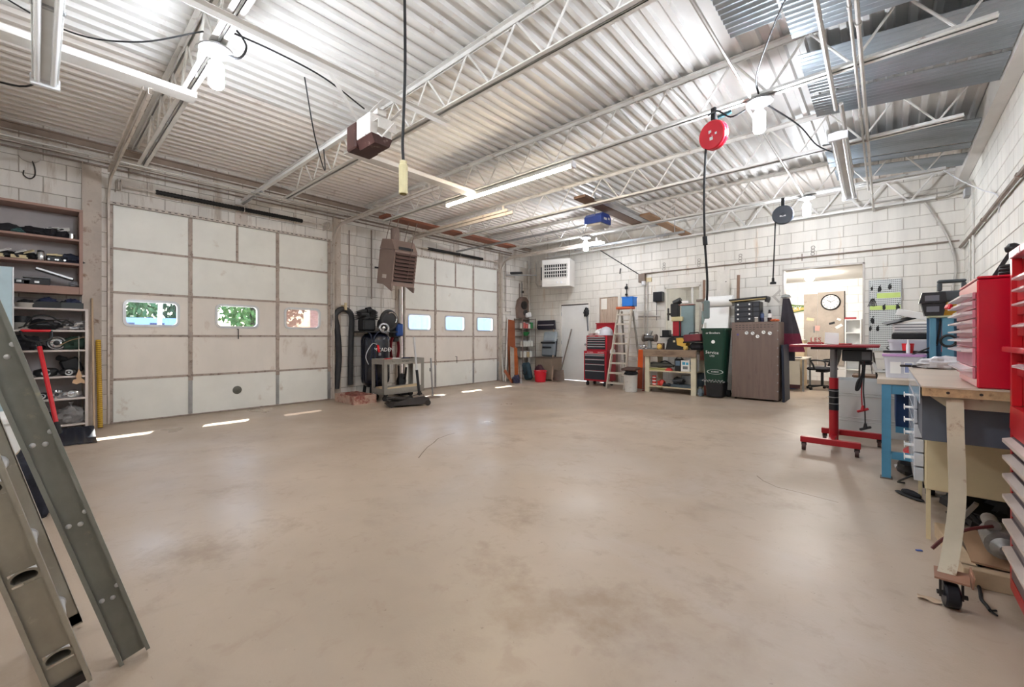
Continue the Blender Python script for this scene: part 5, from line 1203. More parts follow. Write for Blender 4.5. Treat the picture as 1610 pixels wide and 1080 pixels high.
asm('dust_mask', 'white dust mask and bottle on the red tool chest', 'mask', (-5.42, 9.33, 1.242), [('mask', lump(B(), (0, 0, 0), (.08, .07, .08), .3, 2.4, 81), whitep), ('nozzle', B().obox((.06, -.02, .13), (.12, .05, .06), (0, -.5, 0), .02), whitep)])
asm('silver_cup', 'silver pan at the front corner of the red tool chest top', 'pan', (-5.58, 9.3, 1.242), [('pan', B().lathe((0, 0, 0), [(.07, 0), (.09, .05), (.085, .05), (.06, .008), (.004, .006)], 18), alum)])
asm('white_socks', 'white rag bunch stuck on the side of the red tool chest', 'rags', (-5.03, 9.36, .80), [('rag', lump(B(), (0, 0, 0), (.035, .12, .06), .5, 4, 83), whitep)])
# wall-mounted black lever by the door
q = PY(YB - .03, 922, 500)
asm('wall_lever', 'black bracket and hose by the back door frame', 'bracket', (q.x, YB - .03, q.z - .1), [('head', lump(B(), (0, 0, .16), (.08, .06, .12), .5, 3, 85, flat=False), plasb), ('tail', B().tube([(.02, 0, .15), (.05, 0, -.25)], .02, 8), greyp)])
# ---- wooden step ladder with orange top
lad = mat('ladder_wood', (196, 186, 172), r=.6, var=.18, scale=5, c2=(150, 134, 116), cov=.2)
o = thing('step_ladder', 'paint-worn pale step ladder with orange top standing by the workbench', 'ladder', (-4.65, 9.05, 0))
tl_ = Vector((-4.84, 9.30, 1.86)); tr_ = Vector((-4.52, 9.33, 1.86)); bl = Vector((-4.90, 8.84, .01)); br = Vector((-4.48, 8.88, .01))
B().bar(bl, tl_, .075, .03, (1, 0, 0)).obj('rail', lad, o, w=True); B().bar(br, tr_, .075, .03, (1, 0, 0)).obj('rail', lad, o, w=True)
for i in range(8):
    t = (i + .55) / 8.1; p, q = bl.lerp(tl_, t), br.lerp(tr_, t); B().bar(p, q, .11, .038).obj('step', lad, o, w=True)
for p, q in ((Vector((-4.84, 9.72, .01)), Vector((-4.80, 9.38, 1.82))), (Vector((-4.44, 9.74, .01)), Vector((-4.52, 9.40, 1.82)))): B().bar(p, q, .05, .03, (1, 0, 0)).obj('rear_leg', mat('ladder_grey', (140, 134, 126), r=.6, var=.2), o, w=True)
for t in (.15, .4, .65, .88):
    B().bar(Vector((-4.84, 9.72, .01)).lerp(Vector((-4.80, 9.38, 1.82)), t), Vector((-4.44, 9.74, .01)).lerp(Vector((-4.52, 9.40, 1.82)), t), .04, .02).obj('rear_rung', lad, o, w=True)
B().obox((-4.68, 9.34, 1.895), (.40, .22, .06), (0, 0, .08), .015).obj('top_cap', mat('cap_orange', (206, 96, 56), r=.5), o, w=True)
b = B(); q = Vector((-4.58, 9.34, 1.926))
for (x0_, x1_, y0_, y1_) in ((-.14, .14, -.1, -.094), (-.14, .14, .094, .1), (-.14, -.134, -.1, .1), (.134, .14, -.1, .1)): b.box(x0_, x1_, y0_, y1_, 0, .22)
b.box(-.14, .14, -.1, .1, 0, .005)
asm('blue_crate', 'bright blue plastic crate on top of the step ladder', 'crate', tuple(q), [('body', b, mat('crate_blue', (44, 118, 206), r=.4, var=.06)), ('rim', B().box(-.15, .15, -.11, -.10, .2, .225).box(-.15, .15, .10, .11, .2, .225), mat('crate_blue', (44, 118, 206)))])
q = PY(YB - .05, 985, 460)
asm('wall_hook_tool', 'black tool hanging on the wall above the blue crate', 'tool', (q.x, YB - .05, q.z - .1), [('rod', B().cyl((0, 0, 0), (0, 0, .32), .012, 8), plasb), ('head', B().obox((0, -.01, .22), (.09, .05, .08), None, .02).obox((0, -.01, .05), (.06, .04, .05), None, .01), plasb), ('peg', B().cyl((0, 0, .30), (0, .048, .30), .01, 6), plasb)])
# orange sheet metal, white bucket
asm('orange_ramp', 'orange metal ramp standing beside the step ladder', 'ramp', (-4.24, 9.30, 0), [('upper', B().obox((0, 0, .70), (.20, .05, .42), (-.1, 0, 0), .01), mat('ramp_orange', (222, 92, 30), r=.45, var=.08)), ('lower', B().obox((0, -.02, .25), (.20, .05, .48), (-.05, 0, 0), .01), mat('ramp_rust', (150, 62, 30), r=.5, var=.2))])
asm('paint_pail', 'dented white pail with dark rag on top below the step ladder', 'pail', (-4.24, 8.72, 0), [('pail', B().lathe((0, 0, 0), [(.125, 0), (.13, .006), (.145, .36), (.15, .37), (.135, .37), (.004, .36)], 22), mat('pail_white', (206, 204, 200), r=.45, var=.12, c2=(150, 146, 140), cov=.15)), ('rag', lump(B(), (0, 0, .365), (.14, .13, .06), .4, 3, 87), blackc), ('lid', B().obox((-.0, 0, .50), (.34, .3, .05), (.1, .0, 0), .02), mat('pail_brown', (84, 58, 50), r=.6)), ('neck', B().lathe((0, 0, .4), [(.09, 0), (.10, .09)], 14), plasb)])
asm('red_pole_stand', 'dark red upright steel post beside the workbench', 'post', (-4.05, 9.12, 0), [('post', B().box(-.04, .04, -.04, .04, .02, .86), mat('post_red', (112, 34, 30), r=.5, var=.2)), ('foot', B().box(-.07, .07, -.1, .1, 0, .02), mat('post_red', (112, 34, 30))), ('handle', B().tube([(-.08, -.03, .05), (-.06, -.03, .8)], .012, 8), steelg)])

# ------------------------------------------------------------------ workbench by the window
bw_ = mat('bench_wood', (150, 128, 108), r=.7, var=.25, scale=3, c2=(110, 90, 74), cov=.3, scale2=5, stretch=(.4, 2, 2), bump=.2)
blegm = mat('bench_leg', (214, 206, 180), r=.6, var=.12, c2=(160, 140, 116), cov=.12)
x0, x1, yf, yk = -4.02, -2.93, 8.92, 9.55
o = thing('wood_workbench', 'old wooden workbench with two shelves below the window', 'workbench', ((x0 + x1) / 2, 9.25, 0))
ht = .93
B().box(x0 - .02, x1 + .02, yf - .03, yk, ht - .03, ht, .004).obj('top', bw_, o, w=True)
B().box(x0 - .02, x1 + .02, yf - .028, yf + .02, ht - .15, ht - .031, .003).obj('apron', bw_, o, w=True)
for (x, y) in ((x0 + .05, yf + .06), (x1 - .05, yf + .06), (x0 + .12, yk - .05), (x1 - .05, yk - .05)): B().box(x - .05, x + .05, y - .035, y + .035, 0, ht - .032).obj('leg', blegm, o, w=True)
for z in (.14, .48): B().box(x0 + .02, x1 - .02, yf + .03, yk - .02, z - .025, z).obj('shelf', mat('shelf_cream', (206, 192, 160), r=.6, var=.12), o, w=True)
yq = yf + .16
def bxp(px): return PY(yq, px, 560).x
# on the bench
o = thing('bench_grinder', 'grimy bench grinder with rusty fittings at the workbench end', 'grinder', (bxp(1018), 9.2, ht))
B().box(-.12, .12, -.09, .09, 0, .03).lathe((0, 0, .03), [(.05, 0), (.035, .12), (.05, .18)], 14).obj('pedestal', steelg, o); B().cyl((-.1, 0, .24), (.1, 0, .24), .065, 16).obj('motor', jm, o)
for x in (-.14, .14): B().cyl((x - .02, 0, .25), (x + .02, 0, .25), .085, 18).obj('wheel', rust, o)
B().obox((.02, 0, .36), (.06, .05, .12), (0, .3, 0), .01).obox((-.06, 0, .33), (.05, .05, .07), (0, -.4, 0), .01).obj('guard', chrome, o)
asm('chrome_clutter', 'small pile of chrome fittings in front of the bench grinder', 'fittings', (bxp(1012), 9.02, ht), [('heap', lump(B(), (0, 0, 0), (.09, .07, .05), .6, 4, 88), chrome)])
asm('yellow_lamp_part', 'small box with a round yellow cup on the workbench', 'box', (bxp(1038), 9.06, ht), [('box', B().box(-.07, .07, .0, .1, 0, .14, .006), wbrown), ('cup', B().lathe((.0, -.005, .06), [(.055, 0), (.06, .02), (.04, .045), (.004, .05)], 16, (0, -1, .1)), mat('cup_yellow', (220, 180, 96), r=.4))])
o = thing('power_tool_case', 'black rounded tool case with yellow end on the workbench', 'tool case', (bxp(1063), 9.15, ht))
B().prism([(-.21, 0), (-.16, .22), (-.12, .26), (.12, .26), (.2, .16), (.22, 0)], -.12, .12, 'y').obj('shell', plasb, o); B().prism([(.04, .10), (.02, .25), (.14, .258), (.235, .15), (.20, .06)], -.126, .126, 'y').obj('yellow_end', mat('case_yellow', (222, 178, 80), r=.5, var=.1), o); B().box(-.045, .0, -.1225, -.1202, .16, .2).obj('badge', cream, o)
o = thing('sander_case', 'dark red tool case stacked on a black pouch on the workbench', 'tool case', (bxp(1090), 9.12, ht + .17))
B().obox((0, 0, .085), (.36, .22, .15), (0, -.07, 0), .015).obj('shell', mat('case_maroon', (116, 44, 54), r=.5, var=.15), o); B().obox((0, -.01, .0), (.37, .23, .03), (0, -.04, 0), .006).obj('base', plasb, o); B().tube([(-.1, 0, .16), (-.08, 0, .19), (.08, 0, .20), (.1, 0, .18)], .012, 6).obj('handle', plasb, o)
asm('black_pouch', 'rounded black pouch under the dark red tool case', 'pouch', (bxp(1095), 9.12, ht), [('body', B().obox((0, 0, .075), (.28, .2, .15), None, .05), blackc)])
asm('yellow_glove', 'pale yellow work glove draped beside the black pouch', 'glove', (bxp(1079), 9.04, ht), [('palm', lump(B(), (0, 0, 0), (.05, .05, .05), .3, 3, 71), mat('glove_yellow', (226, 196, 110), r=.8)), ('cuff', B().obox((-.05, .02, .09), (.08, .06, .05), (0, .5, 0), .015), whitep)])
# bench shelves
z1 = .48; z2 = .14
for k in range(2):
    o2 = thing('red_can_stack', ['stack of red cans at the bench leg end of the lowest bench shelf', 'stack of red cans with white labels second on the lowest bench shelf'][k], 'cans', (bxp(1021 + 8.5 * k), 9.05, z2))
    for i in range(3):
        B().lathe((0, 0, .001 + i * .072), [(.042, 0), (.044, .003), (.044, .066), (.042, .069)], 16).obj('can', mat('can_red', (206, 58, 50), r=.4, var=.08), o2); B().lathe((0, 0, .022 + i * .072), [(.0448, 0), (.0448, .022)], 16).obj('label_band', whitep, o2)
asm('red_bits', 'red and black oil bottle lying on the lowest bench shelf', 'bottle', (bxp(1041), 9.06, z2), [('body', lump(B(), (0, 0, 0), (.09, .06, .07), .5, 3, 73), mat('can_red', (206, 58, 50))), ('cap', B().cyl((.06, -.04, .08), (.1, -.05, .05), .02, 8), plasb)])
asm('dark_parts', 'low heap of dark bolts on the lowest bench shelf', 'bolts', (bxp(1050), 9.04, z2), [('heap', lump(B(), (0, 0, 0), (.12, .07, .035), .6, 5, 74), mat('bolt_dark', (56, 60, 66), r=.5, var=.4, scale=30))])
asm('steel_block', 'black cast part before a silver box on the lowest bench shelf', 'casting', (bxp(1068), 9.05, z2 + .061), [('body', lump(B(), (0, 0, 0), (.13, .08, .08), .4, 3, 75), plasb)])
asm('silver_box', 'silver metal box with dark end on the lowest bench shelf', 'metal box', (bxp(1077), 9.28, z2), [('body', B().box(-.12, .10, -.1, .1, 0, .24, .006), steelg), ('end_cap', B().box(.101, .115, -.1, .1, 0, .24), plasb)])
asm('slate_tray', 'dark slate coloured tray along the lowest bench shelf', 'tray', (bxp(1078), 9.05, z2), [('tray', B().box(-.27, .24, -.09, .1, 0, .06, .006), mat('slate', (72, 84, 92), r=.5, var=.15))])
asm('slate_board', 'dark slate coloured panel upright at the back of the bench', 'panel', (bxp(1094), 9.45, z2), [('panel', B().obox((-.05, 0, .15), (.3, .03, .3), (-.05, 0, 0)), mat('slate', (72, 84, 92)))])
asm('grey_long_bag', 'long grey tool bag on the upper bench shelf', 'bag', (bxp(1038), 9.12, z1), [('bag', lump(B(), (0, 0, .06), (.30, .10, .06), .3, 2, 76), mat('bag_olive', (92, 92, 86), r=.7, var=.2)), ('strap', B().tube(catmull([(-.02, -.02, .16), (.1, -.02, .2), (.22, -.02, .15), (.3, -.04, .08)]), .014, 6), plasb)])
asm('yellow_rope', 'tangle of pale yellow rope at the front of the upper bench shelf', 'rope', (bxp(1036), 9.02, z1), [('tangle', B().tube(catmull([(.24 * math.cos(i * 1.7) , -.02 + .04 * math.sin(i * 2.3), .025 + .02 * math.sin(i * 1.1)) for i in range(14)]), .011, 6), mat('rope_yellow', (188, 180, 120), r=.8))])
asm('red_funnel', 'red cap-shaped lid on the upper bench shelf', 'lid', (bxp(1053), 9.03, z1), [('dome', B().lathe((0, 0, 0), [(.08, 0), (.085, .01), (.06, .05), (.02, .06), (.004, .065)], 18), mat('can_red', (206, 58, 50)))])
asm('charger_box', 'black upright charger with a grey window on the upper bench shelf', 'charger', (bxp(1068), 9.06, z1), [('body', B().box(-.075, .075, -.06, .08, 0, .26, .012), plasb), ('window', B().box(-.05, .04, -.0625, -.0602, .12, .22), mat('screen_grey', (110, 130, 150), r=.2)), ('carry_handle', B().tube(catmull([(-.06, .0, .26), (-.03, 0, .29), (.04, 0, .29), (.07, 0, .26)]), .01, 6), plasb)])
for k, px in enumerate((1079.5, 1089)):
    asm('white_carton', ['white carton with blue print on the upper bench shelf', 'white carton half behind the bench leg'][k], 'carton', (bxp(px), 9.06 + .05 * k, z1), [('box', B().box(-.09, .09, -.06, .06, 0, .235 + .02 * k, .003), whitep), ('blue_print', B().box(-.06, .0, -.0615, -.0602, .14, .20).box(.015, .065, -.0615, -.0602, .14, .19), mat('print_blue', (80, 176, 214), r=.6)), ('black_print', B().box(-.05, .05, -.0615, -.0602, .05, .11), mat('print_grey', (120, 126, 128), r=.6))])
# left of the window: box, conduit, black plate
q = PY(YB - .05, 1011, 436)
asm('fuse_box', 'grimy metal junction box where the slanting cable ends', 'electrical box', (q.x, YB - .08, q.z - .12), [('box', B().box(-.10, .06, -.02, .078, 0, .2), rust), ('fitting', B().cyl((.03, 0, -.07), (.03, 0, .02), .05, 12), frost), ('plate', B().box(-.04, .28, .0, .07, .2, .215), rust), ('pale_cover', B().box(.07, .2, .05, .078, .0, .1), cream)])
conduit([(q.x + .02, YB - .03, q.z - .12), (q.x + .02, YB - .03, .95)], .016, 'thin pipe down the wall left of the window', pipe, 'wall_pipe', straps=.6)
conduit([(q.x + .10, YB - .03, q.z - .12), (q.x + .10, YB - .03, .95)], .014, 'second thin pipe down the wall left of the window', pipe, 'wall_pipe')
qz = PY(YB - .03, 1025, 497).z
conduit([(bx(1004), YB - .03, qz), (bx(1039), YB - .03, qz)], .014, 'short horizontal pipe left of the window', pipe, 'wall_pipe', straps=.25)
q = PY(YB - .06, 1036, 467)
asm('black_speaker', 'square black speaker fixed left of the window', 'speaker', (q.x, YB - .10, q.z - .15), [('case', B().box(-.11, .11, -.05, .095, .04, .27, .01), plasb), ('grille', B().box(-.095, .095, -.054, -.0505, .055, .255, .002), blackc), ('wire', B().cyl((-.07, .07, .05), (-.07, .07, -.4), .006, 5), rubber)])
# parts dispenser: red/teal cylinder unit hung before window
q = PY(YB - .18, 1068, 527); zt_ = PY(YB - .18, 1068, 472).z
o = thing('drill_press', 'red and grey drill press unit standing before the window', 'drill press', (q.x, YB - .2, q.z - .02)); H = zt_ - q.z
B().box(-.40, .42, -.10, .14, -.03, 0).obj('ledge', plasb, o)
B().box(-.11, .06, -.09, .03, .0, H * .42, .01).obj('red_column', mat('press_red', (166, 30, 44), r=.4, var=.1), o)
B().box(-.13, .12, -.12, .05, H * .42, H * .55, .01).obj('brass_band', mat('press_brass', (206, 194, 150), r=.4), o)
B().box(-.16, .02, -.10, .05, H * .55, H * .93, .02).obj('head', plasb, o)
B().cyl((-.1, -.03, H * .93), (.06, -.03, H * 1.02), .07, 14).obj('pulley_cover', plasb, o)
B().box(.06, .34, -.05, .06, .0, H * .86, .01).obj('grey_panel', mat('press_teal', (136, 158, 162), r=.3, var=.08), o)
B().box(-.14, .34, -.08, .07, H * .87, H * .89).obj('rod', mat('press_rod', (150, 90, 84), r=.4), o)
B().cyl((-.22, -.06, H * .45), (-.22, -.06, H * .8), .02, 8).obj('spindle', darkm, o); B().cyl((.05, -.10, .0), (.05, -.10, H * .42), .014, 8).obj('feed_rod', darkm, o); B().box(-.24, -.16, -.08, -.04, H * .6, H * .66).obj('spindle_arm', darkm, o)
B().obox((.12, .0, H * .96), (.2, .08, .06), None, .01).obj('paper_top', whitep, o)
for x in (-.2, .1): B().box(x - .012, x + .012, .06, .199, -.12, -.03).obj('bracket', darkm, o)
asm('black_bin_small', 'small black open bin on the ledge beside the red press', 'bin', (q.x - .28, YB - .2, q.z - .02), [('bin', B().box(-.08, .08, -.08, .08, 0, .14, .006), plasb)])
# ------------------------------------------------------------------ paper roll unit, green bin, brown cabinet
q0_ = PY(9.15, 1101, 540)
# boards fixed to wall
a = PY(YB - .02, 1137, 425)
asm('white_wall_board', 'tall white board fixed upright on the wall behind the paper roll', 'board', (a.x, YB - .03, 1.3), [('board', B().box(-.13, .13, 0, .028, 0, a.z - 1.3), framew), ('screw', B().cyl((.06, -.004, a.z - 1.55), (.06, .002, a.z - 1.55), .012, 8), darkm)])
for px, lb in ((1104, 'rusty bracket pole at the window side of the paper roll'), (1158, 'rusty bracket pole at the cabinet side of the paper roll')):
    a = PY(9.55, px, 440 if px == 1104 else 432); 
    asm('roll_pole', lb, 'pole', (a.x, 9.62, 1.3 if px > 1104 else .02), [('pole', B().cyl((0, 0, 0), (.02, 0, a.z - (1.3 if px > 1104 else .02)), .03, 8), mat('pole_rust', (140, 110, 92), r=.7, var=.3)), ('arm', B().obox((0, .0, PY(9.55, px, 472).z - (1.3 if px > 1104 else .02)), (.26, .12, .05)), rust)])
o = thing('paper_roll', 'wide roll of white paper with a sheet hanging down over the green bin', 'paper roll', (-2.6, 9.38, 1.2))
pl_ = PY(9.40, 1113, 472); pr_ = PY(9.40, 1153, 472)
B().cyl((pl_.x - .03, 9.40, pl_.z - .04), (pr_.x, 9.40, pl_.z - .04), .115, 24).obj('roll', whitep, o, w=True)
zl_ = PY(9.2, 1120, 519).z; za_ = pl_.z - .16
def hang(u, v):
    xa = pl_.x + .02 + (pr_.x - pl_.x - .08) * u; xb = pl_.x - .06 + (pr_.x - pl_.x + .01) * u
    x = xa + (xb - xa) * v; return (x, 9.34 - .14 * v + .015 * math.sin(u * 5) * v, za_ + (zl_ - za_) * v)
B().sheet(hang, 12, 10, .002, (0, -1, 0)).obj('hanging_sheet', whitep, o, w=True)
B().cyl((pl_.x - .12, 9.40, pl_.z - .04), (pr_.x + .12, 9.40, pl_.z - .04), .02, 10).obj('spindle', steelg, o, w=True)
# green wheelie bin (tapered)
grn = mat('bin_green', (24, 62, 48), r=.32, var=.12, scale=4)
o = thing('wheeled_bin', 'tall dark green wheeled bin with pale print under the paper', 'bin', (-2.57, 9.08, 0))
zt_ = PY(8.85, 1125, 519).z
def taper(p):
    k = .62 + .38 * (p.z / zt_); return (p.x * k, p.y * (.75 + .25 * p.z / zt_), p.z)
b = B()
for i in range(8):
    z0, z1_ = .02 + (zt_ - .02) * i / 8, .02 + (zt_ - .02) * (i + 1) / 8; P = rrect(0, 0, .45, .47, .06); n = len(P)
    b.add([(p[0], p[1], z0) for p in P] + [(p[0], p[1], z1_) for p in P], [(k, (k + 1) % n, n + (k + 1) % n, n + k) for k in range(n)] + ([tuple(range(n))] if i == 0 else []))
b.warp(taper).obj('body', grn, o)
B().prism(rrect(0, 0, .48, .50, .06), zt_, zt_ + .04, 'z').obj('lid', grn, o)
P = rrect(0, 0, .46, .48, .06); n = len(P); b = B(); b.add([(p[0], p[1], z) for z in (.02, .30) for p in P], [(k, (k + 1) % n, n + (k + 1) % n, n + k) for k in range(n)]); b.warp(taper).warp(lambda p: (p.x * 1.02, p.y * 1.02, p.z)).obj('black_base', plasb, o)
b = B()
for i in range(24):
    u = i / 23; b.sph((-.2 + .4 * u, -.225, .335 + .02 * math.sin(i * 1.9)), (.014, .006, .012), 6, 4)
b.obj('bag_edge', mat('bag_grey', (150, 148, 148)), o, kind='stuff')
for x in (-.18, .18): B().cyl((x - .03, .16, .07), (x + .03, .16, .07), .07, 14).obj('wheel', rubber, o)
B().lathe((0, -.232, zt_ - .23), [(.034, 0), (.034, .003), (.02, .003), (.02, .0045), (.004, .0045)], 18, (0, -1, .06)).obj('round_emblem', whitep, o)
text_part('or Brothers', .055, whitep, o, (0, -.2505, zt_ - .055), (PI / 2 - .06, 0, 0), .001)
text_part('Service', .085, whitep, o, (-.02, -.236, zt_ - .44), (PI / 2 - .06, .05, 0), .001)
text_part('LTD', .05, whitep, o, (-.02, -.231, zt_ - .51), (PI / 2 - .06, .05, 0), .001)
B().torus((0, 0, 0), .06, .004, (0, -1, 0), 24, 4).warp(lambda p: (p.x * 2.4 + .03, p.y - .222, p.z * .75 + zt_ - .82)).obj('oval_ring', mat('print_pale', (200, 206, 200), r=.5), o)
text_part('RUBBISH', .036, whitep, o, (.03, -.222, zt_ - .82), (PI / 2 - .06, 0, 0), .001)
asm('grey_dispenser', 'grey-green metal box hanging at the window side of the paper roll', 'box', (PY(9.3, 1107, 500).x, 9.33, PY(9.3, 1107, 510).z), [('box', B().box(-.045, .045, -.05, .05, 0, .28, .008), mat('disp_grey', (128, 146, 142), r=.5)), ('hook', B().cyl((0, 0, .28), (0, .1, .36), .01, 6), darkm)])
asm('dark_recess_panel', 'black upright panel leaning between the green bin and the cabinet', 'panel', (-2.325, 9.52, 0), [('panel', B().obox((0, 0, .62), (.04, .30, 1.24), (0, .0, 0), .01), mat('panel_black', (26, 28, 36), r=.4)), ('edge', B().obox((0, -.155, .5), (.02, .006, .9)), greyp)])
asm('blue_grey_bag', 'grey cloth bag on the floor at the workbench end', 'bag', (-2.85, 8.98, 0), [('bag', lump(B(), (0, 0, 0), (.06, .07, .09), .4, 3, 78), mat('cloth_slate', (110, 124, 134), r=.7, var=.3))])
asm('red_strap_pole', 'tall rusty pipe clamp standing at the workbench end', 'clamp', (-2.83, 9.22, 0), [('bar', B().cyl((0, 0, 0), (0, 0, 1.5), .02, 8), pipe), ('jaw', B().obox((-.04, -.03, .82), (.10, .06, .2), None, .01), mat('jaw_red', (126, 64, 52), r=.6)), ('foot', B().obox((0, 0, .1), (.05, .05, .2)), mat('jaw_red', (126, 64, 52)))])
# brown metal cabinet
cb_ = mat('cabinet_brown', (124, 106, 98), r=.42, m=.2, var=.14, scale=3, stretch=(4, 1, .4), c2=(100, 82, 76), cov=.2, scale2=4)
x0, x1, yf = -2.29, -1.50, 9.05; hz = PY(yf, 1186, 506).z
o = thing('metal_cabinet', 'tall brown sheet metal cabinet with five gauges on the front', 'cabinet', ((x0 + x1) / 2, yf + .28, 0))
B().box(x0, x1, yf + .012, yf + .56, .03, hz, .006).obj('body', cb_, o, w=True)
B().box(x0 + .004, x1 - .004, yf, yf + .011, .035, hz - .004, .003).obj('front_panel', cb_, o, w=True)
for x in (x0 + .06, x1 - .06):
    for y in (yf + .06, yf + .5): B().cyl((x, y, 0), (x, y, .03), .02, 8).obj('foot', darkm, o, w=True)
slot = B().box(-.018, .018, -.0008, .0008, -.004, .004).mesh('vent_slot', plasb, False)
for r_ in range(3):
    for i in range(11 if r_ < 2 else 6): place('vent_slot', slot, o, Vector((x0 + .09 + i * .06, yf - .0004, hz - .06 - r_ * .04)) - o.location)
for i in range(8): B().cyl((x1 - .012, yf - .004, .2 + i * .16), (x1 - .012, yf + .002, .2 + i * .16), .012, 8).obj('rivet', steelg, o, w=True)
for k, (px, py) in enumerate(((1174.5, 523.5), (1184, 524), (1191.5, 529), (1201, 522.5), (1211, 524))):
    q = PY(yf, px, py)
    asm('dial_gauge', ['round white gauge nearest the blue sticker on the brown cabinet', 'round white gauge second from the blue sticker on the brown cabinet', 'lowest round white gauge of the brown cabinet, set below the others', 'round white gauge second from the rivet row on the brown cabinet', 'round white gauge nearest the rivet row on the brown cabinet'][k], 'gauge', (q.x, yf - .03, q.z), [('case', B().lathe((0, .03, 0), [(.032, 0), (.036, .02), (.036, .03), (.03, .033)], 18, (0, -1, 0)), chrome), ('face', B().lathe((0, -.003, 0), [(.030, 0), (.030, .0015)], 18, (0, -1, 0)), whitep), ('needle', B().obox((.004, -.0055, .004), (.04, .002, .008), (0, .8, 0)), plasb)], group='dial gauges on the brown cabinet')
q = PY(yf, 1160, 526); B().lathe((q.x, yf - .0002, q.z), [(.022, 0), (.022, .001), (.012, .001), (.012, .0015)], 5, (0, -1, 0)).obj('sticker', mat('sticker_blue', (92, 84, 150), r=.5), o, w=True)
# drawer organiser and lid on top of the cabinet
q = PY(yf + .2, 1152, 506)
o = thing('drawer_organiser', 'black small parts organiser with white knobs on the brown cabinet', 'organiser', (q.x + .27, yf + .26, hz))
B().box(-.22, .22, -.14, .16, .0, .40, .006).obj('case', plasb, o)
for i in range(4):
    d_ = B().box(-.21, .10, -.152, -.1405, .015 + i * .095, .10 + i * .095, .004).obj('drawer', mat('drawer_black', (46, 48, 56)), o)
    for x in (-.15, .05): B().lathe((x, -.1525, .062 + i * .095), [(.016, 0), (.018, .012), (.01, .018)], 10, (0, -1, 0)).obj('knob', whitep, d_)
for i in range(4): B().box(.115, .21, -.15, -.1405, .02 + i * .095, .10 + i * .095, .003).obj('small_drawer', mat('case_shell', (54, 56, 64), r=.4), o)
asm('black_lid_board', 'black topped board with pale edge lying on the organiser', 'board', (q.x + .29, yf + .24, hz + .402), [('board', B().obox((0, 0, .055), (.66, .34, .03), (0, -.05, 0), .004), plasb), ('pale_edge', B().obox((0, -.02, .028), (.62, .30, .016), (0, -.05, 0)), mat('edge_tan', (178, 160, 110), r=.6)), ('lip', B().obox((.31, 0, .02), (.03, .32, .09), (0, .3, 0), .01), plasb)])
for k, (px, m, lb) in enumerate(((1198, mat('spray_navy', (38, 44, 70), r=.3), 'dark blue spray can on the brown cabinet'), (1210, mat('spray_maroon', (60, 36, 36), r=.3), 'dark bottle with a white label on the brown cabinet'))):
    q = PY(yf + .2, px, 506)
    asm('spray_can', lb, 'bottle', (q.x, yf + .2, hz), [('body', B().lathe((0, 0, 0), [(.034, 0), (.036, .005), (.036, .15), (.02, .18), (.018, .19)], 16), m), ('cap', B().lathe((0, 0, .19), [(.02, 0), (.02, .03), (.012, .04)], 12), plasb), ('label', B().lathe((0, 0, .08), [(.0368, 0), (.0368, .08)], 16), whitep if k else mat('spray_label', (90, 104, 140), r=.4))])
q = PY(yf + .16, 1190, 506)
asm('small_jar', 'small clear jar with pale lid between organiser and spray can', 'jar', (q.x, yf + .12, hz), [('jar', B().lathe((0, 0, 0), [(.03, 0), (.032, .005), (.032, .08)], 14), mat('jar_glass', (170, 164, 156), r=.15)), ('lid', B().lathe((0, 0, .08), [(.033, 0), (.033, .015)], 14), whitep)])
q = PY(yf + .16, 1218, 506)
asm('orange_rag', 'orange rag on the corner of the brown cabinet', 'rag', (x1 - .09, yf + .2, hz), [('rag', lump(B(), (0, 0, 0), (.07, .12, .03), .4, 3, 79), mat('rag_orange', (222, 120, 80), r=.8))])
asm('navy_panel', 'dark navy panel standing against the side of the brown cabinet', 'panel', (x1 + .055, yf + .36, 0), [('panel', B().obox((0, 0, .53), (.04, .56, 1.06), (0, -.02, 0), .008), mat('panel_navy', (34, 42, 60), r=.5, var=.1)), ('rubber_foot', B().box(-.02, .02, -.26, .26, 0, .012), rubber)])
# coat on a hook by the passage, arrow mark
q = PY(YB - .06, 1235, 467)
o = thing('work_coat', 'long dark grey and maroon work coat hanging beside the passage', 'coat', (q.x, YB - .1, PY(YB - .1, 1235, 567).z))
ztop = q.z; zlow = PY(YB - .1, 1240, 553).z; zz = o.location.z
def coat(u, v):
    w_ = (.05 + .17 * v); a_ = u * 2 * PI; x = q.x + .02 + .07 * v + w_ * math.cos(a_) * (1 + .12 * math.sin(5 * a_ + 3 * v)); y = YB - .11 + .07 * math.sin(a_) * (.5 + .5 * v) * (1 + .2 * math.sin(4 * a_)); return (x, y, ztop - .03 - (ztop - .03 - zlow) * v)
zsplit = .66
B().sheet(lambda u, v: coat(u, v * zsplit), 28, 14).obj('upper_cloth', mat('coat_grey', (62, 56, 62), r=.8, var=.2, scale=9), o, w=True)
B().sheet(lambda u, v: coat(u, zsplit + v * (1 - zsplit)), 28, 8).obj('lower_cloth', mat('coat_maroon', (112, 30, 54), r=.75, var=.2, scale=9), o, w=True)
B().box(q.x - .02, q.x + .16, YB - .14, YB - .06, zz, zlow + .04).obj('lining', blackc, o, w=True)
B().lathe((q.x + .01, YB - .09, ztop - .02), [(.02, 0), (.09, .01), (.07, .05), (.02, .07), (.004, .075)], 16).obj('cap', mat('cap_grey', (150, 152, 150), r=.6), o, w=True)
B().cyl((q.x, YB - .09, ztop), (q.x, YB + .005, ztop), .01, 6).obj('hook', darkm, o, w=True)
ga = PY(YB - .001, 1219, 466)
B().prism([(ga.x + .08, ga.z + .14), (ga.x - .06, ga.z), (ga.x + .06, ga.z - .14), (ga.x + .08, ga.z - .11), (ga.x + .0, ga.z), (ga.x + .10, ga.z + .10)], YB - .0025, YB - .0005, 'y').obj('arrow_mark', mat('mark_grey', (186, 180, 172), r=.7), wb, w=True)
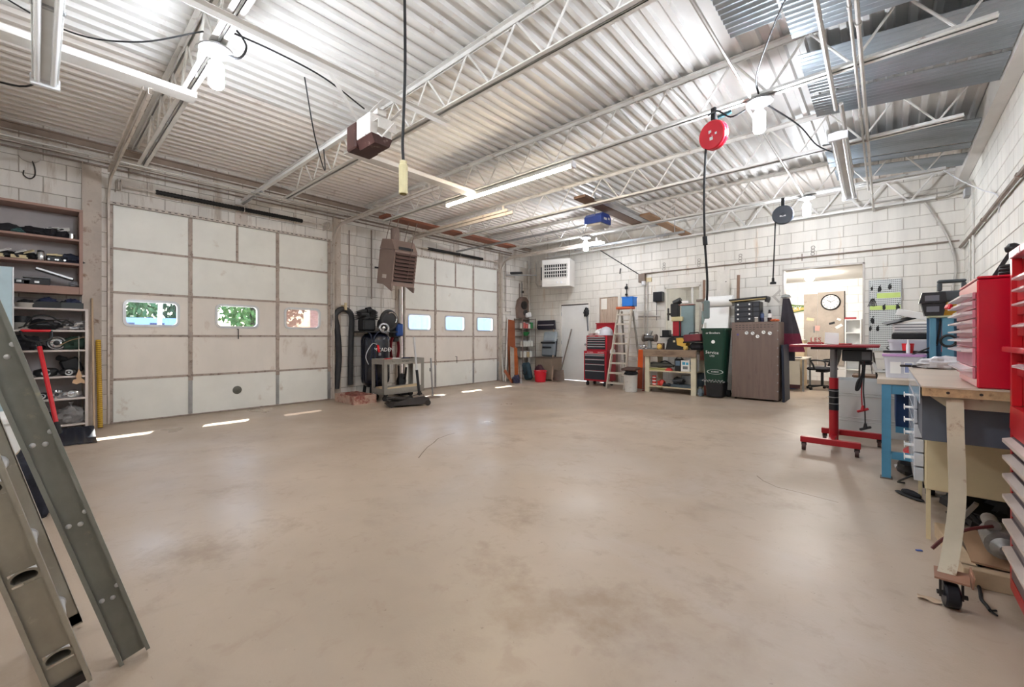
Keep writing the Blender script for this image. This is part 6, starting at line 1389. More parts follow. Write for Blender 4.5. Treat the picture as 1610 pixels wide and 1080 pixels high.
# rosette tie marks on wall
for px, py in ((1044, 419), (1099, 413), (1164, 406), (1278, 394)):
    q = PY(YB - .002, px, py); b = B()
    for dz in (-.06, 0, .06): b.torus((q.x + .02 * math.sin(dz * 50), YB - .004, q.z + dz), .03, .004, (0, 1, 0), 12, 4)
    b.obj('tie_mark', mat('mark_dark', (110, 100, 92), r=.7), wb, w=True)
q = PY(YB - .03, 975, 425); asm('wall_toggle', 'small black hanging tag on the white back wall', 'tag', (q.x, YB - .03, q.z - .1), [('tag', B().obox((0, 0, .08), (.03, .012, .14), (0, .15, 0), .005), plasb), ('pin', B().cyl((0, -.0, .13), (0, .03, .13), .008, 6), plasb)])
# pegboard with tools
a = PY(YB - .02, 1367, 441); c = PY(YB - .02, 1416.5, 552)
o = thing('peg_board', 'white perforated pegboard on the wall right of the passage', 'pegboard', ((a.x + c.x) / 2, YB - .02, c.z))
pw_, ph_ = c.x - a.x, a.z - c.z
B().box(-pw_ / 2, pw_ / 2, -.006, .006, 0, ph_).obj('board', mat('peg_white', (216, 220, 218), r=.5, var=.04), o); 
B().box(-pw_ / 2 - .008, -pw_ / 2, -.01, .018, 0, ph_).box(pw_ / 2, pw_ / 2 + .008, -.01, .018, 0, ph_).obj('edge', steelg, o)
nx, nz = 16, 38; hb = B()
for i in range(nx):
    for j in range(nz):
        x = -pw_ / 2 + (i + .5) * pw_ / nx; z = (j + .5) * ph_ / nz; hb.add([(x - .007, -.0066, z - .007), (x + .007, -.0066, z - .007), (x + .007, -.0066, z + .007), (x - .007, -.0066, z + .007)], [(0, 1, 2, 3)])
hb.obj('peg_hole', mat('hole_dark', (60, 62, 64), r=.8), o, kind='stuff', smooth=False)
lime = mat('tape_lime', (204, 226, 130), r=.5)
B().box(-pw_ / 2 + .1, pw_ / 2 - .005, -.0078, -.0068, ph_ * .74, ph_ * .81).obj('tape_strip', lime, o); B().box(-pw_ / 2 + .005, pw_ / 2 - .005, -.0078, -.0068, ph_ * .575, ph_ * .635).obj('tape_strip', lime, o)
def pt(u, v): return Vector((a.x + pw_ * u, YB - .03, c.z + ph_ * (1 - v)))
for k, (u, v, s, lb) in enumerate(((.08, .11, .7, 'small black plug at the top corner of the pegboard'), (.33, .12, 1.0, 'black pliers at the top of the pegboard'), (.65, .10, .9, 'black slim tool at the top of the pegboard'), (.47, .385, .9, 'black knob tool on the lower lime strip'), (.9, .385, 1.1, 'black hook tool at the end of the lower lime strip'), (.10, .56, 1.1, 'black cutter halfway down the pegboard'), (.03, .68, .8, 'small black tool low at the pegboard edge'), (.27, .68, .9, 'black ring tool low on the pegboard'))):
    asm('hand_tool', lb, 'tool', tuple(pt(u, v) - Vector((0, 0, .05 * s))), [('body', lump(B(), (0, 0, 0), (.022 * s, .012, .045 * s), .6, 2.6, 200 + k, flat=False), plasb), ('grip', B().obox((.006, -.002, .075 * s), (.01, .008, .07 * s), (0, .2, 0), .003), plasb), ('peg', B().cyl((0, 0, .05 * s), (0, .012, .05 * s), .004, 5), darkm)])
o = thing('wrench_bundle', 'bundle of black wrenches on the left of the pegboard', 'wrenches', tuple(pt(.1, .36)))
for k in range(6): B().obox((-.04 + k * .016, 0, .05 + .004 * (k % 3)), (.010, .008, .14), (0, .35 - .12 * k, 0), .002).obj('wrench', darkm, o)
asm('metal_ring', 'black ring hanging at the foot of the pegboard', 'ring', tuple(pt(.63, .955) - Vector((0, 0, .04))), [('ring', B().torus((0, 0, .04), .028, .007, (0, 1, 0), 18, 6), plasb)])
# outlet and brown shelf
q = PY(YB - .02, 1366, 559)
asm('wall_outlet', 'grey wall outlet with a hanging cord under the pegboard', 'outlet', (q.x, YB - .02, q.z - .06), [('plate', B().box(-.04, .04, -.01, .018, 0, .13, .004), steelg), ('plug', B().cyl((0, -.05, .07), (0, -.01, .07), .025, 10), plasb), ('cord', B().tube(catmull([(0, -.04, .06), (.03, -.03, -.1), (.05, -.02, -.3)]), .006, 6), rubber)])
# ================================================================== RIGHT SIDE
# ---- red adjustable stand
redt = mat('stand_red', (170, 26, 36), r=.38, var=.1, c2=(120, 16, 24), cov=.1)
redtop = mat('stand_top', (142, 34, 46), r=.5, var=.08)
o = thing('adjustable_stand', 'red wheeled adjustable stand with a flat red top', 'stand', (-.42, 5.78, 0))
B().box(-.80, -.06, 5.42, 6.22, 1.095, 1.12, .006).obj('top_plate', redtop, o, w=True)
B().box(-.62, -.16, 5.52, 6.08, 1.07, 1.093).obj('sub_frame', plasb, o, w=True)
B().cyl((-.44, 5.76, .08), (-.44, 5.76, .76), .042, 18).obj('lower_post', redt, o, w=True)
B().cyl((-.44, 5.76, .41), (-.44, 5.76, .64), .0435, 18).obj('black_band', plasb, o, w=True)
B().cyl((-.44, 5.76, .76), (-.44, 5.76, 1.07), .032, 18).obj('upper_post', mat('post_grey', (130, 128, 132), r=.35, m=.4), o, w=True)
for z in (.46, .53, .60): B().torus((-.44, 5.76, z + .02), .049, .005, (0, 0, 1), 18, 5).obj('wire_ring', galv, o, w=True)
B().box(-.70, -.20, 5.42, 5.48, .085, .145, .004).obj('foot_bar', redt, o, w=True)
B().box(-.58, -.04, 6.08, 6.14, .085, .145, .004).obj('foot_bar', redt, o, w=True)
B().box(-.47, -.41, 5.48, 6.08, .09, .14, .004).obj('cross_bar', redt, o, w=True)
for (x, y) in ((-.67, 5.45), (-.23, 5.45), (-.55, 6.11), (-.07, 6.11)):
    B().cyl((x - .016, y - .01, .036), (x + .016, y - .01, .036), .036, 14).obj('caster_wheel', mat('caster_brown', (70, 44, 40), r=.5), o, w=True); B().box(x - .022, x + .022, y - .012, y + .016, .05, .085).obj('caster_fork', darkm, o, w=True)
B().box(-.36, -.12, 5.60, 5.86, .95, 1.068, .008).obj('control_box', plasb, o, w=True)
B().box(-.2, -.13, 5.594, 5.5995, .97, 1.05).obj('control_face', mat('face_grey', (90, 90, 92), r=.4), o, w=True)
B().lathe((-.17, 5.68, .915), [(.05, 0), (.055, .02), (.05, .034)], 14).obj('knob', plasb, o, w=True)
# straps hanging from it
o = thing('bungee_cords', 'black and red bungee cords hanging below the red stand', 'bungee cords', (-.2, 5.55, .35))
B().tube(catmull([(-.19, 5.56, .95), (-.19, 5.56, .85), (-.215, 5.56, .70), (-.24, 5.56, .66), (-.23, 5.56, .74), (-.19, 5.56, .82)]), .012, 7).obj('loop', rubber, o, w=True)
B().tube(catmull([(-.18, 5.57, .95), (-.20, 5.57, .68), (-.195, 5.57, .47)]), .006, 6).obj('red_cord', redt, o, w=True)
B().tube(catmull([(-.17, 5.56, .95), (-.185, 5.56, .68), (-.175, 5.56, .5), (-.17, 5.56, .30)]), .006, 6).obj('black_cord', rubber, o, w=True)
for (x, z, m) in ((-.19, .46, redt), (-.17, .28, rubber)): B().obox((x, 5.56, z), (.10, .02, .025), (0, -.4, 0), .006).lathe((x, 5.56, z), [(.02, 0), (.01, .05)], 10).obj('hook', m, o, w=True)
asm('name_letters', 'small red letters standing on the red stand', 'letters', (-.62, 5.95, 1.121), [('base', B().box(-.08, .08, -.01, .01, 0, .006), redt), ('plate', B().box(-.075, .075, -.002, .002, .006, .02), redt)])
_nl = [ob_ for ob_ in COL.objects if ob_.name == 'name_letters'][0]
text_part('LES', .075, redt, _nl, (0, 0, .045), (PI / 2, 0, .35), .003)
asm('white_card', 'white card propped upright on the red stand', 'card', (-.47, 5.92, 1.121), [('card', B().obox((0, 0, .066), (.13, .006, .13), (-.25, .08, .35)), whitep), ('foot', B().box(-.05, .05, .0, .05, 0, .004), whitep)])
for k, x in enumerate((-.60, -.34)): asm('red_flat_block', ['flat red block below the red letters', 'flat red block beside the white card'][k], 'block', (x, 5.75, 1.121), [('block', B().box(-.055, .055, -.04, .04, 0, .012, .003), redt)])
# ---- pale metal tub behind the stand
tubm = mat('tub_pale', (206, 210, 212), r=.22, m=.25, var=.08, scale=2)
o = thing('pale_tub', 'large pale grey glossy tub with ribs behind the red stand', 'tub', (-.08, 6.98, 0))
P = rrect(0, 0, .92, .56, .09); n = len(P); b = B()
b.add([(p[0] * k, p[1] * k, z) for k, z in ((.97, 0), (.98, .1), (.985, .3), (1, .64), (1.0, .66), (.96, .66), (.93, .03)) for p in P], [(r * n + i, r * n + (i + 1) % n, (r + 1) * n + (i + 1) % n, (r + 1) * n + i) for r in range(6) for i in range(n)] + [tuple(range(n)), tuple(range(6 * n, 7 * n))]); b.obj('body', tubm, o)
for z in (.16, .2, .47, .5): B().add([(p[0] * k, p[1] * k, z + dz) for k, dz in ((.99, 0), (1.012, .006), (.99, .012)) for p in P], [(r * n + i, r * n + (i + 1) % n, (r + 1) * n + (i + 1) % n, (r + 1) * n + i) for r in range(2) for i in range(n)]).obj('rib', tubm, o)
asm('brown_bench_box', 'brown wooden box beyond the pale tub', 'box', (.0, 8.1, 0), [('box', B().box(-.38, .55, -.2, .2, .02, .62, .006), wood('box_brown', (112, 84, 64), (90, 66, 50))), ('lid', B().box(-.39, .56, -.21, .21, .622, .65), wood('box_brown', (112, 84, 64), (90, 66, 50)))])
asm('folded_stand', 'thin dark folding legs standing behind the red stand', 'folding stand', (-.20, 7.65, 0), [('legs', B().tube([(-.12, 0, 0), (-.09, 0, .98)], .012, 6).tube([(.16, 0, 0), (.05, 0, .98)], .012, 6), darkm), ('bar', B().box(-.1, .06, -.012, .012, .97, .99), darkm)])
# ---- blue steel bench
blu = mat('bench_blue', (84, 150, 186), r=.45, var=.12, c2=(150, 130, 110), cov=.08, scale2=12)
blud = mat('bench_blue_dark', (26, 62, 110), r=.45, var=.2)
lam = mat('bench_laminate', (206, 190, 172), r=.4, var=.10, scale=3)
o = thing('blue_workbench', 'light blue steel workbench with pale wooden top', 'workbench', (.43, 5.3, 0))
B().box(-.07, .905, 4.78, 5.92, .80, .845, .004).obj('top', lam, o, w=True)
for (x, y) in ((-.01, 4.82), (.86, 4.82), (-.01, 5.86), (.86, 5.86)):
    B().box(x - .03, x + .03, y - .03, y + .03, 0.01, .798).obj('leg', blu, o, w=True); B().box(x - .04, x + .04, y - .04, y + .04, 0, .01).obj('foot_plate', rust, o, w=True)
B().box(.021, .829, 4.80, 4.83, .72, .798).obj('front_rail', blu, o, w=True); B().box(.021, .829, 4.80, 4.84, .17, .23).obj('low_rail', blu, o, w=True)
B().box(-.03, .01, 4.851, 5.829, .72, .798).obj('side_rail', blu, o, w=True); B().box(-.03, .01, 4.851, 5.829, .17, .23).obj('side_rail', blu, o, w=True)
B().box(.05, .82, 5.0, 5.82, .40, .79, .005).obj('under_cabinet', blud, o, w=True); B().box(.05, .82, 4.97, 4.998, .37, .42).obj('cabinet_lip', blu, o, w=True)
asm('yellow_red_tool', 'red and black power tool on the floor under the blue bench', 'power tool', (.16, 5.05, 0), [('body', lump(B(), (0, 0, 0), (.10, .14, .1), .3, 2.6, 301), plasb), ('red_cap', B().obox((0, 0, .2), (.12, .16, .07), (.1, 0, 0), .03), redp), ('handle', B().tube(catmull([(0, -.1, .1), (0, -.16, .2), (0, -.05, .27)]), .018, 7), plasb)])
for k in range(3): asm('floor_scrap', ['crumpled white paper on the floor under the blue bench', 'dark rubber scrap on the floor under the blue bench', 'bent metal scrap on the floor under the blue bench'][k], 'scrap', ((.12, .24, .30)[k], (5.25, 5.12, 5.35)[k], 0), [('scrap', lump(B(), (0, 0, 0), (.07, .10, .02), .6, 3, 310 + k), (whitep, rubber, galv)[k])])
# things on the blue bench
zt = .846
q = PY(5.05, 1421, 597)
o = thing('storage_tub', 'clear storage tub with a lilac lid and printed label', 'tub', (q.x + .0, 5.06, zt))
clr = mat('tub_clear', (214, 216, 226), r=.18, var=.06)
P = rrect(0, 0, .26, .22, .03); n = len(P); b = B()
b.add([(p[0] * k, p[1] * k, z) for k, z in ((.9, 0), (1, .17), (1.03, .175), (1.03, .185), (.95, .185), (.88, .01)) for p in P], [(r * n + i, r * n + (i + 1) % n, (r + 1) * n + (i + 1) % n, (r + 1) * n + i) for r in range(5) for i in range(n)] + [tuple(range(n)), tuple(range(5 * n, 6 * n))]); b.obj('body', clr, o)
B().prism(rrect(0, 0, .285, .242, .03), .187, .205, 'z').obj('lid', mat('lid_lilac', (206, 160, 214), r=.35), o)
B().box(-.09, -.02, -.1095, -.1065, .04, .14).box(.0, .06, -.1095, -.1065, .04, .14).obj('label', whitep, o); B().box(.005, .05, -.1102, -.1096, .05, .13).obj('label_print', mat('print_blue2', (150, 160, 200), r=.6), o)
b = B(); 
asm('dark_tools_on_lid', 'black hand tools lying on the lilac lid', 'tools', (q.x + .03, 5.05, zt + .213), [('pliers', B().obox((-.08, 0, .012), (.18, .03, .02), (0, 0, .3), .006).obox((.06, .03, .012), (.14, .03, .02), (0, 0, -.5), .006), plasb), ('blade', B().obox((.1, -.02, .035), (.18, .03, .008), (0, -.5, .2)), darkm)])
q2 = PY(5.02, 1428, 560)
asm('red_cup', 'red cup with a white bottle on the lilac lid', 'cup', (q2.x, 5.10, zt + .213), [('cup', B().lathe((0, 0, 0), [(.035, 0), (.042, .085), (.038, .085), (.03, .006), (.004, .005)], 18), mat('cup_red', (226, 52, 58), r=.35)), ('bottle', B().lathe((-.0, -.05, 0), [(.013, 0), (.014, .07), (.006, .09), (.006, .12)], 12), whitep)])
q3 = PY(5.45, 1452, 570)
o = thing('clear_bin', 'clear plastic bin with white contents behind the lilac lidded tub', 'bin', (q3.x, 5.48, zt))
P = rrect(0, 0, .48, .36, .04); n = len(P); b = B()
b.add([(p[0] * k, p[1] * k, z) for k, z in ((.9, 0), (1, .30), (1.03, .31), (1.03, .33), (.97, .33), (.88, .01)) for p in P], [(r * n + i, r * n + (i + 1) % n, (r + 1) * n + (i + 1) % n, (r + 1) * n + i) for r in range(5) for i in range(n)] + [tuple(range(n)), tuple(range(5 * n, 6 * n))]); b.obj('body', clr, o)
B().box(.0, .15, -.175, -.171, .06, .22).obj('label', whitep, o); lump(B(), (-.02, 0, .1), (.18, .13, .10), .3, 3, 320, flat=False).obj('contents', mat('lilac_stuff', (222, 208, 226), r=.6), o)
zb2 = zt + .335
asm('wire_basket', 'white slotted basket on the clear bin', 'basket', (q3.x - .06, 5.46, zb2 + .06), [('basket', B().box(-.15, .15, -.12, .12, 0, .1, .01), whitep), ('slots', B().box(-.14, .14, -.122, -.1205, .02, .03).box(-.14, .14, -.122, -.1205, .045, .055).box(-.14, .14, -.122, -.1205, .07, .08), greyp)])
asm('black_tray_stack', 'shallow black tray under the slotted basket', 'tray', (q3.x - .03, 5.46, zb2), [('tray', B().box(-.19, .2, -.15, .15, .0, .056, .01), plasb)])
asm('white_forms', 'tilted white and red forms on the slotted basket', 'papers', (q3.x - .04, 5.46, zb2 + .162), [('papers', B().obox((0, 0, .06), (.30, .24, .06), (.05, .28, 0), .004), whitep), ('red_cover', B().obox((.15, -.03, .05), (.10, .18, .10), (0, .5, .1), .004), mat('cover_red', (206, 50, 60), r=.5)), ('clipboard', B().obox((-.10, -.03, .02), (.28, .2, .012), (.1, -.28, .15), .003), plasb)])
asm('black_bracket_part', 'black upright bracket standing on the clear bin', 'bracket', (q3.x + .19, 5.36, zb2), [('post', B().box(-.03, .03, -.03, .03, 0, .17, .006), plasb), ('arm', B().obox((.06, 0, .06), (.2, .06, .05), (0, .2, 0), .01), plasb)])
# teal rack with the black toolbox on it
teal = mat('rack_teal', (90, 146, 172), r=.4, var=.1)
o = thing('teal_rack', 'teal steel upright rack on the blue bench holding a black toolbox', 'rack', (.35, 4.98, zt))
pa, pb_ = PY(4.95, 1466.5, 540), PY(4.95, 1490, 540)
for p, w_ in ((pa, .018), (pb_, .033)):
    B().box(p.x - w_, p.x + w_, 4.92, 4.98, zt, 1.36).obj('upright', teal, o, w=True)
B().box(pa.x - .03, pb_.x + .17, 4.90, 5.12, 1.362, 1.376).obj('shelf', mat('rack_top', (196, 206, 176), r=.5), o, w=True)
B().box(pa.x - .03, pb_.x + .06, 5.06, 5.09, zt, 1.36).obj('back_plate', mat('rack_back', (70, 110, 140), r=.4), o, w=True)
B().torus((pb_.x, 4.90, 1.17), .045, .010, (0, 1, .2), 18, 6).obj('ring_holder', plasb, o, w=True)
asm('screwdriver_set', 'bunch of dark tool handles hung between the teal uprights', 'tools', (pa.x + .055, 4.94, 1.08), [('handle', B().obox((-.02, 0, .16), (.014, .014, .2), (0, .1, 0), .004), plasb), ('red_handle', B().obox((.02, 0, .19), (.014, .014, .18), (0, -.1, 0), .004), redp), ('steel_shaft', B().obox((.0, 0, .12), (.010, .010, .24), (0, .02, 0)), chrome)])
tb = PY(4.98, 1478, 500)
o = thing('black_toolbox', 'black plastic toolbox with a carry handle on the teal rack', 'toolbox', (tb.x - .04, 4.97, 1.377))
B().prism([(-.055, 0), (.055, 0), (.07, .10), (-.075, .10)], -.08, .06, 'y').obj('base', plasb, o)
B().prism([(-.09, .104), (.075, .104), (.065, .19), (-.07, .19)], -.09, .07, 'y').obj('lid', mat('toolbox_lid', (38, 40, 44), r=.3), o)
B().box(-.055, .03, -.0925, -.0902, .12, .165).obj('label_panel', mat('panel_grey', (110, 112, 122), r=.4), o); B().box(-.045, .03, -.0825, -.0802, .03, .075).obj('label_panel', mat('panel_grey', (110, 112, 122)), o)
o = thing('drill_case', 'grey drill case with handle and yellow side behind the black toolbox', 'tool case', (tb.x + .02, 5.10, 1.377))
B().box(-.03, .14, -.05, .07, .12, .21, .01).obj('shell', mat('case_grey', (74, 80, 84), r=.45), o)
B().box(-.03, .0, -.03, .05, .212, .28, .008).box(.11, .14, -.03, .05, .212, .28, .008).box(-.03, .14, -.03, .05, .28, .305, .008).obj('handle', mat('case_grey', (74, 80, 84)), o); B().prism([(-.01, 0), (.04, 0), (.14, .08), (.14, .118), (-.01, .118)], -.04, .06, 'y').obj('yellow_side', mat('case_gold', (236, 176, 60), r=.45), o)
asm('plastic_bag_bench', 'crumpled clear plastic bag on the bench behind the pink drawers', 'bag', (.30, 4.62, .956), [('bag', lump(B(), (0, 0, 0), (.13, .10, .05), .45, 3, 331), mat('bag_clear', (206, 204, 208), r=.2, var=.2, scale=12))])
asm('bench_pliers', 'black pliers lying at the back edge of the bench', 'pliers', (.20, 4.66, .956), [('jaw', B().obox((0, 0, .012), (.12, .03, .02), (0, 0, .2), .006), plasb), ('grip', B().obox((-.08, .02, .012), (.1, .018, .018), (0, 0, .4), .005), darkm)])
asm('white_tray', 'white curved tray at the blue bench corner', 'tray', (.0, 5.72, zt), [('tray', B().box(-.10, .12, -.14, .14, 0, .02, .008), whitep), ('rim', B().obox((-.10, 0, .05), (.02, .28, .08), (0, -.3, 0), .006), whitep), ('black_slot', B().box(-.04, .06, -.03, .03, .021, .026), plasb)])
# ---- main bench on casters
edge = mat('chipboard', (190, 160, 122), r=.8, var=.25, scale=30, c2=(120, 92, 64), cov=.2, scale2=40)
legm = mat('leg_cream', (206, 196, 174), r=.5, var=.12, scale=4, c2=(150, 112, 84), cov=.16, scale2=10)
gpan = mat('panel_bluegrey', (92, 98, 110), r=.45, var=.12)
ybm = mat('beige_cabinet', (222, 206, 168), r=.5, var=.08)
bx0, bx1, by0, by1, bz_ = .125, .90, 2.96, 4.76, .955
o = thing('caster_workbench', 'cream legged workbench on casters with chipboard edge and pale top', 'workbench', (.5, 3.8, 0))
B().box(bx0, bx1, by0, by1, bz_ - .008, bz_).obj('laminate', lam, o, w=True)
B().box(bx0 + .004, bx1, by0 + .004, by1, bz_ - .05, bz_ - .0082).obj('chipboard_core', edge, o, w=True)
for x in (.22, .33): B().cyl((x, by0 + .003, bz_ - .028), (x, by0 + .008, bz_ - .028), .007, 8).obj('bolt', darkm, o, w=True)
B().prism([(bx0 + .03, bz_ - .052), (bx1 - .04, bz_ - .052), (bx1 - .04, bz_ - .11), (bx0 + .10, bz_ - .11)], by0 + .07, by0 + .13, 'y').obj('end_beam', legm, o, w=True)
B().box(bx0 + .01, bx1 - .04, by0 + .14, by0 + .15, .66, bz_ - .053).obj('end_panel', gpan, o, w=True)
B().box(bx0 + .012, bx0 + .02, by0 + .155, by1 - .02, .66, bz_ - .053).obj('side_panel', gpan, o, w=True)
# curved front leg: flat steel bent towards the corner
path = [(.245, 2.99, .895), (.247, 2.97, .70), (.250, 2.95, .52), (.246, 2.92, .40), (.232, 2.87, .28), (.212, 2.79, .18), (.198, 2.73, .135)]
P = catmull(path, 4); b = B(); vs = []
for p in P:
    w_ = .030
    for (dx, dy) in ((-w_, -.004), (w_, -.004), (w_, .05), (w_ - .006, .05), (w_ - .006, .004), (-w_, .004)): vs.append(p + Vector((dx, dy, 0)))
m = len(P); n = 6
b.add(vs, [(k * n + i, k * n + (i + 1) % n, (k + 1) * n + (i + 1) % n, (k + 1) * n + i) for k in range(m - 1) for i in range(n)] + [tuple(range(n)), tuple(range((m - 1) * n, m * n))]); b.obj('leg', legm, o, w=True)
rustl = mat('caster_rust', (160, 118, 96), r=.6, var=.25)
B().prism([(.155, 2.665), (.265, 2.665), (.275, 2.79), (.16, 2.79)], .125, .133, 'z').obox((.275, 2.73, .14), (.006, .12, .05), (0, .1, 0)).obj('foot_plate', rustl, o, w=True)
cw = B().lathe((.185, 2.70, .055), [(.02, 0), (.05, 0), (.055, .006), (.055, .042), (.05, .048), (.02, .048)], 22, (1, .15, 0)); cw.obj('caster_wheel', mat('caster_black', (24, 26, 34), r=.35, var=.1), o, w=True)
B().box(.172, .180, 2.69, 2.71, .04, .124).box(.242, .250, 2.70, 2.72, .04, .124).cyl((.165, 2.70, .055), (.262, 2.712, .055), .010, 8).obj('caster_fork', darkm, o, w=True)
# far leg and caster
B().bar((.235, 4.55, .12), (.255, 4.60, .33), .07, .012, (1, 0, 0)).box(.225, .285, 4.56, 4.58, .30, .90).obj('leg', legm, o, w=True)
B().box(.18, .30, 4.46, 4.60, .112, .12).obj('foot_plate', rustl, o, w=True)
B().cyl((.215, 4.53, .055), (.265, 4.53, .055), .055, 18).box(.2, .21, 4.50, 4.55, .05, .112).box(.27, .28, 4.50, 4.55, .05, .112).obj('caster_wheel', rubber, o, w=True)
for y in (3.02, 4.6): B().box(.82, .87, y, y + .05, .06, .90).cyl((.82, y + .02, .055), (.87, y + .02, .055), .055, 14).obj('leg', legm, o, w=True)
# clear drawer cabinet under the bench
o = thing('clear_drawer_cabinet', 'beige cabinet with clear drawers and white pulls under the bench', 'drawer cabinet', (.5, 4.0, .30))
B().box(.165, .82, 3.50, 4.42, .30, .655, .005).obj('body', ybm, o, w=True); B().box(.164, .1645, 3.505, 3.53, .30, .655).obj('corner_strip', ybm, o, w=True)
clr2 = mat('drawer_clear', (196, 200, 208), r=.12, var=.15)
for i in range(6):
    z = .33 + i * .087
    d_ = B().box(.118, .1345 if z > .6 else .162, 3.55, 4.40, z, z + .078, .003).obj('drawer', clr2, o, w=True)
    B().box(.088, .1175, 4.02, 4.10, z + .03, z + .036).box(.084, .089, 4.02, 4.10, z + .018, z + .048).obj('pull', whitep, d_, w=True)
B().bar((.1215, 3.0, .905), (.1215, 4.4, .905), .004, .09).obj('clear_guard', clr2, o, w=True)
for q_ in ((.17, 3.52), (.17, 4.38), (.80, 3.52), (.80, 4.38)): B().box(q_[0] - .0, q_[0] + .02, q_[1], q_[1] + .02, 0, .30).obj('leg', ybm, o, w=True)
# under-bench clutter
o = thing('starter_motor', 'cast aluminium starter motor on a wooden frame under the bench', 'motor', (.42, 3.22, .09))
B().cyl((0, -.09, .09), (0, .09, .09), .065, 18).lathe((0, -.1, .09), [(.03, 0), (.05, -.02), (.02, -.05)], 14, (0, 1, 0)).obj('body', mat('cast_grey', (150, 148, 146), r=.4, m=.5, var=.25, scale=20), o); B().cyl((-.03, -.06, .17), (-.03, .06, .17), .03, 14).obj('solenoid', mat('cast_grey', (150, 148, 146)), o); B().tube(catmull([(-.03, -.06, .17), (-.12, -.1, .14), (-.2, -.12, .08), (-.25, -.15, .02)]), .008, 6).obj('lead', mat('lead_red', (96, 40, 40), r=.5), o)
o = thing('wooden_frame', 'low wooden frame with a pale edge on the floor under the bench', 'wooden frame', (.42, 3.3, 0))
for (p, q_) in (((.27, 3.02, .04), (.62, 3.06, .04)), ((.30, 3.04, .04), (.24, 3.62, .04)), ((.62, 3.1, .04), (.60, 3.62, .04))): B().bar(p, q_, .06, .08, (0, 0, 1), .003).obj('rail', mat('frame_wood', (196, 172, 142), r=.7, var=.2), o, w=True)
B().box(.31, .60, 3.09, 3.60, .078, .088).obj('panel', wtan, o, w=True)
asm('wire_heap', 'heap of black wires and hoses under the bench', 'wires', (.55, 3.95, 0), [('heap', lump(B(), (0, 0, 0), (.26, .30, .14), .5, 3, 341), rubber), ('loops', B().torus((-.12, -.2, .16), .12, .012, (.6, -.4, .6), 20, 6).torus((.02, -.25, .14), .10, .012, (-.3, -.7, .4), 20, 6).torus((-.2, .02, .1), .09, .01, (.7, .2, .5), 20, 6), plasb), ('pale_strip', B().obox((-.22, -.28, .12), (.02, .02, .3), (.5, .4, 0)), galv)])
asm('grey_case', 'dark grey case standing under the bench', 'case', (.62, 4.48, 0), [('case', B().box(-.16, .18, -.12, .16, 0, .27, .01), mat('case_dark', (62, 62, 60), r=.5)), ('latch', B().box(-.05, .05, -.125, -.1205, .18, .22), darkm)])
asm('rubber_sole', 'long dark rubber shoe on the floor beside the far caster', 'shoe', (.12, 4.35, 0), [('sole', B().sph((0, 0, .012), (.035, .12, .012), 14, 6, (0, 0, .7)), rubber), ('upper', B().sph((.01, .0, .03), (.03, .08, .025), 14, 6, (0, 0, .7)), blackc)])
cable([(.10, 4.72, .008), (.06, 4.55, .05), (.10, 4.42, .12), (.16, 4.44, .16)], .007, 'black lead curling out beside the far bench caster')
o = thing('electrical_lead', 'black cord with a split end lying on the floor beside the bench leg', 'cord', (.3, 2.8, 0))
P = [PZ(.007, *p) for p in ((1556, 852), (1545, 876), (1537, 905), (1541, 930), (1543, 942), (1552, 953), (1557, 960))]
B().tube(catmull(P), .007, 7).obj('cord', rubber, o, w=True); B().tube([P[-1], PZ(.007, 1568, 968)], .004, 5).obj('bare_end', rubber, o, w=True); B().tube([P[-1], PZ(.007, 1567, 960)], .004, 5).obj('bare_end', rubber, o, w=True)
q = PZ(0, 1445, 866); asm('blue_chip', 'small blue plastic chip on the concrete floor', 'plastic chip', (q.x, q.y, 0), [('chip', B().obox((0, 0, .003), (.03, .012, .006), (0, 0, .6), .001), mat('chip_blue', (40, 80, 170), r=.4))])
q = PZ(0, 1461, 944); asm('paper_scrap', 'torn tan paper scrap on the floor by the front caster', 'paper scrap', (q.x, q.y, 0), [('scrap', B().sheet(lambda u, v: ((u - .5) * .08, (v - .5) * .04, .004 + .006 * math.sin(u * 7) * math.sin(v * 5 + 1) + .004), 8, 5, .0006, (0, 0, 1)), mat('scrap_tan', (186, 162, 138), r=.8))])
# ---- red chest on the bench: drawers face the room (-X)
redk = mat('chest_crimson', (196, 14, 44), r=.28, var=.05, coat=.4)
pinka = mat('drawer_pink', (206, 130, 146), r=.3, m=.15, var=.15, scale=6)
hand = mat('handle_bright', (232, 222, 224), r=.25, m=.3, var=.05)
def chest_x(o, x, y0, y1, z0, z1, depth, rows, md, mh, lip=.035, body=True, m=None):
    if body: B().box(x, x + depth, y0, y1, z0, z1, .006).obj('cabinet', m or redk, o, w=True)
    for (a_, b_) in rows:
        d_ = B().box(x - .012, x - .0005, y0 + .025, y1 - .02, a_ + .003, b_ - .003, .002).obj('drawer', md, o, w=True)
        B().prism([(x - .0125, b_ - .006), (x - lip, b_ - .014), (x - lip, b_ - .022), (x - .0125, b_ - .024)], y0 + .03, y1 - .025, 'y').obj('handle', mh, d_, w=True)
o = thing('red_top_chest', 'crimson steel drawer chest with pink drawers on the caster bench', 'tool chest', (.6, 3.3, bz_ + .001))
zz = [bz_ + .04, 1.055, 1.15, 1.20, 1.245, 1.29, 1.335, 1.38, 1.42]
chest_x(o, .318, 2.985, 3.66, bz_ + .001, 1.475, .57, list(zip(zz[:-1], zz[1:])), pinka, hand, .05)
B().box(.318, .888, 2.985, 3.66, 1.477, 1.49, .004).obj('lid', redk, o, w=True)
B().obox((.262, 3.5, 1.375), (.02, .06, .03), (0, .3, .2), .006).obj('red_tag', redp, o, w=True)
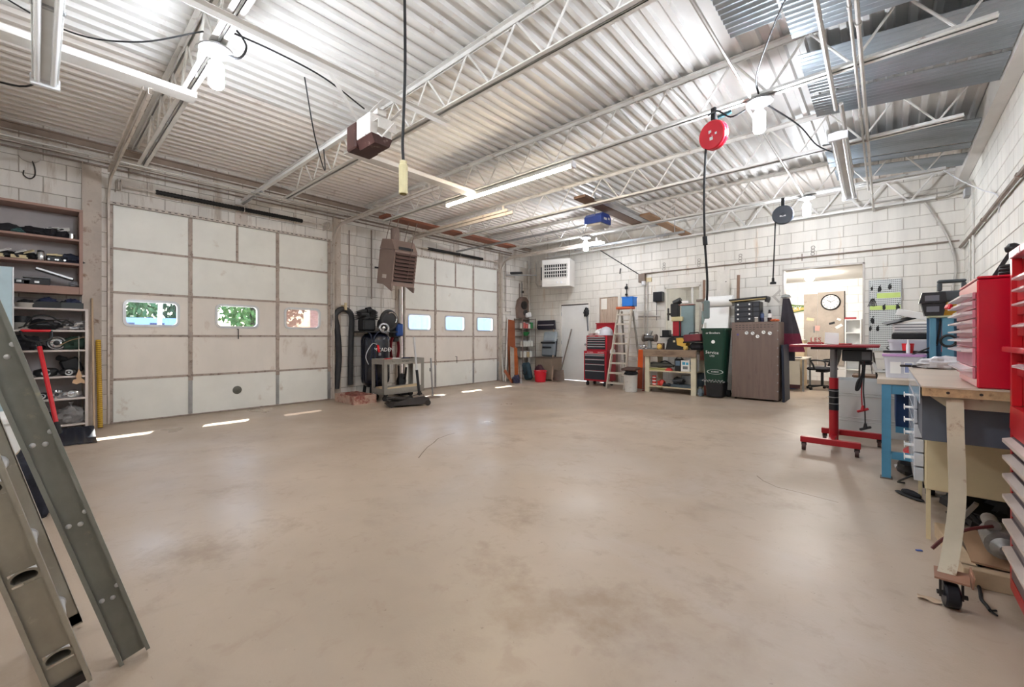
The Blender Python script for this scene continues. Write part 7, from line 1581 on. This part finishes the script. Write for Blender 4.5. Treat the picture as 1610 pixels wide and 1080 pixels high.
asm('arm_lamp', 'black articulated lamp arm standing on the crimson chest', 'lamp arm', (.42, 3.55, 1.491), [('lower_arm', B().bar((0, 0, 0), (.09, .0, .19), .018, .018), plasb), ('joint', lump(B(), (.09, 0, .17), (.03, .03, .03), .2, 2, 351, flat=False), plasb), ('upper_arm', B().bar((.09, 0, .195), (.19, -.02, .215), .014, .014), plasb), ('base', B().lathe((0, 0, 0), [(.04, 0), (.04, .012), (.015, .02)], 14), plasb)])
asm('wire_coil', 'coil of black wire on the crimson chest', 'wire coil', (.43, 3.05, 1.491), [('coil', B().torus((0, 0, .012), .03, .008, n=18, m=6).torus((0, 0, .026), .03, .008, (.1, 0, 1), 18, 6).torus((0, 0, .04), .028, .008, (0, .15, 1), 18, 6), rubber)])
# ---- the near rolling chest at the picture's right edge (continues out of view)
o = thing('rolling_tool_cabinet', 'tall red rolling tool cabinet with dark drawers beside the caster bench', 'tool cabinet', (.66, 2.5, 0))
redn = mat('cabinet_scarlet', (190, 22, 34), r=.34, var=.06, coat=.2)
dgr = mat('drawer_smoke', (92, 80, 84), r=.35, var=.1); hal = mat('handle_cream', (206, 192, 184), r=.4, m=.2, var=.1)
xA, yA, yB_ = .402, 2.15, 2.845
B().box(xA + .015, .90, yA, yB_, .10, .80, .004).obj('cabinet', redn, o, w=True)
B().box(xA, xA + .014, yB_ - .03, yB_, .10, .80).box(xA, xA + .014, yA, yA + .03, .10, .80).box(xA, xA + .014, yA + .03, yB_ - .03, .10, .15).box(xA, xA + .014, yA + .03, yB_ - .03, .775, .80).obj('front_frame', redn, o, w=True)
zs = [.152, .30, .42, .53, .62, .70, .773]
for a_, b_ in zip(zs[:-1], zs[1:]):
    d_ = B().box(xA - .001, xA + .0145, yA + .034, yB_ - .034, a_ + .004, b_ - .004, .002).obj('drawer', dgr, o, w=True)
    B().prism([(xA - .0015, b_ - .008), (xA - .028, b_ - .016), (xA - .028, b_ - .030), (xA - .0015, b_ - .026)], yA + .03, yB_ - .03, 'y').obj('handle', hal, d_, w=True)
for (x, y) in ((.46, 2.78), (.84, 2.78), (.46, 2.22), (.84, 2.22)): B().cyl((x - .02, y, .042), (x + .02, y, .042), .042, 14).box(x - .03, x + .03, y - .015, y + .015, .05, .10).obj('caster', steelg, o, w=True)
B().prism([(xA - .002, .802), (.90, .802), (.90, .90), (xA + .0, .90)], yA, yB_, 'y').obj('middle_tray', redn, o, w=True)
B().box(xA + .03, .90, yA, yB_, .902, 1.54, .004).obj('top_chest', redn, o, w=True)
B().box(xA - .0, xA + .029, yB_ - .035, yB_, .902, 1.54).obj('front_stile', redn, o, w=True); B().box(xA - .0, xA + .029, yA, yA + .03, .902, 1.54).obj('front_stile', redn, o, w=True)
B().box(xA - .02, xA + .028, yA, yB_ + .04, 1.135, 1.158, .003).obj('ledge', redn, o, w=True)
for z in (1.08, 1.25, 1.34, 1.40, 1.45):
    d_ = B().box(xA + .014, xA + .0295, yA + .034, yB_ - .04, z - .045, z + .012, .002).obj('drawer', redn, o, w=True)
    B().prism([(xA + .0135, z + .008), (xA - .01, z), (xA - .01, z - .008), (xA + .0135, z - .012)], yA + .05, yB_ - .09, 'y').obj('handle', hand, d_, w=True)
B().box(xA - .004, .90, yA, yB_, 1.542, 1.575, .003).obj('lid', pinka, o, w=True); B().box(xA - .006, xA - .0045, yB_ - .2, yB_ - .1, 1.548, 1.568).obj('badge', alum, o, w=True)
asm('blue_white_carton', 'white carton with a blue band on the tall red cabinet', 'carton', (.56, 2.66, 1.576), [('box', B().box(-.10, .12, -.12, .12, 0, .26, .003), whitep), ('blue_band', B().box(-.1015, -.1002, -.10, -.03, .03, .24).box(-.1015, -.1002, .02, .06, .06, .22), mat('band_blue', (46, 84, 168), r=.5))])
asm('picture_card', 'grey and blue poster card leaning on the wall above the red cabinets', 'poster', (.80, 3.2, 1.50), [('card', B().obox((.05, 0, .24), (.012, .5, .48), (0, -.12, 0)), mat('card_greyblue', (150, 164, 178), r=.5, var=.2, scale=5)), ('white_panel', B().obox((.0405, .05, .24), (.004, .3, .26), (0, -.12, 0)), whitep), ('red_panel', B().obox((.0385, .05, .18), (.002, .1, .12), (0, -.12, 0)), redp)])
# cable down the back wall near the corner
P = [PY(YB - .03, x, y) for x, y in ((1455, 318), (1470, 340), (1488, 368), (1500, 400), (1503, 430), (1498, 452), (1502, 420))]
P = [PY(YB - .03, x, y) for x, y in ((1455, 318), (1470, 340), (1488, 368), (1500, 400), (1503, 425), (1499, 448), (1496, 470))]
B().tube(catmull(P), .018, 7).obj('wall_cable', pipe, label='loose grey cable hanging down the back wall near the corner', cat='cable')
conduit([(XR - .03, PX(XR - .03, 1525, 380).y, PX(XR - .03, 1525, 372).z), (XR - .03, PX(XR - .03, 1525, 380).y, 1.5)], .012, 'thin pipe dropping from the gas pipe behind the arm lamp', pipe, 'wall_pipe')
# ================================================================== OFFICE THINGS
desk = mat('desk_beige', (214, 210, 196), r=.45, var=.06)
o = thing('office_desk', 'beige steel office desk seen through the passage', 'desk', (-1.75, 11.8, 0))
B().box(-2.35, -1.36, 11.22, 12.42, .70, .73, .004).obj('top', mat('desk_top', (222, 214, 202), r=.4), o, w=True); B().box(-2.32, -1.46, 11.26, 11.30, .14, .698).obj('front_panel', desk, o, w=True); B().box(-2.32, -1.46, 11.27, 11.29, .05, .139).obj('kick_strip', mat('kick_maroon', (70, 40, 46), r=.5), o, w=True)
for (x, y) in ((-1.40, 11.26), (-2.30, 11.26), (-1.40, 12.38), (-2.30, 12.38)): B().box(x - .018, x + .018, y - .018, y + .018, 0, .698).obj('leg', steelg, o, w=True)
asm('desk_papers', 'dark folder lying on the office desk', 'folder', (-1.62, 11.5, .731), [('folder', B().box(-.16, .16, -.12, .12, 0, .018, .003), darkm)])
asm('tan_cabinet', 'tan counter cabinet standing behind the office desk', 'cabinet', (-1.78, 12.75, 0), [('body', B().box(-.5, .24, -.2, .3, 0, 1.12, .006), mat('cab_tan', (206, 184, 150), r=.5)), ('top', B().box(-.52, .26, -.22, .31, 1.122, 1.15), mat('cab_top_white', (232, 228, 220), r=.4))])
asm('black_bottle', 'small black bottle on the tan counter cabinet', 'bottle', (-1.72, 12.62, 1.151), [('body', B().lathe((0, 0, 0), [(.04, 0), (.045, .01), (.045, .1), (.015, .13), (.015, .17)], 14), plasb), ('cap', B().lathe((0, 0, .17), [(.02, 0), (.02, .02)], 10), plasb)])
o = thing('office_chair', 'black mesh office chair with arms behind the passage', 'chair', (-1.12, 11.92, 0), rz=math.radians(70))
for k in range(5):
    a = 2 * PI * k / 5 + .3
    B().bar((0, 0, .10), (.30 * math.cos(a), .30 * math.sin(a), .07), .04, .03, (0, 0, 1), .008).obj('foot_arm', plasb, o); B().cyl((.3 * math.cos(a) - .02, .3 * math.sin(a), .03), (.3 * math.cos(a) + .02, .3 * math.sin(a), .03), .03, 12).obj('caster', plasb, o)
B().cyl((0, 0, .08), (0, 0, .42), .028, 12).obj('gas_lift', plasb, o); B().box(-.09, .09, -.1, .1, .40, .44, .01).obj('mechanism', plasb, o)
B().obox((0, 0, .48), (.46, .46, .07), None, .03).obj('seat', blackc, o)
def backf(u, v): return (-.20 + .40 * u, -.23 - .10 * v + .06 * (1 - (2 * u - 1) ** 2) * -1 + .10 * (v - .4) ** 2, .56 + .48 * v)
B().sheet(backf, 10, 10, .02, (0, 1, 0)).obj('backrest', mat('mesh_black', (40, 40, 42), r=.8), o); B().tube(catmull([(0, -.05, .43), (0, -.22, .46), (0, -.27, .60), (0, -.30, .8)]), .022, 8).obj('back_stem', plasb, o)
for s in (-1, 1): B().tube(catmull([(s * .22, .05, .46), (s * .27, .06, .58), (s * .27, .10, .66), (s * .27, -.02, .68), (s * .26, -.16, .67), (s * .2, -.24, .66)]), .018, 8).obj('armrest', plasb, o)
q = PZ(0, 1243, 611); asm('blue_bag', 'crumpled bright blue plastic bag on the office floor', 'bag', (q.x, q.y, 0), [('bag', lump(B(), (0, 0, 0), (.14, .12, .09), .4, 3, 401), mat('bag_blue', (60, 140, 214), r=.35, var=.15))])
a = PY(OYB - .02, 1264, 463); c = PY(OYB - .02, 1327, 590)
o = thing('grey_notice_board', 'large pale grey panel board on the office wall', 'notice board', ((a.x + c.x) / 2, OYB - .03, max(.5, c.z)))
xm_ = PY(OYB - .02, 1285.5, 500).x; zq = max(.5, c.z)
B().box(a.x, xm_ - .004, OYB - .03, OYB - .005, zq, a.z).obj('panel', mat('board_grey', (186, 188, 190), r=.45, var=.03), o, w=True); B().box(xm_ + .004, c.x, OYB - .03, OYB - .005, zq, a.z + .03).obj('panel', mat('board_grey', (186, 188, 190)), o, w=True)
B().box(c.x, c.x + .02, OYB - .035, OYB - .004, zq, a.z + .03).obj('edge', darkm, o, w=True)
def bp(px, py): return PY(OYB - .035, px, py)
for k, (px, py, w_, h_, r_, m_, lb) in enumerate(((1274, 502, .16, .07, .2, cream, 'cream fan-shaped note on the grey board'), (1308, 508, .12, .05, -.3, plasb, 'black torn note on the grey board'), (1319, 513, .15, .07, -.6, whitep, 'tilted white note on the grey board'), (1280, 518, .03, .16, 0, mat('print_grey', (120, 126, 128)), 'narrow grey note on the grey board'), (1285, 516, .10, .13, .1, mat('note_pink', (226, 170, 160), r=.6), 'pink and red note on the grey board'), (1319, 502, .08, .05, .4, whitep, 'small white note high on the grey board'))):
    p = bp(px, py); asm('pinned_note', lb, 'note', (p.x, OYB - .033, p.z), [('note', B().obox((0, 0, 0), (w_, .004, h_), (0, r_, 0)), m_)])
p = bp(1306, 475); o = thing('wall_clock', 'round white wall clock with black rim in the office', 'clock', (p.x, OYB - .06, p.z - .2))
B().lathe((0, .028, .2), [(.20, 0), (.20, .03), (.185, .04), (.172, .034), (.172, .02)], 32, (0, -1, 0)).obj('rim', plasb, o); B().lathe((0, .0078, .2), [(.1715, 0), (.1715, .002)], 32, (0, -1, 0)).obj('face', whitep, o)
B().obox((-.03, .003, .225), (.10, .004, .014), (0, .5, 0)).obj('hand', plasb, o); B().obox((.04, .002, .22), (.12, .004, .010), (0, -.5, 0)).obj('hand', plasb, o)
for i in range(12): a_ = 2 * PI * i / 12; B().obox((.145 * math.sin(a_), .0045, .2 + .145 * math.cos(a_)), (.012, .002, .03), (0, a_, 0)).obj('hour_mark', plasb, o)
a = PY(OYB - .3, 1329, 502); c = PY(OYB - .3, 1353, 590)
o = thing('white_bookcase', 'white open bookcase standing in the office', 'bookcase', ((a.x + c.x) / 2, OYB - .17, 0)); w_ = (c.x - a.x)
for x in (-w_ / 2, w_ / 2): B().box(x - .012, x + .012, -.14, .155, 0, a.z).obj('side', whitep, o)
B().box(-w_ / 2, w_ / 2, .145, .155, 0, a.z).obj('back', whitep, o)
for z in (.1, .42, .74, 1.02, 1.3, a.z - .012): B().box(-w_ / 2 + .013, w_ / 2 - .013, -.14, .144, z - .01, z + .01).obj('shelf', whitep, o)
asm('red_rule', 'small red box on top of the white bookcase', 'box', ((a.x + c.x) / 2 - .05, OYB - .17, a.z + .001), [('box', B().box(-.11, .11, -.05, .05, 0, .05), mat('rule_red', (150, 50, 56), r=.5))])
p = PY(OYB - .02, 1247, 485); o = thing('bottle_sign', 'green and yellow bottle-shaped tin sign on the office wall', 'sign', (p.x, OYB - .02, p.z - .12))
B().prism([(-.42, .04), (-.42, .20), (-.1, .25), (.05, .21), (.26, .19), (.28, .16), (.28, .08), (.26, .05), (.05, .02), (-.1, -.02)], -.004, .004, 'y').obj('plate', mat('sign_green', (96, 120, 60), r=.45, var=.15), o); B().prism([(-.40, .05), (-.40, .13), (.24, .14), (.24, .08), (-.1, .0)], -.006, -.0042, 'y').obj('yellow_field', mat('sign_yellow', (206, 178, 96), r=.5), o)
text_part('LUCKY', .13, whitep, o, (-.02, -.007, .12), (PI / 2, 0, 0), .001)

# ================================================================== FOREGROUND LADDERS (lean on the front wall)
SL = .25                                            # metres of lean per metre of height
def rail_c(o, x, y0, zlen, web, fl_, m, out=1, name='rail', holes=(), SL=.25):
    """C-section rail lying in the leaning plane: web faces +X, flanges point to +X (out = 1)"""
    n_ = Vector((0, SL, 1)).normalized(); d = Vector((0, -SL, 1)).normalized(); sd = Vector((0, 1, SL)).normalized()
    L_ = zlen / d.z; base = Vector((x, y0, .0)); b = B()
    def P(u, v, w_): return base + d * u + sd * v + Vector((out * w_, 0, 0))
    t = .004
    if not holes:
        c = P(L_ / 2 + web * .13, 0, t / 2); M = Matrix((d, sd, Vector((1, 0, 0)))).transposed(); b.obox(c, (L_, web, t), M)
    else:
        us = [web * .13]
        for h in holes: us += [h - .024, h + .024]
        us.append(L_)
        M = Matrix((d, sd, Vector((1, 0, 0)))).transposed()
        for i in range(0, len(us), 2):
            if us[i + 1] - us[i] > .002: b.obox(P((us[i] + us[i + 1]) / 2, 0, t / 2), (us[i + 1] - us[i], web, t), M)
        for h in holes:
            for s in (-1, 1): b.obox(P(h, s * (web / 2 + .032) / 2, t / 2), (.048, web / 2 - .032, t), M)
    for s in (-1, 1):
        b.obox(P(L_ / 2 + web * .13, s * (web / 2 - t / 2), fl_ / 2), (L_, t, fl_), M, .001); b.obox(P(L_ / 2 + web * .13, s * (web / 2 - .006), fl_), (L_, .012, t), M)
    b.obj(name, m, o, w=True); return P
steelo = mat('rail_olive', (136, 138, 132), r=.36, m=.45, var=.2, scale=5, c2=(160, 156, 140), cov=.14, scale2=14)
alul = mat('ladder_aluminium', (172, 168, 156), r=.36, m=.6, var=.15, scale=6, c2=(196, 190, 178), cov=.1, scale2=20)
o = thing('steel_channel', 'olive grey steel channel with rivet groups leaning beside the ladder', 'steel channel', (-2.12, .25, 0))
P = rail_c(o, -2.12, .248, 2.80, .088, .030, steelo, SL=.28)
for k in range(10):
    for (v, du) in ((-.020, 0), (.008, -.008), (.030, .028)):
        q = P(.265 + .307 * k + du, v, .004); B().sph(q, (.004, .0085, .0085), 10, 6).obj('rivet', alum, o, w=True)
o = thing('aluminium_ladder', 'aluminium ladder with hollow rungs leaning on the near wall', 'ladder', (-2.28, .12, 0))
hs = [.139 + .306 * k for k in range(8)]
P = rail_c(o, -2.07, .083, 2.44, .100, .030, alul, 1, 'rail', hs)
P2 = rail_c(o, -2.48, .083, 2.44, .100, .030, alul, -1, 'rail')
b = B()
for h in hs:
    c = P(h, 0, .004); d = Vector((0, -SL, 1)).normalized(); sd = Vector((0, 1, SL)).normalized()
    def dshape(ru, rv, x, nn=20):
        out = []
        for i in range(nn):
            a_ = 2 * PI * i / nn; u_, v_ = math.sin(a_), math.cos(a_); u_ = max(u_, -.55); out.append(Vector((x, c.y, c.z)) + d * (u_ * ru) + sd * (v_ * rv))
        return out
    n = 20
    def shell(rings, name, m):
        vs = sum(rings, []); B().add(vs, [(r * n + i, r * n + (i + 1) % n, (r + 1) * n + (i + 1) % n, (r + 1) * n + i) for r in range(len(rings) - 1) for i in range(n)]).obj(name, m, o, w=True)
    shell([dshape(.024, .036, -2.064), dshape(.027, .039, -2.060), dshape(.020, .030, -2.060), dshape(.019, .028, -2.07), dshape(.019, .028, -2.475)], 'rung', alul)
    shell([dshape(.020, .029, -2.072), dshape(.020, .029, -2.478)], 'rung_sleeve', alum)
    B().cyl(P2(h, 0, -.002), P2(h, 0, -.006), .032, 16).obj('rung_collar', alum, o, w=True)
B().bar(P2(.02, 0, .012), P2(.06, 0, .012), .10, .024, (1, 0, 0)).obj('rubber_foot', mat('foot_blue', (40, 96, 150), r=.5), o, w=True)
B().bar(P(.02, 0, .014), P(.05, 0, .014), .10, .022, (1, 0, 0)).obj('rubber_foot', darkm, o, w=True)
# dark bag and pale boxes behind the ladders
o = thing('plaid_duffel', 'dark plaid bag slumped on the floor behind the ladders', 'bag', (-4.35, .0, 0))
lump(B(), (0, 0, 0), (.24, .15, .26), .25, 2, 501, n=28, m=18).obj('body', mat('plaid_dark', (38, 40, 52), r=.75, var=.5, scale=18, bump=.2), o); B().tube(catmull([(.05, -.1, .3), (.1, 0, .42), (.05, .1, .3)]), .015, 7).obj('handle', blackc, o)
asm('white_foam_box', 'white foam box behind the plaid bag', 'box', (-5.1, -.22, 0), [('box', B().box(-.25, .25, -.2, .16, 0, .55, .01), whitep), ('lid', B().box(-.26, .26, -.21, .17, .552, .60, .01), whitep)])
asm('beige_sack', 'beige rounded sack leaning on the white foam box', 'sack', (-4.70, .0, 0), [('sack', lump(B(), (0, 0, 0), (.10, .13, .24), .2, 2, 505), mat('sack_beige', (206, 190, 170), r=.7))])

# ================================================================== OUTSIDE THE DOORS
B().box(-70, XL - .27, -40, 60, -.25, -.03).obj('ground', mat('asphalt', (176, 170, 162), r=.9, var=.15, scale=.6), kind='structure')
leafm = [mat('leaf_%d' % i, c, r=.6, var=.45, scale=3) for i, c in enumerate(((70, 104, 58), (96, 132, 70), (52, 84, 58)))]
bark = mat('bark', (78, 66, 58), r=.9, var=.3)
rnd = random.Random(3)
def tree(x, y, h, r, k, label):
    o = thing('tree', label, 'tree', (x, y, -.03), group='trees across the yard')
    B().tube(catmull([(0, 0, 0), (.1, .05, h * .3), (.0, .1, h * .7)]), [.22, .2, .19, .18, .17, .16, .15, .14, .13, .12, .11, .1, .1][:13], 8).obj('trunk', bark, o)
    b = B()
    for i in range(2600):
        u = rnd.gauss(0, 1), rnd.gauss(0, 1), rnd.gauss(0, 1); l = math.sqrt(sum(c * c for c in u)); rr = r * (.55 + .45 * rnd.random())
        c = Vector((u[0] / l * rr, u[1] / l * rr, h * .55 + u[2] / l * rr * h * .5 / r * .9)); s = .12 + .16 * rnd.random()
        if c.z < .5: continue
        M = Euler((rnd.random() * 6, rnd.random() * 6, rnd.random() * 6)).to_matrix()
        b.add([c + M @ Vector(p) for p in ((-s, 0, 0), (0, -s * .5, 0), (s, 0, 0), (0, s * .5, 0))], [(0, 1, 2, 3)])
    b.obj('foliage', leafm[k], o, kind='stuff', smooth=False)
for i, (x, y, h, r, k) in enumerate(((-31, 2.6, 8.5, 2.5, 0), (-38, 6.6, 9, 2.6, 2), (-31, 9.3, 8, 2.3, 1), (-38, 13, 9, 2.6, 0), (-38, .6, 9, 2.8, 2), (-38, 19, 9, 2.8, 1))):
    tree(x, y, h, r, k, ['dark green tree behind the blue van', 'deep green tree between the pole and the blue van', 'light green tree beside the thin trunk', 'dark green tree seen past the light green one', 'deep green tree at the end of the blue van', 'light green tree beyond the brick building'][i])
o = thing('blue_van', 'pale blue van parked across the yard', 'van', (-25, 3.2, -.03)); vb = mat('van_blue', (120, 150, 214), r=.3, var=.05)
B().prism([(-2.3, .35), (-2.3, 2.05), (1.2, 2.08), (1.75, 1.35), (2.5, 1.15), (2.55, .35)], -.9, .9, 'x').obj('body', vb, o)
for y in (-1.5, 1.6): B().cyl((.80, y, .36), (.96, y, .36), .36, 18).cyl((-.96, y, .36), (-.80, y, .36), .36, 18).obj('wheel', rubber, o)
for y in (-1.8, -.9, .1): B().box(.901, .915, y, y + .5, 1.45, 1.85).obj('side_window', mat('van_glass', (46, 60, 90), r=.1), o)
asm('light_pole', 'slanting pale utility pole in the yard', 'pole', (-20, 2.95, -.03), [('pole', B().cyl((0, 0, 0), (0, .25, 7), .07, 10), mat('pole_pale', (206, 206, 200), r=.6)), ('arm', B().cyl((0, .25, 6.9), (.9, .3, 7.0), .03, 8), mat('pole_pale', (206, 206, 200)))])
o = thing('blue_trailer', 'pale blue box trailer parked outside the second overhead door', 'trailer', (-15.5, 13.6, -.03)); B().prism([(-2.6, .5), (-2.6, 2.25), (1.5, 2.35), (2.4, 1.5), (2.4, .5)], -1.1, 1.1, 'x').obj('body', mat('trailer_blue', (140, 168, 214), r=.35, var=.06), o)
for y in (-1.2, 1.0): B().cyl((-1.05, y, .4), (1.05, y, .4), .4, 18).obj('wheel_pair', rubber, o)
o = thing('brick_building', 'pale pinkish building across the yard', 'building', (-22, 12.0, -.03)); B().box(-1.5, 1.5, -2.1, .2, 0, 4.2).obj('wall', mat('pink_render', (220, 190, 182), r=.8, var=.1), o); B().box(-1.7, 1.7, -2.3, .4, 4.2, 4.5).obj('roof', mat('roof_grey', (120, 110, 106), r=.8), o)
